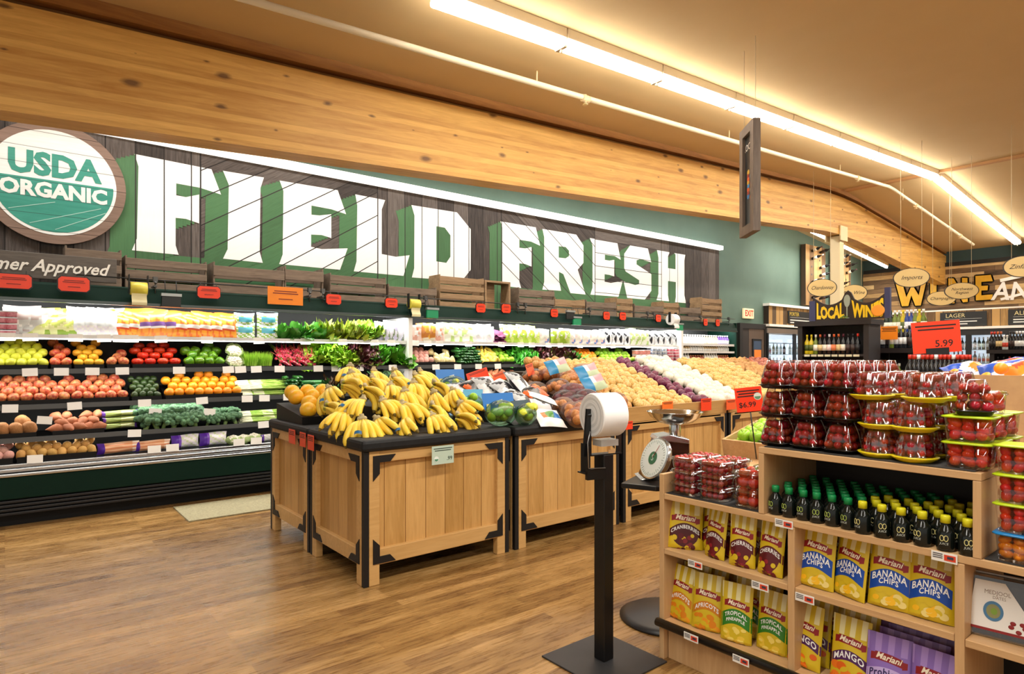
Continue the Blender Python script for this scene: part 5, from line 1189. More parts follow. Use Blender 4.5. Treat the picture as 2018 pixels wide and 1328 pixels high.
# ---------------------------------------------------------------- dried fruit pouches
def pouch(key, prod_lines, body, stripe, band, fruit_c, fruit2, w=.155, h=.235, d=.045, txt=WHT, brand='Mariani', seed=0, band_w=1.0, arc=.035, tsz=.028, picture='chips'):
    t = thing('dried_fruit_pouch', key, 'pouch', (0, 0, 0)); rn = random.Random(seed); p1 = rn.uniform(0, 6)
    def sf(x, z, off=0):   # x in [-w/2,w/2], z in [0,h] -> front surface point
        u = x/w+.5; v = z/h; u = min(max(u, 0), 1); v = min(max(v, 0), 1)
        e = (max(math.sin(PI*u), 0)**.55)*(1-max(0, v)**2.6)*min(1, (v+.03)*14)
        b = d/2*e*(1+.10*math.sin(7*u+p1)*math.sin(6*v+p1))
        lean = .012*v
        return Vector((x*(1-.03*math.sin(PI*v)), -b-.0012-off+lean, z))
    def zone(u, v):
        if v > .8 and int(u*7+.5) % 2 == 0: return 1
        if v > .70 and int(u*7+.5) % 2 == 0: return 1
        return 0
    m = MB(); m.grid(lambda u, v: sf((u-.5)*w, v*h), 21, 18, zone)
    m.grid(lambda u, v: (lambda q: Vector((q.x, -q.y+.024*v, q.z)))(sf((.5-u)*w, v*h)), 8, 8, 0)
    m.obj('pouch_body', [M(body, .28), M(stripe, .28)], t)
    def strip(xlo, xhi, zlo, zhi, n=16, off=.0006, mi=0, mb=None):
        mb = mb or MB(); mb.grid(lambda u, v: sf(xlo+(xhi-xlo)*u, zlo(u)+(zhi(u)-zlo(u))*v, off), n, 4, mi); return mb
    # ribbon with brand name
    zr = h*.655
    mb = strip(-w*.30, w*.32, lambda u: zr-.013+.004*math.sin(PI*u)-.008*u, lambda u: zr+.015+.004*math.sin(PI*u)-.008*u)
    strip(-w*.40, -w*.29, lambda u: zr-.017+.005*u, lambda u: zr+.009+.003*u, 3, .0004, 0, mb); strip(w*.31, w*.42, lambda u: zr-.026+.004*u, lambda u: zr+.001-.001*u, 3, .0004, 0, mb)
    rib = mb.obj('brand_ribbon', M('#8f1a1c', .3), t)
    tm = text(brand, w*.2, .022, .35, .95)
    MB().me(tm, None, 0, lambda p: sf(p.x, zr+.001+p.y-.012*(p.x/w), .0016)).obj('brand_lettering', M('#f3e6cc', .3), rib)
    # product band
    zb_ = h*.40; hh = .025*len(prod_lines)+.012
    f1 = lambda u: zb_-hh/2+arc*math.sin(PI*u)-arc*.6; f2 = lambda u: zb_+hh/2+arc*math.sin(PI*u)-arc*.6
    bw = w*.5*band_w
    mb = strip(-bw, bw, f1, f2)
    if picture == 'round': strip(-w*.40, w*.40, lambda u: h*.30-.055*math.sin(PI*u)**.6, lambda u: f1(.1+.8*u)+.002, 14, .0003, 0, mb)
    pb_ = mb.obj('product_band', M(band, .3), t)
    for k, s in enumerate(prod_lines):
        sz = tsz*(1.0 if k == 0 else .82); tm = text(s, sz, .022, 0, .84, 'CENTER', 1.1)
        zz = zb_+(len(prod_lines)-1)*.012-k*.024+.001
        wd = max(v.co.x for v in tm.vertices); s_ = min(1, (bw*.9)/wd)
        MB().me(tm, None, 0, lambda p: sf(p.x*s_, zz+p.y+arc*math.cos(p.x*s_/bw*PI/2)-arc*.6, .0016)).obj('product_lettering', txt, pb_)
    # picture of the fruit
    m = MB()
    if picture == 'round':
        rn2 = random.Random(seed+5)
        for k in range(16):
            cx, cz = rn2.uniform(-.36, .36)*w, h*.10+rn2.uniform(-.03, .045); r = rn2.uniform(.009, .014)
            m.grid(lambda u, v: sf(cx+r*v*math.cos(2*PI*u), cz+r*v*math.sin(2*PI*u), .0008+.00005*k), 10, 2, k % 3)
    else:
        rn2 = random.Random(seed+5)
        for k in range(20):
            cx, cz = rn2.uniform(-.36, .36)*w, h*.13+rn2.uniform(-.026, .034); r = rn2.uniform(.011, .02); q = rn2.uniform(.5, .9); an = rn2.uniform(-.5, .5)
            m.grid(lambda u, v: sf(cx+r*v*(math.cos(2*PI*u)*math.cos(an)-q*math.sin(2*PI*u)*math.sin(an)), cz+r*v*(q*math.sin(2*PI*u)*math.cos(an)+math.cos(2*PI*u)*math.sin(an)), .0008+.00005*k), 12, 2, k % 3)
    m.obj('fruit_picture', [M(fruit_c, .35), M(fruit2, .35), M(body, .35)], t)
    return t
YEL, STR = '#d2b41f', '#e9e0a6'
PT = {
 'cranberries': pouch('p', ['CRANBERRIES'], YEL, STR, '#4a1216', '#5a1018', '#7a2028', w=.165, h=.22, arc=.04, tsz=.024, picture='round', seed=1),
 'cherries': pouch('p', ['CHERRIES'], YEL, STR, '#5a1216', '#6a0f18', '#8a1c24', w=.118, h=.225, arc=.03, tsz=.024, picture='round', seed=2),
 'apricots': pouch('p', ['APRICOTS'], YEL, STR, '#c97a14', '#e8951c', '#d98010', w=.145, h=.25, arc=.035, tsz=.027, seed=3),
 'pineapple': pouch('p', ['TROPICAL', 'PINEAPPLE'], YEL, STR, '#2f7a1e', '#e8c23c', '#efd566', w=.138, h=.25, arc=.03, tsz=.024, seed=4),
 'banana': pouch('p', ['BANANA', 'CHIPS'], YEL, STR, '#1546a0', '#e6cf7a', '#efb71c', w=.145, h=.25, arc=.025, tsz=.034, seed=5, band_w=.92),
 'mango': pouch('p', ['MANGO'], YEL, STR, '#4a1a52', '#e8761a', '#d95f10', w=.142, h=.25, arc=.03, tsz=.034, seed=6),
 'purple': pouch('p', ['Probiotic'], '#8a6ab8', '#a98ad0', '#c0a8dc', '#5a2a4a', '#4a2040', w=.15, h=.23, arc=.02, tsz=.036, seed=7, txt=M('#2a1f5a')),
}
used_p = {}
def place_pouch(k, x, y, X, label, yaw=0, tilt=0, group=None, zfix=None):
    """x,y = pixel of bottom centre"""
    p = onX(x, y, X); z = zfix if zfix is not None else p.z
    rot = (tilt, 0, -PI/2+yaw)
    if k not in used_p: o = used_p[k] = PT[k]; o.location = (X, p.y, z); o.rotation_euler = rot; o['label'] = label; (group and o.__setitem__('group', group))
    else: o = dup(PT[k], (X, p.y, z), label=label, group=group, rot=rot)
    return o
# upper left bay (cranberries, cherries)
z1, z2, z3 = .5315, .1915, .5285
place_pouch('cranberries', 1350, 1090, XF+.075, 'yellow pouch of dried cranberries at the left end of its shelf', .5, -.08, zfix=z1)
place_pouch('cherries', 1408, 1105, XF+.07, 'yellow cherries pouch turned sideways next to the cranberries pouch', -.2, -.08, zfix=z1)
place_pouch('cherries', 1462, 1125, XF+.055, 'yellow cherries pouch standing upright in the middle of its shelf', .15, -.06, zfix=z1)
place_pouch('cherries', 1517, 1140, XF+.05, 'yellow cherries pouch half behind the shelf divider', -.1, -.1, zfix=z1)
for i, (x, X) in enumerate(((1398, .14), (1432, .13), (1470, .12), (1440, .22), (1380, .17), (1505, .13), (1490, .22))):
    place_pouch('cherries', x+6, 1090, XF+X, 'yellow pouch standing in the rear row behind the cherries', RND.uniform(-.15, .15), -.1, 'pouches behind the cherries', zfix=z1)
place_pouch('apricots', 1341, 1238, XF+.06, 'apricots pouch at the left end of the bottom shelf', -.1, -.1, zfix=z2)
place_pouch('apricots', 1393, 1262, XF+.06, 'apricots pouch second from left on the bottom shelf, facing front', .25, -.08, zfix=z2)
place_pouch('pineapple', 1450, 1285, XF+.055, 'tropical pineapple pouch beside the apricots pouch', .2, -.08, zfix=z2)
place_pouch('pineapple', 1520, 1275, XF+.09, 'tropical pineapple pouch half hidden by the shelf divider', .0, -.08, zfix=z2)
for i, (x, X, k) in enumerate(((1360, .13, 'apricots'), (1395, .18, 'apricots'), (1420, .26, 'apricots'), (1465, .15, 'pineapple'), (1500, .19, 'pineapple'), (1475, .28, 'pineapple'))):
    place_pouch(k, x+8, 1240, XF+X, 'yellow pouch in the rear row of the bottom left shelf', RND.uniform(-.15, .15), -.1, 'rear pouches, bottom left shelf', zfix=z2)
for i, (x, yw_) in enumerate(((1607, -.05), (1672, -.35), (1752, .05), (1833, .0))):
    place_pouch('banana', x, 1190, XF+.065, 'banana chips pouch, '+('first from the left', 'second from the left, slightly turned', 'third from the left', 'fourth, beside the right divider')[i], yw_, -.1, zfix=z3)
for x, X in ((1640, .16), (1700, .16), (1780, .16), (1850, .16), (1690, .25), (1790, .25)):
    place_pouch('banana', x, 1180, XF+X, 'banana chips pouch standing in the rear row', RND.uniform(-.1, .1), -.1, 'rear banana chips pouches', zfix=z3)
place_pouch('mango', 1583, 1330, XF+.07, 'mango pouch at the left of the lowest middle shelf', -.1, -.1, zfix=z2)
place_pouch('mango', 1672, 1330, XF+.06, 'mango pouch right of the first mango pouch, seen to its band', .0, -.12, zfix=z2)
for x, X in ((1600, .13), (1640, .2), (1690, .14)): place_pouch('mango', x, 1320, XF+X, 'mango pouch in the rear of the lowest shelf', RND.uniform(-.1, .1), -.1, 'rear mango pouches', zfix=z2)
place_pouch('purple', 1748, 1330, XF+.05, 'purple pouch leaning forward beside the mango pouches', .1, -.15, zfix=z2-.0)
place_pouch('purple', 1838, 1330, XF+.045, 'purple pouch leaning at the right end of its shelf', .0, -.15, zfix=z2)
for x, X in ((1770, .12), (1820, .12), (1790, .18), (1850, .19), (1760, .2), (1830, .26)): place_pouch('purple', x, 1320, XF+X, 'purple pouch standing in the rear row', RND.uniform(-.1, .1), -.1, 'rear purple pouches', zfix=z2)
# date pack in right bay
p = onX(1962, 1262, XF+.06); t = thing('date_pack', 'clear plastic tray of dates with white paper label in the right bay', 'date pack', (XF+.07, p.y, .522), rot=(-.16, 0, -PI/2+.1)); t.scale = (1.0, 1.0, 1.18)
w, h = .20, .17
MB().b(-w/2+.01, w/2-.01, .01, .05, .006, h-.01).obj('dates', M('#1f120c', .5, c2='#3a2214', nscale=30), t, .012)
def rr(w, h, r, n=6):
    out = []
    for cx, cz, a0 in ((w/2-r, h/2-r, 0), (-w/2+r, h/2-r, PI/2), (-w/2+r, -h/2+r, PI), (w/2-r, -h/2+r, 3*PI/2)):
        for i in range(n+1): a = a0+PI/2*i/n; out.append((cx+r*math.cos(a), cz+r*math.sin(a)))
    return out
MB().prism([(a, .0, b2+h/2) for a, b2 in rr(w, h, .025)], (0, .055, 0)).obj('clear_box', plastic_clear((.93, .93, .93, 1), .12), t, .006)
rim = MB(); rim.tube([(a, .028, b2+h/2) for a, b2 in rr(w+.006, h+.006, .027)]+[((w+.006)/2, .028, h-.027)], .004, 6); rim.obj('clear_rim', M('#a9a9a6', .15, .3), t)
MB().prism([(-.08, -.001, .02), (.085, -.001, .02), (.085, -.001, .07), (.02, -.001, .155), (-.06, -.001, .155)], (0, -.0006, 0)).obj('paper_label', M('#e8e6e0', .4), t)
m = MB(); m.cyl((-.01, -.002, .075), (-.01, -.0026, .075), .027, seg=28); m.cyl((-.01, -.0026, .075), (-.01, -.003, .075), .019, seg=24, m=1); m.cyl((-.008, -.003, .075), (-.008, -.0034, .075), .009, seg=16, m=2)
m.obj('bowl_picture', [M('#4a7aa0'), M('#8a8a5a'), M('#7a9a3a')], t)
m = MB(); m.b(-.08, .085, -.0024, -.0016, .02, .027); [m.sph((.055+.018*math.cos(k*2.4), -.0018, .045+.012*math.sin(k*2.4)), (.008, .001, .006), 8, 5, 0) for k in range(5)]
m.prism([(-.06+.0133*i, -.0022, .155-(.012 if i % 2 else 0)) for i in range(7)]+[(.02, -.0022, .158), (-.06, -.0022, .158)], (0, -.0005, 0)) if False else None
m.obj('red_print', M('#8a2020'), t)
m = MB(); m.me(text('MEDJOOL', .016, .0005), T_(.0, -.0019, .125) @ FY); m.me(text('DATES', .012, .0003), T_(.005, -.0019, .112) @ FY); m.obj('lettering', M('#8a7a6a'), t)
# ---------------------------------------------------------------- lemon / lime juice bottles
def jbottle(cap, ring):
    t = thing('juice_bottle', 'x', 'bottle', (0, 0, 0))
    MB().lathe([(.020, 0), (.0235, .004), (.0245, .012), (.0245, .052), (.022, .062), (.013, .074), (.0105, .08), (.0105, .086)], 18, 0).obj('bottle_body', M('#101512', .16), t)
    MB().lathe([(.0135, .083), (.0135, .103), (.0115, .106), (.001, .106)], 14, 0).obj('cap', M(cap, .4), t)
    m = MB()
    def wrap(x, z, r=.0249): a = x/r; return Vector((r*math.sin(a), -r*math.cos(a), z))
    for cx in (-.0055, .0055):
        n = 14
        for i in range(n):
            a0, a1 = 2*PI*i/n, 2*PI*(i+1)/n
            m.tube([wrap(cx+.0052*math.cos(a0), .040+.0085*math.sin(a0)), wrap(cx+.0052*math.cos(a1), .040+.0085*math.sin(a1))], .0011, 4, cap=False)
    m.obj('label_rings', M(ring, .4), t)
    MB().me(text('O2 JUICE', .0085, .0003, .2), None, 0, lambda p: wrap(p.x, .024+p.y, .0252)).me(text('ORGANIC', .004, .0001), None, 0, lambda p: wrap(p.x, .015+p.y, .0252)).obj('lettering', M('#c9cfc4', .4), t) if False else \
    MB().me(text('JUICE', .0095, .0003, .15), None, 0, lambda p: wrap(p.x, .024+p.y, .0252)).obj('lettering', M('#c9cfc4', .4), t)
    return t
gb, yb = jbottle('#0f8a4a', '#a9bd5a'), jbottle('#dcd61e', '#d9cf8a')
first = {0: True, 1: True}
rn = random.Random(4)
def bot(kk, X, Y, z, label, group, sc_=1.0):
    src = (gb, yb)[kk]
    rot = (0, 0, -PI/2+rn.uniform(-.5, .5))
    if first[kk]: src.location = (X, Y, z); src.rotation_euler = rot; src['label'] = label; src['group'] = group; first[kk] = False; o = src
    else: o = dup(src, (X, Y, z), label=label, group=group, rot=rot)
    o.scale = (1.12,)*3
BZ = .794
for r in range(7):
    X = XF+.045+r*.056
    y = YT0-.05-(.5*(r % 2))*.056
    while y > YT1+.04:
        grn = y > 1.035-(.02*r) - .12*(r > 3)
        if r < 6 or grn:
            if grn: bot(0, X, y+rn.uniform(-.003, .003), BZ, 'small dark juice bottle with green cap, %s' % ('front row' if r == 0 else 'behind the front row'), 'green-capped bottles, '+('front row' if r == 0 else 'rear rows'))
            else: bot(1, X-(.012 if r else .02), y+rn.uniform(-.003, .003), BZ, 'small dark juice bottle with yellow cap, %s' % ('front row' if r == 0 else 'behind the front row'), 'yellow-capped bottles, '+('front row' if r == 0 else 'rear rows'))
        y -= .058 if grn else .066
# ---------------------------------------------------------------- tomato packs
cherry = fruit('cherry_tomato', M('#8f1a12', .25, c2='#b83020', nscale=2, var=.2), prof=ball(8, .95, .95))
grape = fruit('grape_tomato', M('#cf1f10', .22, c2='#de4420', nscale=2, var=.15), prof=ball(8, 1.45, 1.45, pw=.9))
orang = fruit('orange_tomato', M('#e07a10', .25, c2='#e8951c', nscale=2, var=.1), prof=ball(8, 1.4, 1.4, pw=.9))
clearp = plastic_clear((.96, .95, .95, 1), .10, 'clamshell_plastic', .05)
hilite = M('#d9c8c6', .15)
def fill(t, me, n, fx, r, nm, seed=0):
    rn = random.Random(seed)
    for k in range(n):
        p = fx(k, rn)
        if p is None: continue
        put(nm, me, t, loc=p, rot=(rn.uniform(0, 3), rn.uniform(0, 3), rn.uniform(0, 3)), sc_=r*rn.uniform(.9, 1.1))
def dome_pack(w=.125, h=.118, base='#0c0c0e', ft=cherry, seed=1):
    """square-based pyramid clamshell of cherry tomatoes on a black tray"""
    t = thing('tomato_pack', 'x', 'tomato pack', (0, 0, 0)); a = w/2*1.0
    prof = [(a*1.06, .012), (a*.97, .016), (a*.92, .05), (a*.78, .085), (a*.62, h-.006), (a*.56, h), (.001, h)]
    MB().lathe(prof, 32, 0, sq=5).obj('clear_dome', clearp, t)
    MB().lathe([(a*.85, 0), (a*.9, .003), (a*.98, .012), (a*1.1, .013), (a*1.1, .016), (a*.95, .016)], 24, 0, sq=5).obj('base_tray', M(base, .25), t)
    def fx(k, rn):
        L = k//9; q = k % 9; s = (.036, .030, .024)[min(L, 2)] if L < 3 else .02
        return ((q % 3-1)*s*1.02+rn.uniform(-.003, .003), (q//3-1)*s*1.02+rn.uniform(-.003, .003), .03+L*.029+rn.uniform(-.003, .003))
    fill(t, ft, 27, fx, .0165, 'cherry_tomato', seed)
    m = MB()
    for sx_, sy in ((1, 1), (1, -1), (-1, 1), (-1, -1)):   # moulded corner ribs
        c = .86
        m.tube([(sx_*a*.93*c, sy*a*.93*c, .017), (sx_*a*.88*c, sy*a*.88*c, .05), (sx_*a*.74*c, sy*a*.74*c, .085), (sx_*a*.57*c, sy*a*.57*c, h)], .0022, 5)
    m.obj('corner_rib', plastic_clear((1, 1, 1, 1), .5, 'rib_plastic', .1), t)
    return t
def bell_pack(w=.145, h=.104, seed=2):
    """round fluted clamshell on a yellow base"""
    t = thing('tomato_pack', 'x', 'tomato pack', (0, 0, 0)); a = w/2
    m = MB(); m.lathe([(a*.98, .016), (a*.90, .022), (a*.86, .05), (a*.74, h-.008), (a*.66, h), (.001, h)], 48)
    for v in m.bm.verts:
        r = math.hypot(v.co.x, v.co.y)
        if r > .02: k = 1+.025*math.cos(16*math.atan2(v.co.y, v.co.x)); v.co.x *= k; v.co.y *= k
    m.obj('clear_dome', plastic_clear((.97, .93, .95, 1), .22, 'fluted_plastic', .12), t)
    m = MB(); m.lathe([(a*.78, 0), (a*.84, .002), (a*1.05, .012), (a*1.12, .016), (a*1.12, .019), (a*.9, .019)], 32)
    m.obj('base_tray', M('#e3cc12', .3), t)
    def fx(k, rn):
        if k < 10: A = 2*PI*k/10; return (.047*math.cos(A), .047*math.sin(A), .034)
        if k < 15: A = 2*PI*k/5; return (.022*math.cos(A), .022*math.sin(A), .036)
        if k < 24: A = 2*PI*(k+.5)/9; return (.043*math.cos(A), .043*math.sin(A), .06)
        A = 2*PI*k/7; return (.033*math.cos(A), .033*math.sin(A), .084)
    fill(t, cherry, 31, fx, .0150, 'cherry_tomato', seed)
    return t
def box_pack(w=.14, d=.10, h=.075, ft=grape, lid='#b8d024', seed=3, nm='grape_tomato', r=.0155, lidf=.0):
    t = thing('tomato_pack', 'x', 'tomato pack', (0, 0, 0))
    m = MB(); pts = [(w/2, h-.004), (w/2*.88, .004)]
    m.lathe([(.001, 0), (w/2*.84, 0), (w/2*.88, .006), (w/2*.97, h-.004)], 28, 0, Matrix.Diagonal((1, d/w, 1, 1)), sq=7); m.obj('clear_box', plastic_clear((.97, .95, .94, 1), .08, 'box_plastic', .06), t)
    m = MB()
    if lid: m.lathe([(w/2*1.07, h-.006), (w/2*1.09, h-.002), (w/2*1.05, h), (w/2*.8, h+.002)], 28, 0, Matrix.Diagonal((1, d/w, 1, 1)), sq=9); m.obj('lid_rim', M('#b4cc1c', .3) if lid == '#b8d024' else M('#1a7ab8', .3), t)
    else:
        m.lathe([(w/2*1.08, h-.012), (w/2*1.09, h-.009), (w/2*1.0, h-.008), (w/2*.98, h), (.001, h)], 28, 0, Matrix.Diagonal((1, d/w, 1, 1)), sq=9); m.obj('clear_lid', plastic_clear((1, 1, 1, 1), .22, 'lid_plastic', .1), t)
    nx = max(2, int(w*.86/(r*2.15))); ny = max(2, int(d*.86/(r*2.15))); nz = max(2, round(h/(r*1.75)))
    def fx(k, rn):
        i = k % nx; j = (k//nx) % ny; l = k//(nx*ny)
        if 0 < i < nx-1 and 0 < j < ny-1 and l < nz-1: return None
        return ((i-(nx-1)/2)*w*.86/nx*(.94+.03*l), (j-(ny-1)/2)*d*.86/ny*(.94+.03*l), .012+r*.6+l*(h-(.040 if h > .07 else .028))/(max(1, nz-1))*.95)
    fill(t, ft, nx*ny*nz, fx, r, nm, seed)
    return t
def many(proto, spots, lab, group=None):
    for i, (p, rz) in enumerate(spots):
        l = lab(i) if callable(lab) else lab; g_ = group(i) if callable(group) else group
        if i == 0: proto.location = p; proto.rotation_euler = (0, 0, rz); proto['label'] = l; (g_ and proto.__setitem__('group', g_))
        else: dup(proto, p, rz, l, g_)
ZT = 1.0765
# black-based domes: 3 columns, 3 high, then deeper rows
sp = []; labs = []; gs = []
YC = [YX(x, XF+.09) for x in (1535, 1598, 1662)]
for lvl in range(3):
    for j, y in enumerate(YC):
        for dpt in range(1 if lvl < 2 else 4):
            sp.append(((XF+.085+dpt*.135, y-.012*dpt*0, ZT+lvl*.1195), RND.uniform(-.06, .06)-.05))
            labs.append('black-based clear dome of cherry tomatoes, %s of %s column' % (('bottom', 'middle', 'top')[lvl], ('left', 'centre', 'right')[j]) if dpt == 0 else 'black-based dome of cherry tomatoes in the deeper rows on top of the stack')
            gs.append(None if dpt == 0 else 'deeper dome packs')
for lvl in range(2):
    for j, y in enumerate(YC):
        for dpt in (1, 2, 3): sp.append(((XF+.085+dpt*.135, y, ZT+lvl*.1195), 0)); labs.append('black-based dome of cherry tomatoes supporting the deeper rows'); gs.append('deeper dome packs below')
many(dome_pack(w=.118), sp, lambda i: labs[i], lambda i: gs[i])
sp = []; labs = []; gs = []
cols = [(1733, .075), (1800, .06)]
for j, (x, dx) in enumerate(cols):
    y = YX(x, XF+dx)
    for lvl in range(3):
        for dpt in range(3 if lvl else 3):
            sp.append(((XF+dx+.01+dpt*.155, y-.004*dpt+(.03 if (lvl == 2 and j == 0) else -.035 if lvl == 2 else 0)*1, ZT+lvl*.106), RND.uniform(0, 1)))
            labs.append('yellow-based fluted pack of small tomatoes, %s of the %s column' % (('bottom', 'middle', 'top')[lvl], ('left', 'right')[j]) if dpt == 0 else 'yellow-based fluted pack behind the two front columns'); gs.append(None if dpt == 0 else 'deeper yellow-based packs')
many(bell_pack(w=.135), sp, lambda i: labs[i], lambda i: gs[i])
# lime-lidded boxes right of them
yb_ = YX(1912, XF+.07)
bp_ = box_pack(w=.115, d=.135, h=.086, r=.0165)
# columns along the mat: front stack of two, one deeper stack of two
sp = [((XF+.075, yb_, ZT), 0), ((XF+.075, yb_, ZT+.088), 0), ((XF+.22, yb_, ZT), 0), ((XF+.22, yb_, ZT+.088), 0), ((XF+.36, yb_, ZT), 0), ((XF+.36, yb_, ZT+.088), 0)]
many(bp_, sp, lambda i: ['lime-lidded box of grape tomatoes on the mat, lower of the front pair', 'lime-lidded box of grape tomatoes, upper of the front pair', 'lime-lidded box behind the front pair, lower', 'lime-lidded box behind the front pair, upper', 'lime-lidded box at the back of the mat, lower', 'lime-lidded box at the back of the mat, upper'][i])
p = (XF+.075, yb_-.01, ZT+.1785)
dd = dome_pack(w=.108, h=.118, seed=8); many(dd, [(p, .3)], 'single black-based dome of tomatoes on top of the lime-lidded boxes')
cup = box_pack(w=.09, d=.09, h=.075, lid='', ft=grape, seed=9); many(cup, [((XF+.22, yb_-.02, ZT+.1785), .2)], 'clear cup of tomatoes standing behind the single dome pack')
# right bay above the shelf: stack with lime and blue lids
yr = YX(2012, XF+.06)
b3 = box_pack(w=.12, d=.125, h=.091, seed=11)
many(b3, [((XF+.075, yr, .8895), 0), ((XF+.075, yr, .983), 0), ((XF+.08, yr-.0, 1.0765), 0)], lambda i: ['lime-lidded box of grape tomatoes resting on the blue-lidded box', 'lime-lidded box of grape tomatoes, second from top in the right stack', 'lime-lidded box of grape tomatoes topping the right stack'][i])
b4 = box_pack(w=.12, d=.125, h=.089, ft=orang, lid='blue', seed=12, nm='orange_tomato'); many(b4, [((XF+.075, yr, .7975), 0)], 'blue-lidded box of orange tomatoes at the foot of the right stack')
# left lower shelf: rectangular clamshells, three high
b5 = box_pack(w=.115, d=.16, h=.057, lid='', ft=cherry, seed=13, nm='cherry_tomato', r=.0145)
sp = []
for j, x in enumerate((1358, 1403)):
    y = YX(x, XF+.07)
    for lvl in range(3):
        for dpt in range(2): sp.append(((XF+.075+dpt*.13, YL_-.115-.15*j, .7985+lvl*.0585), PI/2*0))
many(b5, sp, lambda i: 'flat clear pack of cherry tomatoes, %s, %s stack%s' % (('bottom', 'middle', 'top')[(i//2) % 3], ('left', 'right')[i//6], '' if i % 2 == 0 else ' at the back'))
for o in [o for o in C.objects if o.get('label', '').startswith('flat clear pack')]: o.rotation_euler[2] = 0; o.scale = (1, .86, 1)
b6 = box_pack(w=.15, d=.12, h=.078, lid='', ft=fruit('small_tomato', M('#b8260f', .22, c2='#cc4420', nscale=2, var=.12), prof=ball(8, .9, .9)), seed=14, nm='small_tomato', r=.024)
yq = YT0+.075
many(b6, [((XF+.085, yq, .7985), 0), ((XF+.085, yq, .878), 0), ((XF+.25, yq, .7985), 0), ((XF+.25, yq, .878), 0)], lambda i: ['big clear pack of plump tomatoes, lower, beside the tall section', 'big clear pack of plump tomatoes, upper, beside the tall section', 'big clear tomato pack at the back, lower', 'big clear tomato pack at the back, upper'][i])

# ================================================================ APPLE CRATE + CITRUS TABLE BEHIND THE UNIT
t = thing('back_display_table', 'low maple table just behind the foreground shelf unit', 'display table', (3.15, .25, 0))
MB().b(0, 1.4, 0, 1.9, .80, .84).obj('table_top', maple, t, .004)
for a, b2 in ((.02, .02), (1.32, .02), (.02, 1.82), (1.32, 1.82)): MB().b(a, a+.06, b2, b2+.06, 0, .80).obj('leg', mapleZ, t)
pA = onT(1405, 862, 4.1); 
cr = thing('apple_crate', 'tilted shallow wooden crate of green apples behind the packs', 'crate', (3.45, 1.93, .842), rz=-PI/2)
# local: x -> -Y world, -y -> -X world
w, d = .50, .42
tl = Matrix.Rotation(.22, 4, 'X')
MB().b(-w/2, w/2, 0, .015, .0, .10, mat=tl).b(-w/2, w/2, d-.015, d, 0, .10, mat=tl).b(-w/2, -w/2+.015, .015, d-.015, 0, .10, mat=tl).b(w/2-.015, w/2, .015, d-.015, 0, .10, mat=tl).obj('side_board', maple, cr)
MB().b(-w/2, w/2, 0, d, -.012, 0, mat=tl).obj('bottom_board', maple, cr)
MB().prism([(-w/2+.02, .02, 0.0), (-w/2+.02, d-.02, 0.0), (-w/2+.02, d-.02, .08)], (w-.04, 0, 0)).obj('wedge_stand', M('#151515', .5), cr)
gam = fruit('green_apple', M('#8fc424', .28, c2='#b4dc50', nscale=1.5, var=.08), prof=ball(12, .9, .92, dim=.22), seg=20)
stm = MB().tube([(0, 0, .72), (.03, 0, .95), (.08, 0, 1.1)], .04, 6).mesh('stem', M('#5a3a1a'))
rn = random.Random(31)
for L in range(2):
    for i in range(6-L):
        for j in range(5-L):
            lx = -w/2+.055+i*.078+L*.04; ly = .06+j*.078+L*.04; lz = .045+L*.062
            q = tl @ Vector((lx, ly, lz)); wp_ = Vector((cr.location.x+q.y, cr.location.y-q.x, cr.location.z+q.z))
            a = put('green_apple', gam, None, 0, wp_, rot=(rn.uniform(-.6, .6), rn.uniform(-.6, .6), rn.uniform(0, 6)), sc_=.041)
            tag(a, 'shiny green apple heaped in the tilted crate', 'apple', 'green apples in the tilted crate'); put('stem', stm, a)
card(1476, 787, 50, 48, t_=3.55, col='#f23c16', label='red price card $6.99 with round organic seal above the green apples', lines=3, price='$6.99', yaw=-PI/2+.62, tilt=0, seal=1, px=-.08, stem=.27).rotation_euler[1] = -.12
# cardboard bin of citrus bags
t = thing('citrus_bin', 'beige cardboard bin holding bags of oranges behind the tomato packs', 'bin', (3.62, .42, .841))
cb = M('#caa271', .8, c2='#c0976a', nscale=10)
MB().prism([(0, 0, 0), (0, .95, 0), (0, .95, .46), (0, .78, .52), (0, .16, .52), (0, 0, .46)], (.012, 0, 0)).obj('side_panel', cb, t)
MB().b(.012, .8, .94, .95, 0, .46).b(.012, .8, 0, .01, 0, .46).b(.79, .8, .01, .94, 0, .46).b(.012, .79, .01, .94, .0, .012).obj('wall_panel', cb, t)
MB().b(.02, .78, .02, .93, .30, .32).obj('inner_floor', cb, t)
ob = pillow('bag', .26, .2, .12, [M('#2a50b0', .3), M('#e0502a', .35), M('#e8e4ea', .3), M('#ee8a1c', .35)], blobz(61, 0, 4), seed=61, wr=.1, nu=18, nv=18)
rn = random.Random(8)
spots_ = [(1925, 748, 3.72), (1958, 742, 3.8), (1992, 752, 3.55), (2030, 742, 3.6), (1975, 728, 4.0), (2015, 765, 3.35), (2045, 770, 3.3), (1930, 735, 4.0)]
for i, (x, y, t_) in enumerate(spots_):
    p = onT(x, y, t_); b_ = thing('orange_bag', 'blue, white and orange printed net bag of oranges in the cardboard bin', 'orange bag', (p.x, p.y, p.z-.05), rot=(rn.uniform(-1.1, -.6), rn.uniform(-.3, .3), -PI/2+rn.uniform(-.9, .9)), group='bags of oranges in the bin')
    put('bag_body', ob, b_)
    for k in range(4): put('orange', K['orange'][0], b_, loc=((k-1.5)*.058, .0+.02*(k % 2), .10+.03*(k % 2)), sc_=.040)
tag(put('orange', K['orange'][0], None, 0, onT(1973, 726, 3.45), sc_=.034), 'single bright orange fruit lying on top of the orange bags', 'orange')
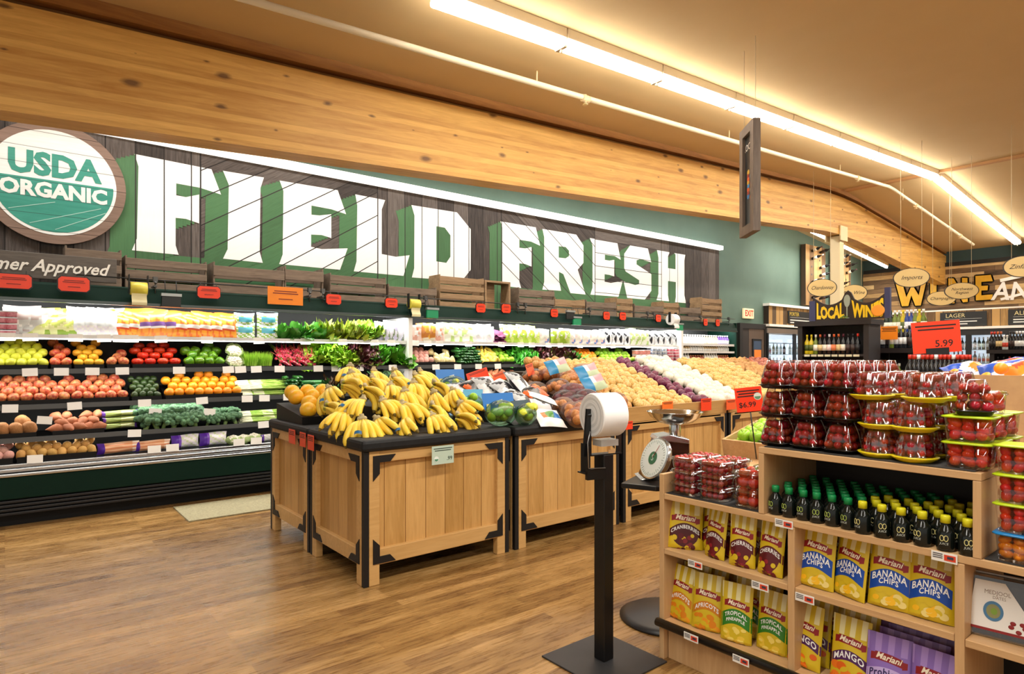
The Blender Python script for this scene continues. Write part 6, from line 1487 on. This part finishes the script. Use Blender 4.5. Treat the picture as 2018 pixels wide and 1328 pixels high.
for i, (x, y) in enumerate(((2002, 792), (2022, 785), (2010, 806), (2028, 800))): tag(put('yellow_fruit', K['lemon'][0], None, 0, onT(x, y, 3.1), sc_=.042), 'large yellow fruit at the edge behind the clear cup of tomatoes', 'fruit', 'large yellow fruits behind the cup')
# ================================================================ HANGING FRAMED SIGN
pL, pR = onT(1457, 400, 6.15), onT(1484, 400, 5.75)
dv = Vector((pR.x-pL.x, pR.y-pL.y, 0)); wS = dv.length; dv.normalize(); yawS = math.atan2(dv.y, dv.x)
t = thing('hanging_sign', 'narrow grey wooden framed picture sign hanging edge-on from the ceiling', 'sign', (pL.x, pL.y, 0), rz=yawS)
zt, zb1 = onT(1457, 262, 6.15).z, onT(1457, 470, 6.15).z
gw = wood('grey_frame_wood', '#4a3f38', '#7a6c60', 'Z', .8, rough=.8)
for (a, b2, c, e) in ((0, .09, zb1, zt), (wS-.09, wS, zb1, zt), (.09, wS-.09, zb1, zb1+.09), (.09, wS-.09, zt-.09, zt)): MB().b(a, b2, 0, .07, c, e).obj('frame_board', gw, t, .003)
MB().b(.085, wS-.085, .03, .05, zb1+.085, zt-.085).obj('picture_panel', M('#23282c', .4), t)
m = MB(); [m.sph((wS*.5+.05*math.cos(k*2.1), .029, zb1+.35+.022*k), (.035, .002, .03), 10, 6, k % 4) for k in range(12)]
m.obj('fruit_picture', [M('#c8541e'), M('#2a78b8'), M('#8a2a20'), M('#c9a23a')], t)
MB().me(text('LOCAL', .09, .003), T_(wS/2, .028, zt-.2) @ FY).obj('lettering', M('#e8e4da'), t)
for a in (.04, wS-.04): MB().cyl((a, .035, zt), (a, .035, zc(pL.x)-.0), .003, seg=5).obj('wire', wire, t)

# ================================================================ EXIT SIGN, DOOR, COOLERS ON THE PRODUCE WALL
p = onY(1474, 618, YW-.03)
t = thing('exit_sign', 'lit cream EXIT sign with red letters on the green wall above the door', 'exit sign', (p.x, YW-.06, p.z))
wE = XY(1484, YW-.06)-XY(1464.5, YW-.06)
MB().b(-wE/2, wE/2, 0, .055, -.115, .115).obj('housing', M('#f0dcae', .5, emit=.25), t, .012)
MB().me(text('EXIT', .19, .03, 0, .9), T_(0, -.002, 0) @ FY).obj('lettering', M('#c8281a', .5, emit=.1), t)
xa, xb = XY(1452, YW), XY(1506, YW)
frm = M('#1a1614', .5)
d1 = thing('door_1', None, None, (xa, YW-.05, 0)); d1['kind'] = 'structure'; w = xb-xa
MB().b(0, .12, -.03, .05, 0.001, 2.2).b(w-.12, w, -.03, .05, 0.001, 2.2).b(.12, w-.12, -.03, .05, 2.08, 2.2).obj('door_frame', frm, d1)
xm = .12+(w-.24)*.30
MB().b(.12, xm, -.01, .04, .001, 2.08).obj('door_leaf', M('#2b2420', .5), d1); 
MB().b(xm, w-.12, -.012, .035, .001, 2.08).obj('door_leaf', M('#5a4a3e', .5), d1)
xc_ = (xm+w-.12)/2; hw = (w-.12-xm)*.3
MB().b(xc_-hw, xc_+hw, -.03, -.013, .95, 1.85).obj('window_frame', M('#111111', .4), d1)
MB().b(xc_-hw*.8, xc_+hw*.8, -.034, -.03, 1.0, 1.8).obj('window_glass', M('#46546a', .15), d1)
tag(MB().b(-.15, .15, -.003, 0, -.14, .14).obj('paper_notice', M('#f0862a', .5), loc=(xa+xc_, YW-.088, 1.46)), 'orange paper notice taped on the door window', 'notice')
# coolers set in the produce wall
x2 = XCO+.02; XCE = 19.2
t = thing('glass_door_cooler', 'bank of lit glass-door coolers along the green wall beside the door', 'cooler', (x2, 7.66, 0))
L = XCE-x2
cool_glow = M('#dfe8f0', .6, emit=1.4)  # emission put into the back panel stands in for the interior lamps
MB().b(0, L, .5, .79, 0.001, 2.05).obj('glowing_back_panel', cool_glow, t)
MB().b(0, L, -.02, .5, 2.0, 2.12).b(0, L, 0, .5, 0, .25).obj('cabinet', M('#8a8078', .5), t)
nd = 4
for k in range(nd+1): MB().b(max(0, L*k/nd-.05), min(L, L*k/nd+.05), -.02, .03, .25, 2.0).obj('door_frame', M('#17181c', .4), t)
for z in (.6, .9, 1.2, 1.5, 1.78): MB().b(.05, L-.05, .1, .5, z-.012, z).obj('shelf', M('#b8bcc0', .4), t)
for k in range(nd): MB().b(L*k/nd+.055, L*(k+1)/nd-.055, 0, .006, .26, 1.99).obj('glass_pane', plastic_clear((.95, .98, 1, 1), .06, 'door_glass', .03), t)
def gbottle(body, lab, cap, h=.3, r=.037):
    m = MB(); m.lathe([(r*.9, 0), (r, .01), (r, h*.58), (r*.8, h*.66), (r*.36, h*.76), (r*.33, h*.9)], 10, 0); m.lathe([(r*.42, h*.86), (r*.42, h), (.001, h)], 8, 2); m.lathe([(r*1.02, h*.18), (r*1.02, h*.48)], 10, 1)
    return m.mesh('bottle', [M(body, .15), M(lab, .5), M(cap, .4)])
WB = {'red': gbottle('#12100e', '#e8e0cc', '#5a1a2a'), 'white': gbottle('#6a7a2a', '#e9e6d4', '#e8e8e0'), 'yellow': gbottle('#c9b41e', '#4a5a1e', '#d9c21e'), 'rose': gbottle('#1a1210', '#f0d8d4', '#e8e4e4'),
      'dark': gbottle('#0e0d10', '#3a2a26', '#17151a'), 'orange': gbottle('#14100e', '#d97a4a', '#d9602a'), 'tan': gbottle('#1a1410', '#d9c08a', '#c9602a'), 'dgreen': gbottle('#14241a', '#e8e8d8', '#1a4a2a'), 'redneck': gbottle('#0e0e10', '#1f1f22', '#c8301e'),
      'blue': gbottle('#1f3a8a', '#e8e8f0', '#d9d9e0'), 'silver': gbottle('#1a1c22', '#e9ecee', '#e9ecee'), 'clear': gbottle('#cfd6d4', '#c8402a', '#e8e8e8', .24, .035)}
rn = random.Random(77)
for zi, z in enumerate((.9, 1.2, 1.5)):
    for k in range(nd-1 if False else 3):
        for i in range(7):
            X = x2+L*k/nd+.12+i*(L/nd-.2)/6.5
            tag(put('beverage_bottle', WB[('clear', 'silver', 'clear', 'white', 'rose')[(k+zi+i//3) % 5]], None, 0, (X, 7.84, z+.001), rz=rn.random(), sc_=.9), 'bottle standing behind the cooler glass beside the door, %s shelf' % ('low', 'middle', 'upper')[zi], 'bottle', 'cooler bottles, %s shelf' % ('low', 'middle', 'upper')[zi])
# plank header with PORTER board above the coolers
plank = wood('header_planks', '#4f3a20', '#b08a52', 'Z', .5, .17, 'X', '#2a1d10', rough=.7, tone=.5)
zr0, zr1 = 2.20, 2.64
t = thing('porter_header', 'plank header with white rails above the coolers beside the door', 'header', (x2, 7.62, 0))
MB().b(0, L, 0, .13, zr0, zr1).obj('plank_board', plank, t)
MB().b(-.03, L, -.04, .13, zr1, zr1+.06).b(-.03, L, -.04, .13, zr0-.045, zr0+.01).obj('white_rail', M('#f2f0ea', .4), t)
xp0 = XY(1553, 7.6)-x2
MB().b(xp0, xp0+2.2, -.03, -.005, zr0+.05, zr0+.36).obj('black_board', M('#1b1d1e', .5), t)
m = MB(); m.me(text('PORTER', .13, .004, 0, 1, 'LEFT'), T_(xp0+.05, -.035, zr0+.28) @ FY); m.obj('lettering', M('#cdb54a'), t)
m = MB(); m.b(xp0+.08, xp0+1.6, -.034, -.031, zr0+.20, zr0+.206); m.me(text('dark, rich roasted malts with a smooth', .085, .001, 0, 1, 'LEFT'), T_(xp0+.08, -.035, zr0+.14) @ FY) if False else m.b(xp0+.08, xp0+1.5, -.034, -.031, zr0+.125, zr0+.15); m.b(xp0+.08, xp0+1.1, -.034, -.031, zr0+.065, zr0+.09); m.obj('print_line', M('#d9d9d4'), t)

# ================================================================ WINE WALL
XW = XB-.06
def pallet_mat():
    tt = NT('pallet_planks'); tc = tt.n('ShaderNodeTexCoord'); sp = tt.n('ShaderNodeSeparateXYZ'); tt.l(tc.outputs['Object'], sp.inputs[0])
    cb_ = tt.n('ShaderNodeCombineXYZ'); tt.l(sp.outputs[1], cb_.inputs[0]); tt.l(sp.outputs[2], cb_.inputs[1])
    br = tt.n('ShaderNodeTexBrick'); tt.l(cb_.outputs[0], br.inputs['Vector']); br.offset = .43; br.offset_frequency = 3; br.squash = 1.4; br.squash_frequency = 2
    for k, v in (('Scale', 1.0), ('Brick Width', 1.1), ('Row Height', .125), ('Mortar Size', .004)): br.inputs[k].default_value = v
    br.inputs['Color1'].default_value = (0, 0, 0, 1); br.inputs['Color2'].default_value = (1, 1, 1, 1); br.inputs['Mortar'].default_value = (0, 0, 0, 1)
    n1 = tt.noise(tt.coord((6, 1.5, 14)), 2.5, 4, .6)
    f = tt.math('ADD', tt.math('MULTIPLY', br.outputs['Color'], .62), tt.math('MULTIPLY', n1, .45))
    c = tt.ramp(f, [(.18, srgb('#3a2a1c')), (.45, srgb('#7d6142')), (.7, srgb('#b5925f')), (.95, srgb('#dcbf8c'))]); return tt.fin(c, .75)
wallw = pallet_mat()
t = thing('pallet_wood_wall', 'cladding of mixed pallet planks covering the wine wall', 'wall cladding', (XW, -7.5, 0))
MB().b(0, .06, 0, 7.48+7.75, 2.12, 3.83).obj('plank_cladding', wallw, t)
MB().b(-.03, .06, 0, 15.2, 3.83, 3.93).obj('black_cap', M('#141414', .6), t)
MB().b(-.1, .06, 0, 15.2, 2.62, 2.68).obj('white_rail', M('#f0eee6', .4), t)
def onwall(x, y, X=XW-.02): return onX(x, y, X)
# WINE letters traced at the wall, gold with a black edge
def polyx(px, X, dx, m, mb):
    pts = [onX(a, b2, X) for a, b2 in px]; mb.prism(pts, (dx, 0, 0), m)
def c5(p): return (p[0]/5.107+1700, p[1]/5.107+480)
gold = M('#d9a516', .5, c2='#c8960f', nscale=3); bkm = M('#1a1408', .6)
WL = [('W', [[(325,375),(400,400),(440,540),(490,430),(510,430),(565,520),(590,400),(640,385),(585,622),(530,625),(490,520),(460,628),(395,630)]]),
      ('I', [[(680,375),(745,380),(742,590),(682,600)]]),
      ('N', [[(862,350),(915,350),(1000,490),(1000,345),(1055,345),(1058,585),(1010,592),(925,440),(925,600),(868,604)]]),
      ('E', [[(1135,325),(1290,315),(1310,378),(1195,385),(1195,425),(1262,422),(1258,470),(1195,472),(1195,520),(1310,510),(1300,562),(1140,572)]])]
t = thing('wine_sign_lettering', 'big gold letters WINE fixed on the pallet plank wall', 'sign', (0, 0, 0))
for nm, loops in WL:
    for lp in loops:
        q = [onX(*c5(p), XW-.05) for p in lp]; cy = sum(p.y for p in q)/len(q); cz = sum(p.z for p in q)/len(q)
        me = polyfill([[(-p.y, p.z) for p in q]])
        o = MB().me(me, T_(XW-.052, 0, 0) @ FX).obj('letter', gold, t)
        m2 = MB()
        for a in range(8): m2.me(me, T_(XW-.046, .035*math.cos(a*PI/4), .035*math.sin(a*PI/4)) @ FX)
        m2.obj('black_edge', bkm, t)
t = thing('white_and_lettering', 'white slanted letters AND with bars above and below beside WINE', 'sign', (0, 0, 0))
pw = onX(2012, 575, XW-.05)
MB().me(text('AND', .62, .02, .12, .85), T_(XW-.055, pw.y, pw.z) @ Matrix.Rotation(.06, 4, 'X') @ FX).obj('lettering', M('#f2f2ee', .5), t)
for (ya, yb2) in ((549, 588),): pass
m = MB(); m.bar(onX(1971, 553, XW-.05), onX(2030, 540, XW-.05), .02, .08); m.bar(onX(1972, 590, XW-.05), onX(2030, 575, XW-.05), .02, .06); m.obj('bar', M('#f2f2ee', .5), t)
# coolers along the wine wall
t = thing('glass_door_cooler', 'bank of glass-door beer coolers under the WINE letters at the back wall', 'cooler', (18.55, -3.0, 0))
LW = 9.5
MB().b(.5, .85, 0, LW, .001, 2.05).obj('glowing_back_panel', M('#b9c4cf', .6, emit=.9), t)  # back panel glows in place of lamps inside the cooler
MB().b(-.03, .5, 0, LW, 1.98, 2.12).b(0, .5, 0, LW, 0, .25).obj('cabinet', M('#1c1c1e', .5), t)
nd = 12
for k in range(nd+1): MB().b(-.02, .03, max(0, LW*k/nd-.06), min(LW, LW*k/nd+.06), .25, 1.98).obj('door_frame', M('#121316', .4), t)
for z in (.6, .95, 1.28, 1.62): MB().b(.1, .5, .05, LW-.05, z-.012, z).obj('shelf', M('#6a6e72', .4), t)
for k in range(nd): MB().b(0, .006, LW*k/nd+.065, LW*(k+1)/nd-.065, .26, 1.97).obj('glass_pane', plastic_clear((.95, .98, 1, 1), .06, 'door_glass', .03), t)
MB().b(.12, .8, 0, LW, 2.122, 2.60).obj('header_planks', wood('header_planks_y', '#5f4526', '#b08a52', 'Z', .5, .17, 'Y', '#2a1d10', rough=.7, tone=.5), t)
MB().b(-.06, .2, 0, LW, 2.122, 2.18).obj('white_rail', M('#e9e6de', .4), t)
for (x0, x1, s) in ((1852, 1944, 'LAGER'), (1986, 2060, 'ALE')):
    a, b2 = onX(x0, 617, 18.6).y, onX(x1, 617, 18.6).y
    q = thing('beer_board', 'black board reading %s above the coolers' % s, 'sign', (18.62, a, 0), rz=-PI/2)
    MB().b(0, a-b2, 0, .02, 2.2, 2.56).obj('board', M('#1b1d1e', .5), q)
    MB().me(text(s, .14, .004, 0, 1, 'LEFT'), T_(.12, -.004, 2.47) @ FY).obj('lettering', M('#cdbf8a'), q)
    m = MB(); m.b(.1, a-b2-.1, -.003, 0, 2.385, 2.39); m.b(.1, (a-b2)*.8, -.003, 0, 2.31, 2.335); m.b(.1, (a-b2)*.6, -.003, 0, 2.25, 2.275); m.obj('print_line', M('#d9d9d4'), q)
for zi, z in enumerate((1.28, 1.62)):
    for i in range(60):
        Y = .1+i*.088
        kk = ('redneck', 'clear', 'orange', 'silver', 'rose', 'white', 'dark')[(i//6+zi*2) % 7]
        if onX(1700, 700, 18.8).y < Y: continue
        tag(put('beverage_bottle', WB[kk], None, 0, (18.8, Y, z+.001), rz=rn.random(), sc_=1.0), 'bottle behind glass in the back wall coolers, %s shelf' % ('middle', 'upper')[zi], 'bottle', 'back wall cooler bottles, %s shelf' % ('middle', 'upper')[zi])
# wine bottle racks leaning on the green wall
for (xx0, xx1, yt, yb2, lab) in ((1583, 1622, 481, 601, 'upright plank rack with wine bottles on the green wall left of the post'), (1640, 1672, 497, 602, 'upright plank rack with wine bottles on the green wall behind the post')):
    a, b2 = XY(xx0, YW-.1), XY(xx1, YW-.1); z1_, z0_ = onY(xx0, yt, YW-.1).z, onY(xx0, yb2, YW-.1).z
    t = thing('bottle_rack', lab, 'bottle rack', (a, YW-.16, 0)); w = b2-a
    MB().b(0, w, 0, .12, z0_, z1_).obj('rack_board', wood('rack_wood', '#6a4e2e', '#b8925e', 'Z', .5, .22, 'X', '#3a2a18', rough=.75, tone=.4), t)
    m = MB()
    for r in range(7):
        for c in range(2): m.cyl((w*(.3+.4*c), -.003, z0_+.2+r*(z1_-z0_-.35)/6), (w*(.3+.4*c), .001, z0_+.2+r*(z1_-z0_-.35)/6), .03, seg=8)
    m.obj('peg_hole', M('#2a1d12'), t)
    rn2 = random.Random(int(xx0))
    for r in range(7):
        for c in range(2):
            if rn2.random() < .3: continue
            z = z0_+.2+r*(z1_-z0_-.35)/6
            tag(put('wine_bottle', WB[rn2.choice(('dark', 'red', 'dark', 'silver'))], None, 0, (a+w*(.3+.4*c), YW-.17, z), rot=(PI/2-.25, 0, rn2.uniform(-.25, .25)), sc_=1.0), 'wine bottle stuck in the upright plank rack '+lab.split('green wall ')[1], 'wine bottle', 'bottles in the '+lab)
# hanging oval signs
def oval(x, y, wpx, hpx, t_, s, label, sz=.3, lines=None):
    p = onT(x, y, t_); w = wpx*t_/FPX/2; h = hpx*t_/FPX/2
    q = thing('oval_sign', label, 'sign', p, rz=-PI/2+.45)
    pts = [(math.cos(2*PI*i/40), math.sin(2*PI*i/40)) for i in range(40)]
    MB().prism([(a*w*1.06, .004, b2*h*1.06) for a, b2 in pts], (0, .02, 0)).obj('dark_rim', M('#2a2018', .5), q)
    MB().prism([(a*w, -.001, b2*h) for a, b2 in pts], (0, .005, 0)).obj('oval_board', M('#dcbf80', .6), q)
    m = MB()
    for k, l in enumerate(lines or [s]):
        me = text(l, h*(.62 if not lines else .5), .002, .4); wd = max(v.co.x for v in me.vertices); k_ = min(1, w*.85/wd)
        m.me(me, T_(0, -.003, (len(lines or [1])-1)*h*.22-k*h*.46) @ FY @ Matrix.Diagonal((k_, 1, 1, 1)))
    m.obj('lettering', M('#2a2018', .6), q)
    zt_ = zc(p.x)-p.z
    MB().cyl((-w*.6, .012, h*.78), (-w*.6, .012, zt_), .003, seg=4).cyl((w*.6, .012, h*.78), (w*.6, .012, zt_), .003, seg=4).obj('wire', wire, q)
oval(1620, 567, 50, 33, 11.0, 'Chardonnay', 'oval cream sign Chardonnay hanging left of the post')
oval(1682, 577, 46, 31, 13.9, 'Rice Wine', 'oval cream sign half hidden behind the cream post')
oval(1796, 547, 59, 36, 9.5, 'Imports', 'oval cream sign Imports hanging in front of the letter W')
oval(1855, 588, 47, 27, 12.5, 'Champagne', 'oval cream sign Champagne hanging in front of the letter I')
oval(1895, 573, 54, 31, 10.5, '', 'oval cream sign Northwest Region hanging in front of the letter N', lines=['Northwest', 'Region'])
oval(2017, 525, 62, 40, 8.8, 'Zinfandel', 'oval cream sign Zinfandel hanging at the edge of the view')

# ================================================================ WINE DISPLAYS ON THE SALES FLOOR
dkw = M('#1d1413', .45)
SN = ('upper', 'middle', 'lower')
def wine_shelf(X, xa, xb, ztop, shelves, label, depth=.4, header=False, kinds=('red', 'white', 'rose'), side=True, group='', every=.085):
    ya, yb2 = YX(xa, X), YX(xb, X); w = ya-yb2
    t = thing('wine_shelf', label, 'wine shelf', (X, ya, 0), rz=-PI/2)
    MB().b(0, .07, 0, depth, 0.001, ztop).obj('side_panel', dkw, t); MB().b(w-.07, w, 0, depth, 0.001, ztop).obj('side_panel', dkw, t)
    MB().b(-.04, w+.04, -.03, depth+.02, ztop, ztop+.07).obj('top_board', dkw, t)
    MB().b(.07, w-.07, depth-.02, depth, .001, ztop).obj('back_panel', M('#15100f', .6), t)
    for z in shelves:
        MB().b(.07, w-.07, .01, depth-.02, z-.03, z).obj('shelf', dkw, t)
        m = MB(); n = int((w-.2)/.1); [m.b(.1+i*.1, .18+i*.1, .003, .01, z-.035, z-.004) for i in range(n)]; m.obj('shelf_tag', M('#cfc9a8', .5), t)
        n = int((w-.18)/every)
        for i in range(n):
            kk = kinds[min(len(kinds)-1, int(i/n*len(kinds)))]
            lx = .11+i*every
            tag(put('wine_bottle', WB[kk], None, 0, (X+.07, ya-lx, z+.001), rz=rn.uniform(-.4, .4), sc_=.98), 'wine bottle on the '+SN[shelves.index(z)]+' shelf of the '+group, 'wine bottle', group+', '+SN[shelves.index(z)])
    return t, ya, w
t, ya, w = wine_shelf(9.36, 1572, 1712, 1.90, (1.48, 1.06, .66), 'dark wooden shelf of wine bottles under the LOCAL WINES header', kinds=('yellow', 'white', 'tan', 'red', 'rose', 'orange', 'tan', 'red', 'dark', 'dark', 'redneck'), group='LOCAL WINES unit', every=.066)
h = thing('local_wines_header', 'dark curved header sign with yellow letters LOCAL WINES and a glass', 'sign', (9.40, ya, 1.975), rz=-PI/2)
xs_l = YX(1572, 9.36)-YX(1602, 9.36)
W_ = YX(1600, 9.36)-YX(1745, 9.36); x0 = xs_l-.02
top = [(x0+W_*i/24, .36-.13*abs(math.sin(2*PI*i/24))+.06*(i in (11, 12, 13))) for i in range(25)]
MB().prism([(x0, 0, 0)]+[(x0+W_, 0, 0)]+[(a, 0, b2) for a, b2 in reversed(top)], (0, .03, 0)).obj('header_board', M('#2a1c14', .5), h)
MB().b(x0-.05, x0+.04, -.01, .04, 0, .30).b(x0+W_-.02, x0+W_+.05, -.01, .04, 0, .42).obj('blue_post', M('#34365a', .5), h)
yl = M('#e6bf14', .4)
def htop(x): return .36-.13*abs(math.sin(2*PI*(x-x0)/W_))
def fit_text(st, xa_, xb_, m):
    me = text(st, .3, .05, 0, 1, 'LEFT'); xs0 = [v.co.x for v in me.vertices]; ys0 = [v.co.y for v in me.vertices]; a0, a1, b0, b1 = min(xs0), max(xs0), min(ys0), max(ys0)
    def fn(p):
        x = xa_+(xb_-xa_)*(p.x-a0)/(a1-a0); return Vector((x, -.006, .02+(htop(x)-.055)*(p.y-b0)/(b1-b0)))
    m.me(me, None, 0, fn); return m
fit_text('LOCAL', x0+.06, x0+W_*.45, MB()).obj('lettering', yl, h)
fit_text('WINES', x0+W_*.55, x0+W_*.97, MB()).obj('lettering', yl, h)
m = MB(); gx = x0+W_*.49; m.prism([(gx+.045*math.cos(a)*(1 if math.sin(a) > 0 else .9), -.012, .27+.09*math.sin(a)) for a in [2*PI*i/20 for i in range(20)]], (0, .01, 0)); m.b(gx-.007, gx+.007, -.012, -.004, .03, .18); m.b(gx-.03, gx+.03, -.012, -.004, .02, .03); m.obj('glass_emblem', M('#9aa394', .3), h)
m = MB(); [m.sph((gx-.08+.02*k, -.01, .03+.012*(k % 3)), (.016, .006, .014), 8, 6, 0) for k in range(5)]; m.obj('leaf_emblem', M('#5f7a2e'), h)
m = MB(); m.sph((x0+W_*.9, -.014, .11), (.09, .004, .08), 14, 8); m.obj('orange_emblem', M('#f0962a', .5), h)
wine_shelf(10.2, 1716, 1800, 1.50, (1.05, .66), 'dark shelf of wine bottles right of the LOCAL WINES shelf', kinds=('silver', 'silver', 'rose', 'white'), group='unit right of LOCAL WINES')
for i in range(9):
    tag(put('wine_bottle', WB[('silver', 'silver', 'silver', 'dark', 'white')[i % 5]], None, 0, (10.32, YX(1725+i*8.4, 10.32), 1.571), sc_=1.1), 'bottle with white capsule on top of the shelf right of the LOCAL WINES shelf', 'wine bottle', 'white-capped bottles beside the local wines shelf')
card(1752, 656, 34, 26, X=10.23, col='#f28a1c', label='orange price card on a stem right of the LOCAL WINES shelf', lines=3, stem=.3)
wine_shelf(12.0, 1742, 1832, 1.78, (1.45, 1.1), 'tall dark shelf with green, yellow and blue bottles on top', kinds=('dgreen', 'white', 'yellow', 'blue'), group='tall unit behind the orange card')
for i in range(10):
    tag(put('wine_bottle', WB[('dgreen', 'dgreen', 'white', 'white', 'yellow', 'blue', 'blue', 'white', 'yellow', 'white')[i]], None, 0, (12.15, YX(1748+i*8, 12.15), 1.851), sc_=1.35), 'colourful bottle on top of the tall dark shelf', 'bottle', 'colourful bottles on the tall dark shelf')
wine_shelf(6.4, 1792, 1905, 1.10, (.7,), 'low dark rack of red-necked bottles under the big 5.99 sign', kinds=('redneck', 'dark'), group='rack under the 5.99 sign')
for i in range(13):
    for j in range(3):
        tag(put('wine_bottle', WB['redneck' if i % 4 != 2 else 'silver'], None, 0, (6.47+j*.1, YX(1793+i*8.6, 6.47), 1.171), sc_=.98), 'red-necked dark bottle on the rack below the big 5.99 sign', 'wine bottle', 'red-necked bottles below the 5.99 sign')
c_ = card(1845, 664, 84, 62, t_=5.68, col='#f23c16', label='big red-orange price sign 5.99 standing above the wine bottles', lines=2, price='5.99', yaw=-PI/2+.62, px=.15, stem=.36)
c_.rotation_euler[1] = -.07
MB().b(-.09, .09, -.012, .012, -.17, -.10).obj('clip', M('#151515', .4), c_)
wine_shelf(14.0, 1950, 2040, 1.50, (1.15, .8), 'dark rack of dark bottles in front of the beer coolers', kinds=('dark', 'redneck', 'silver', 'tan'), group='rack before the beer coolers')
for i in range(14):
    tag(put('wine_bottle', WB[('redneck', 'tan', 'clear', 'dark', 'silver', 'silver', 'silver')[i//2]], None, 0, (14.1, YX(1954+i*6.2, 14.1), 1.571), sc_=1.1), 'bottle on top of the dark rack before the beer coolers', 'wine bottle', 'bottles on top of the rack before the coolers')
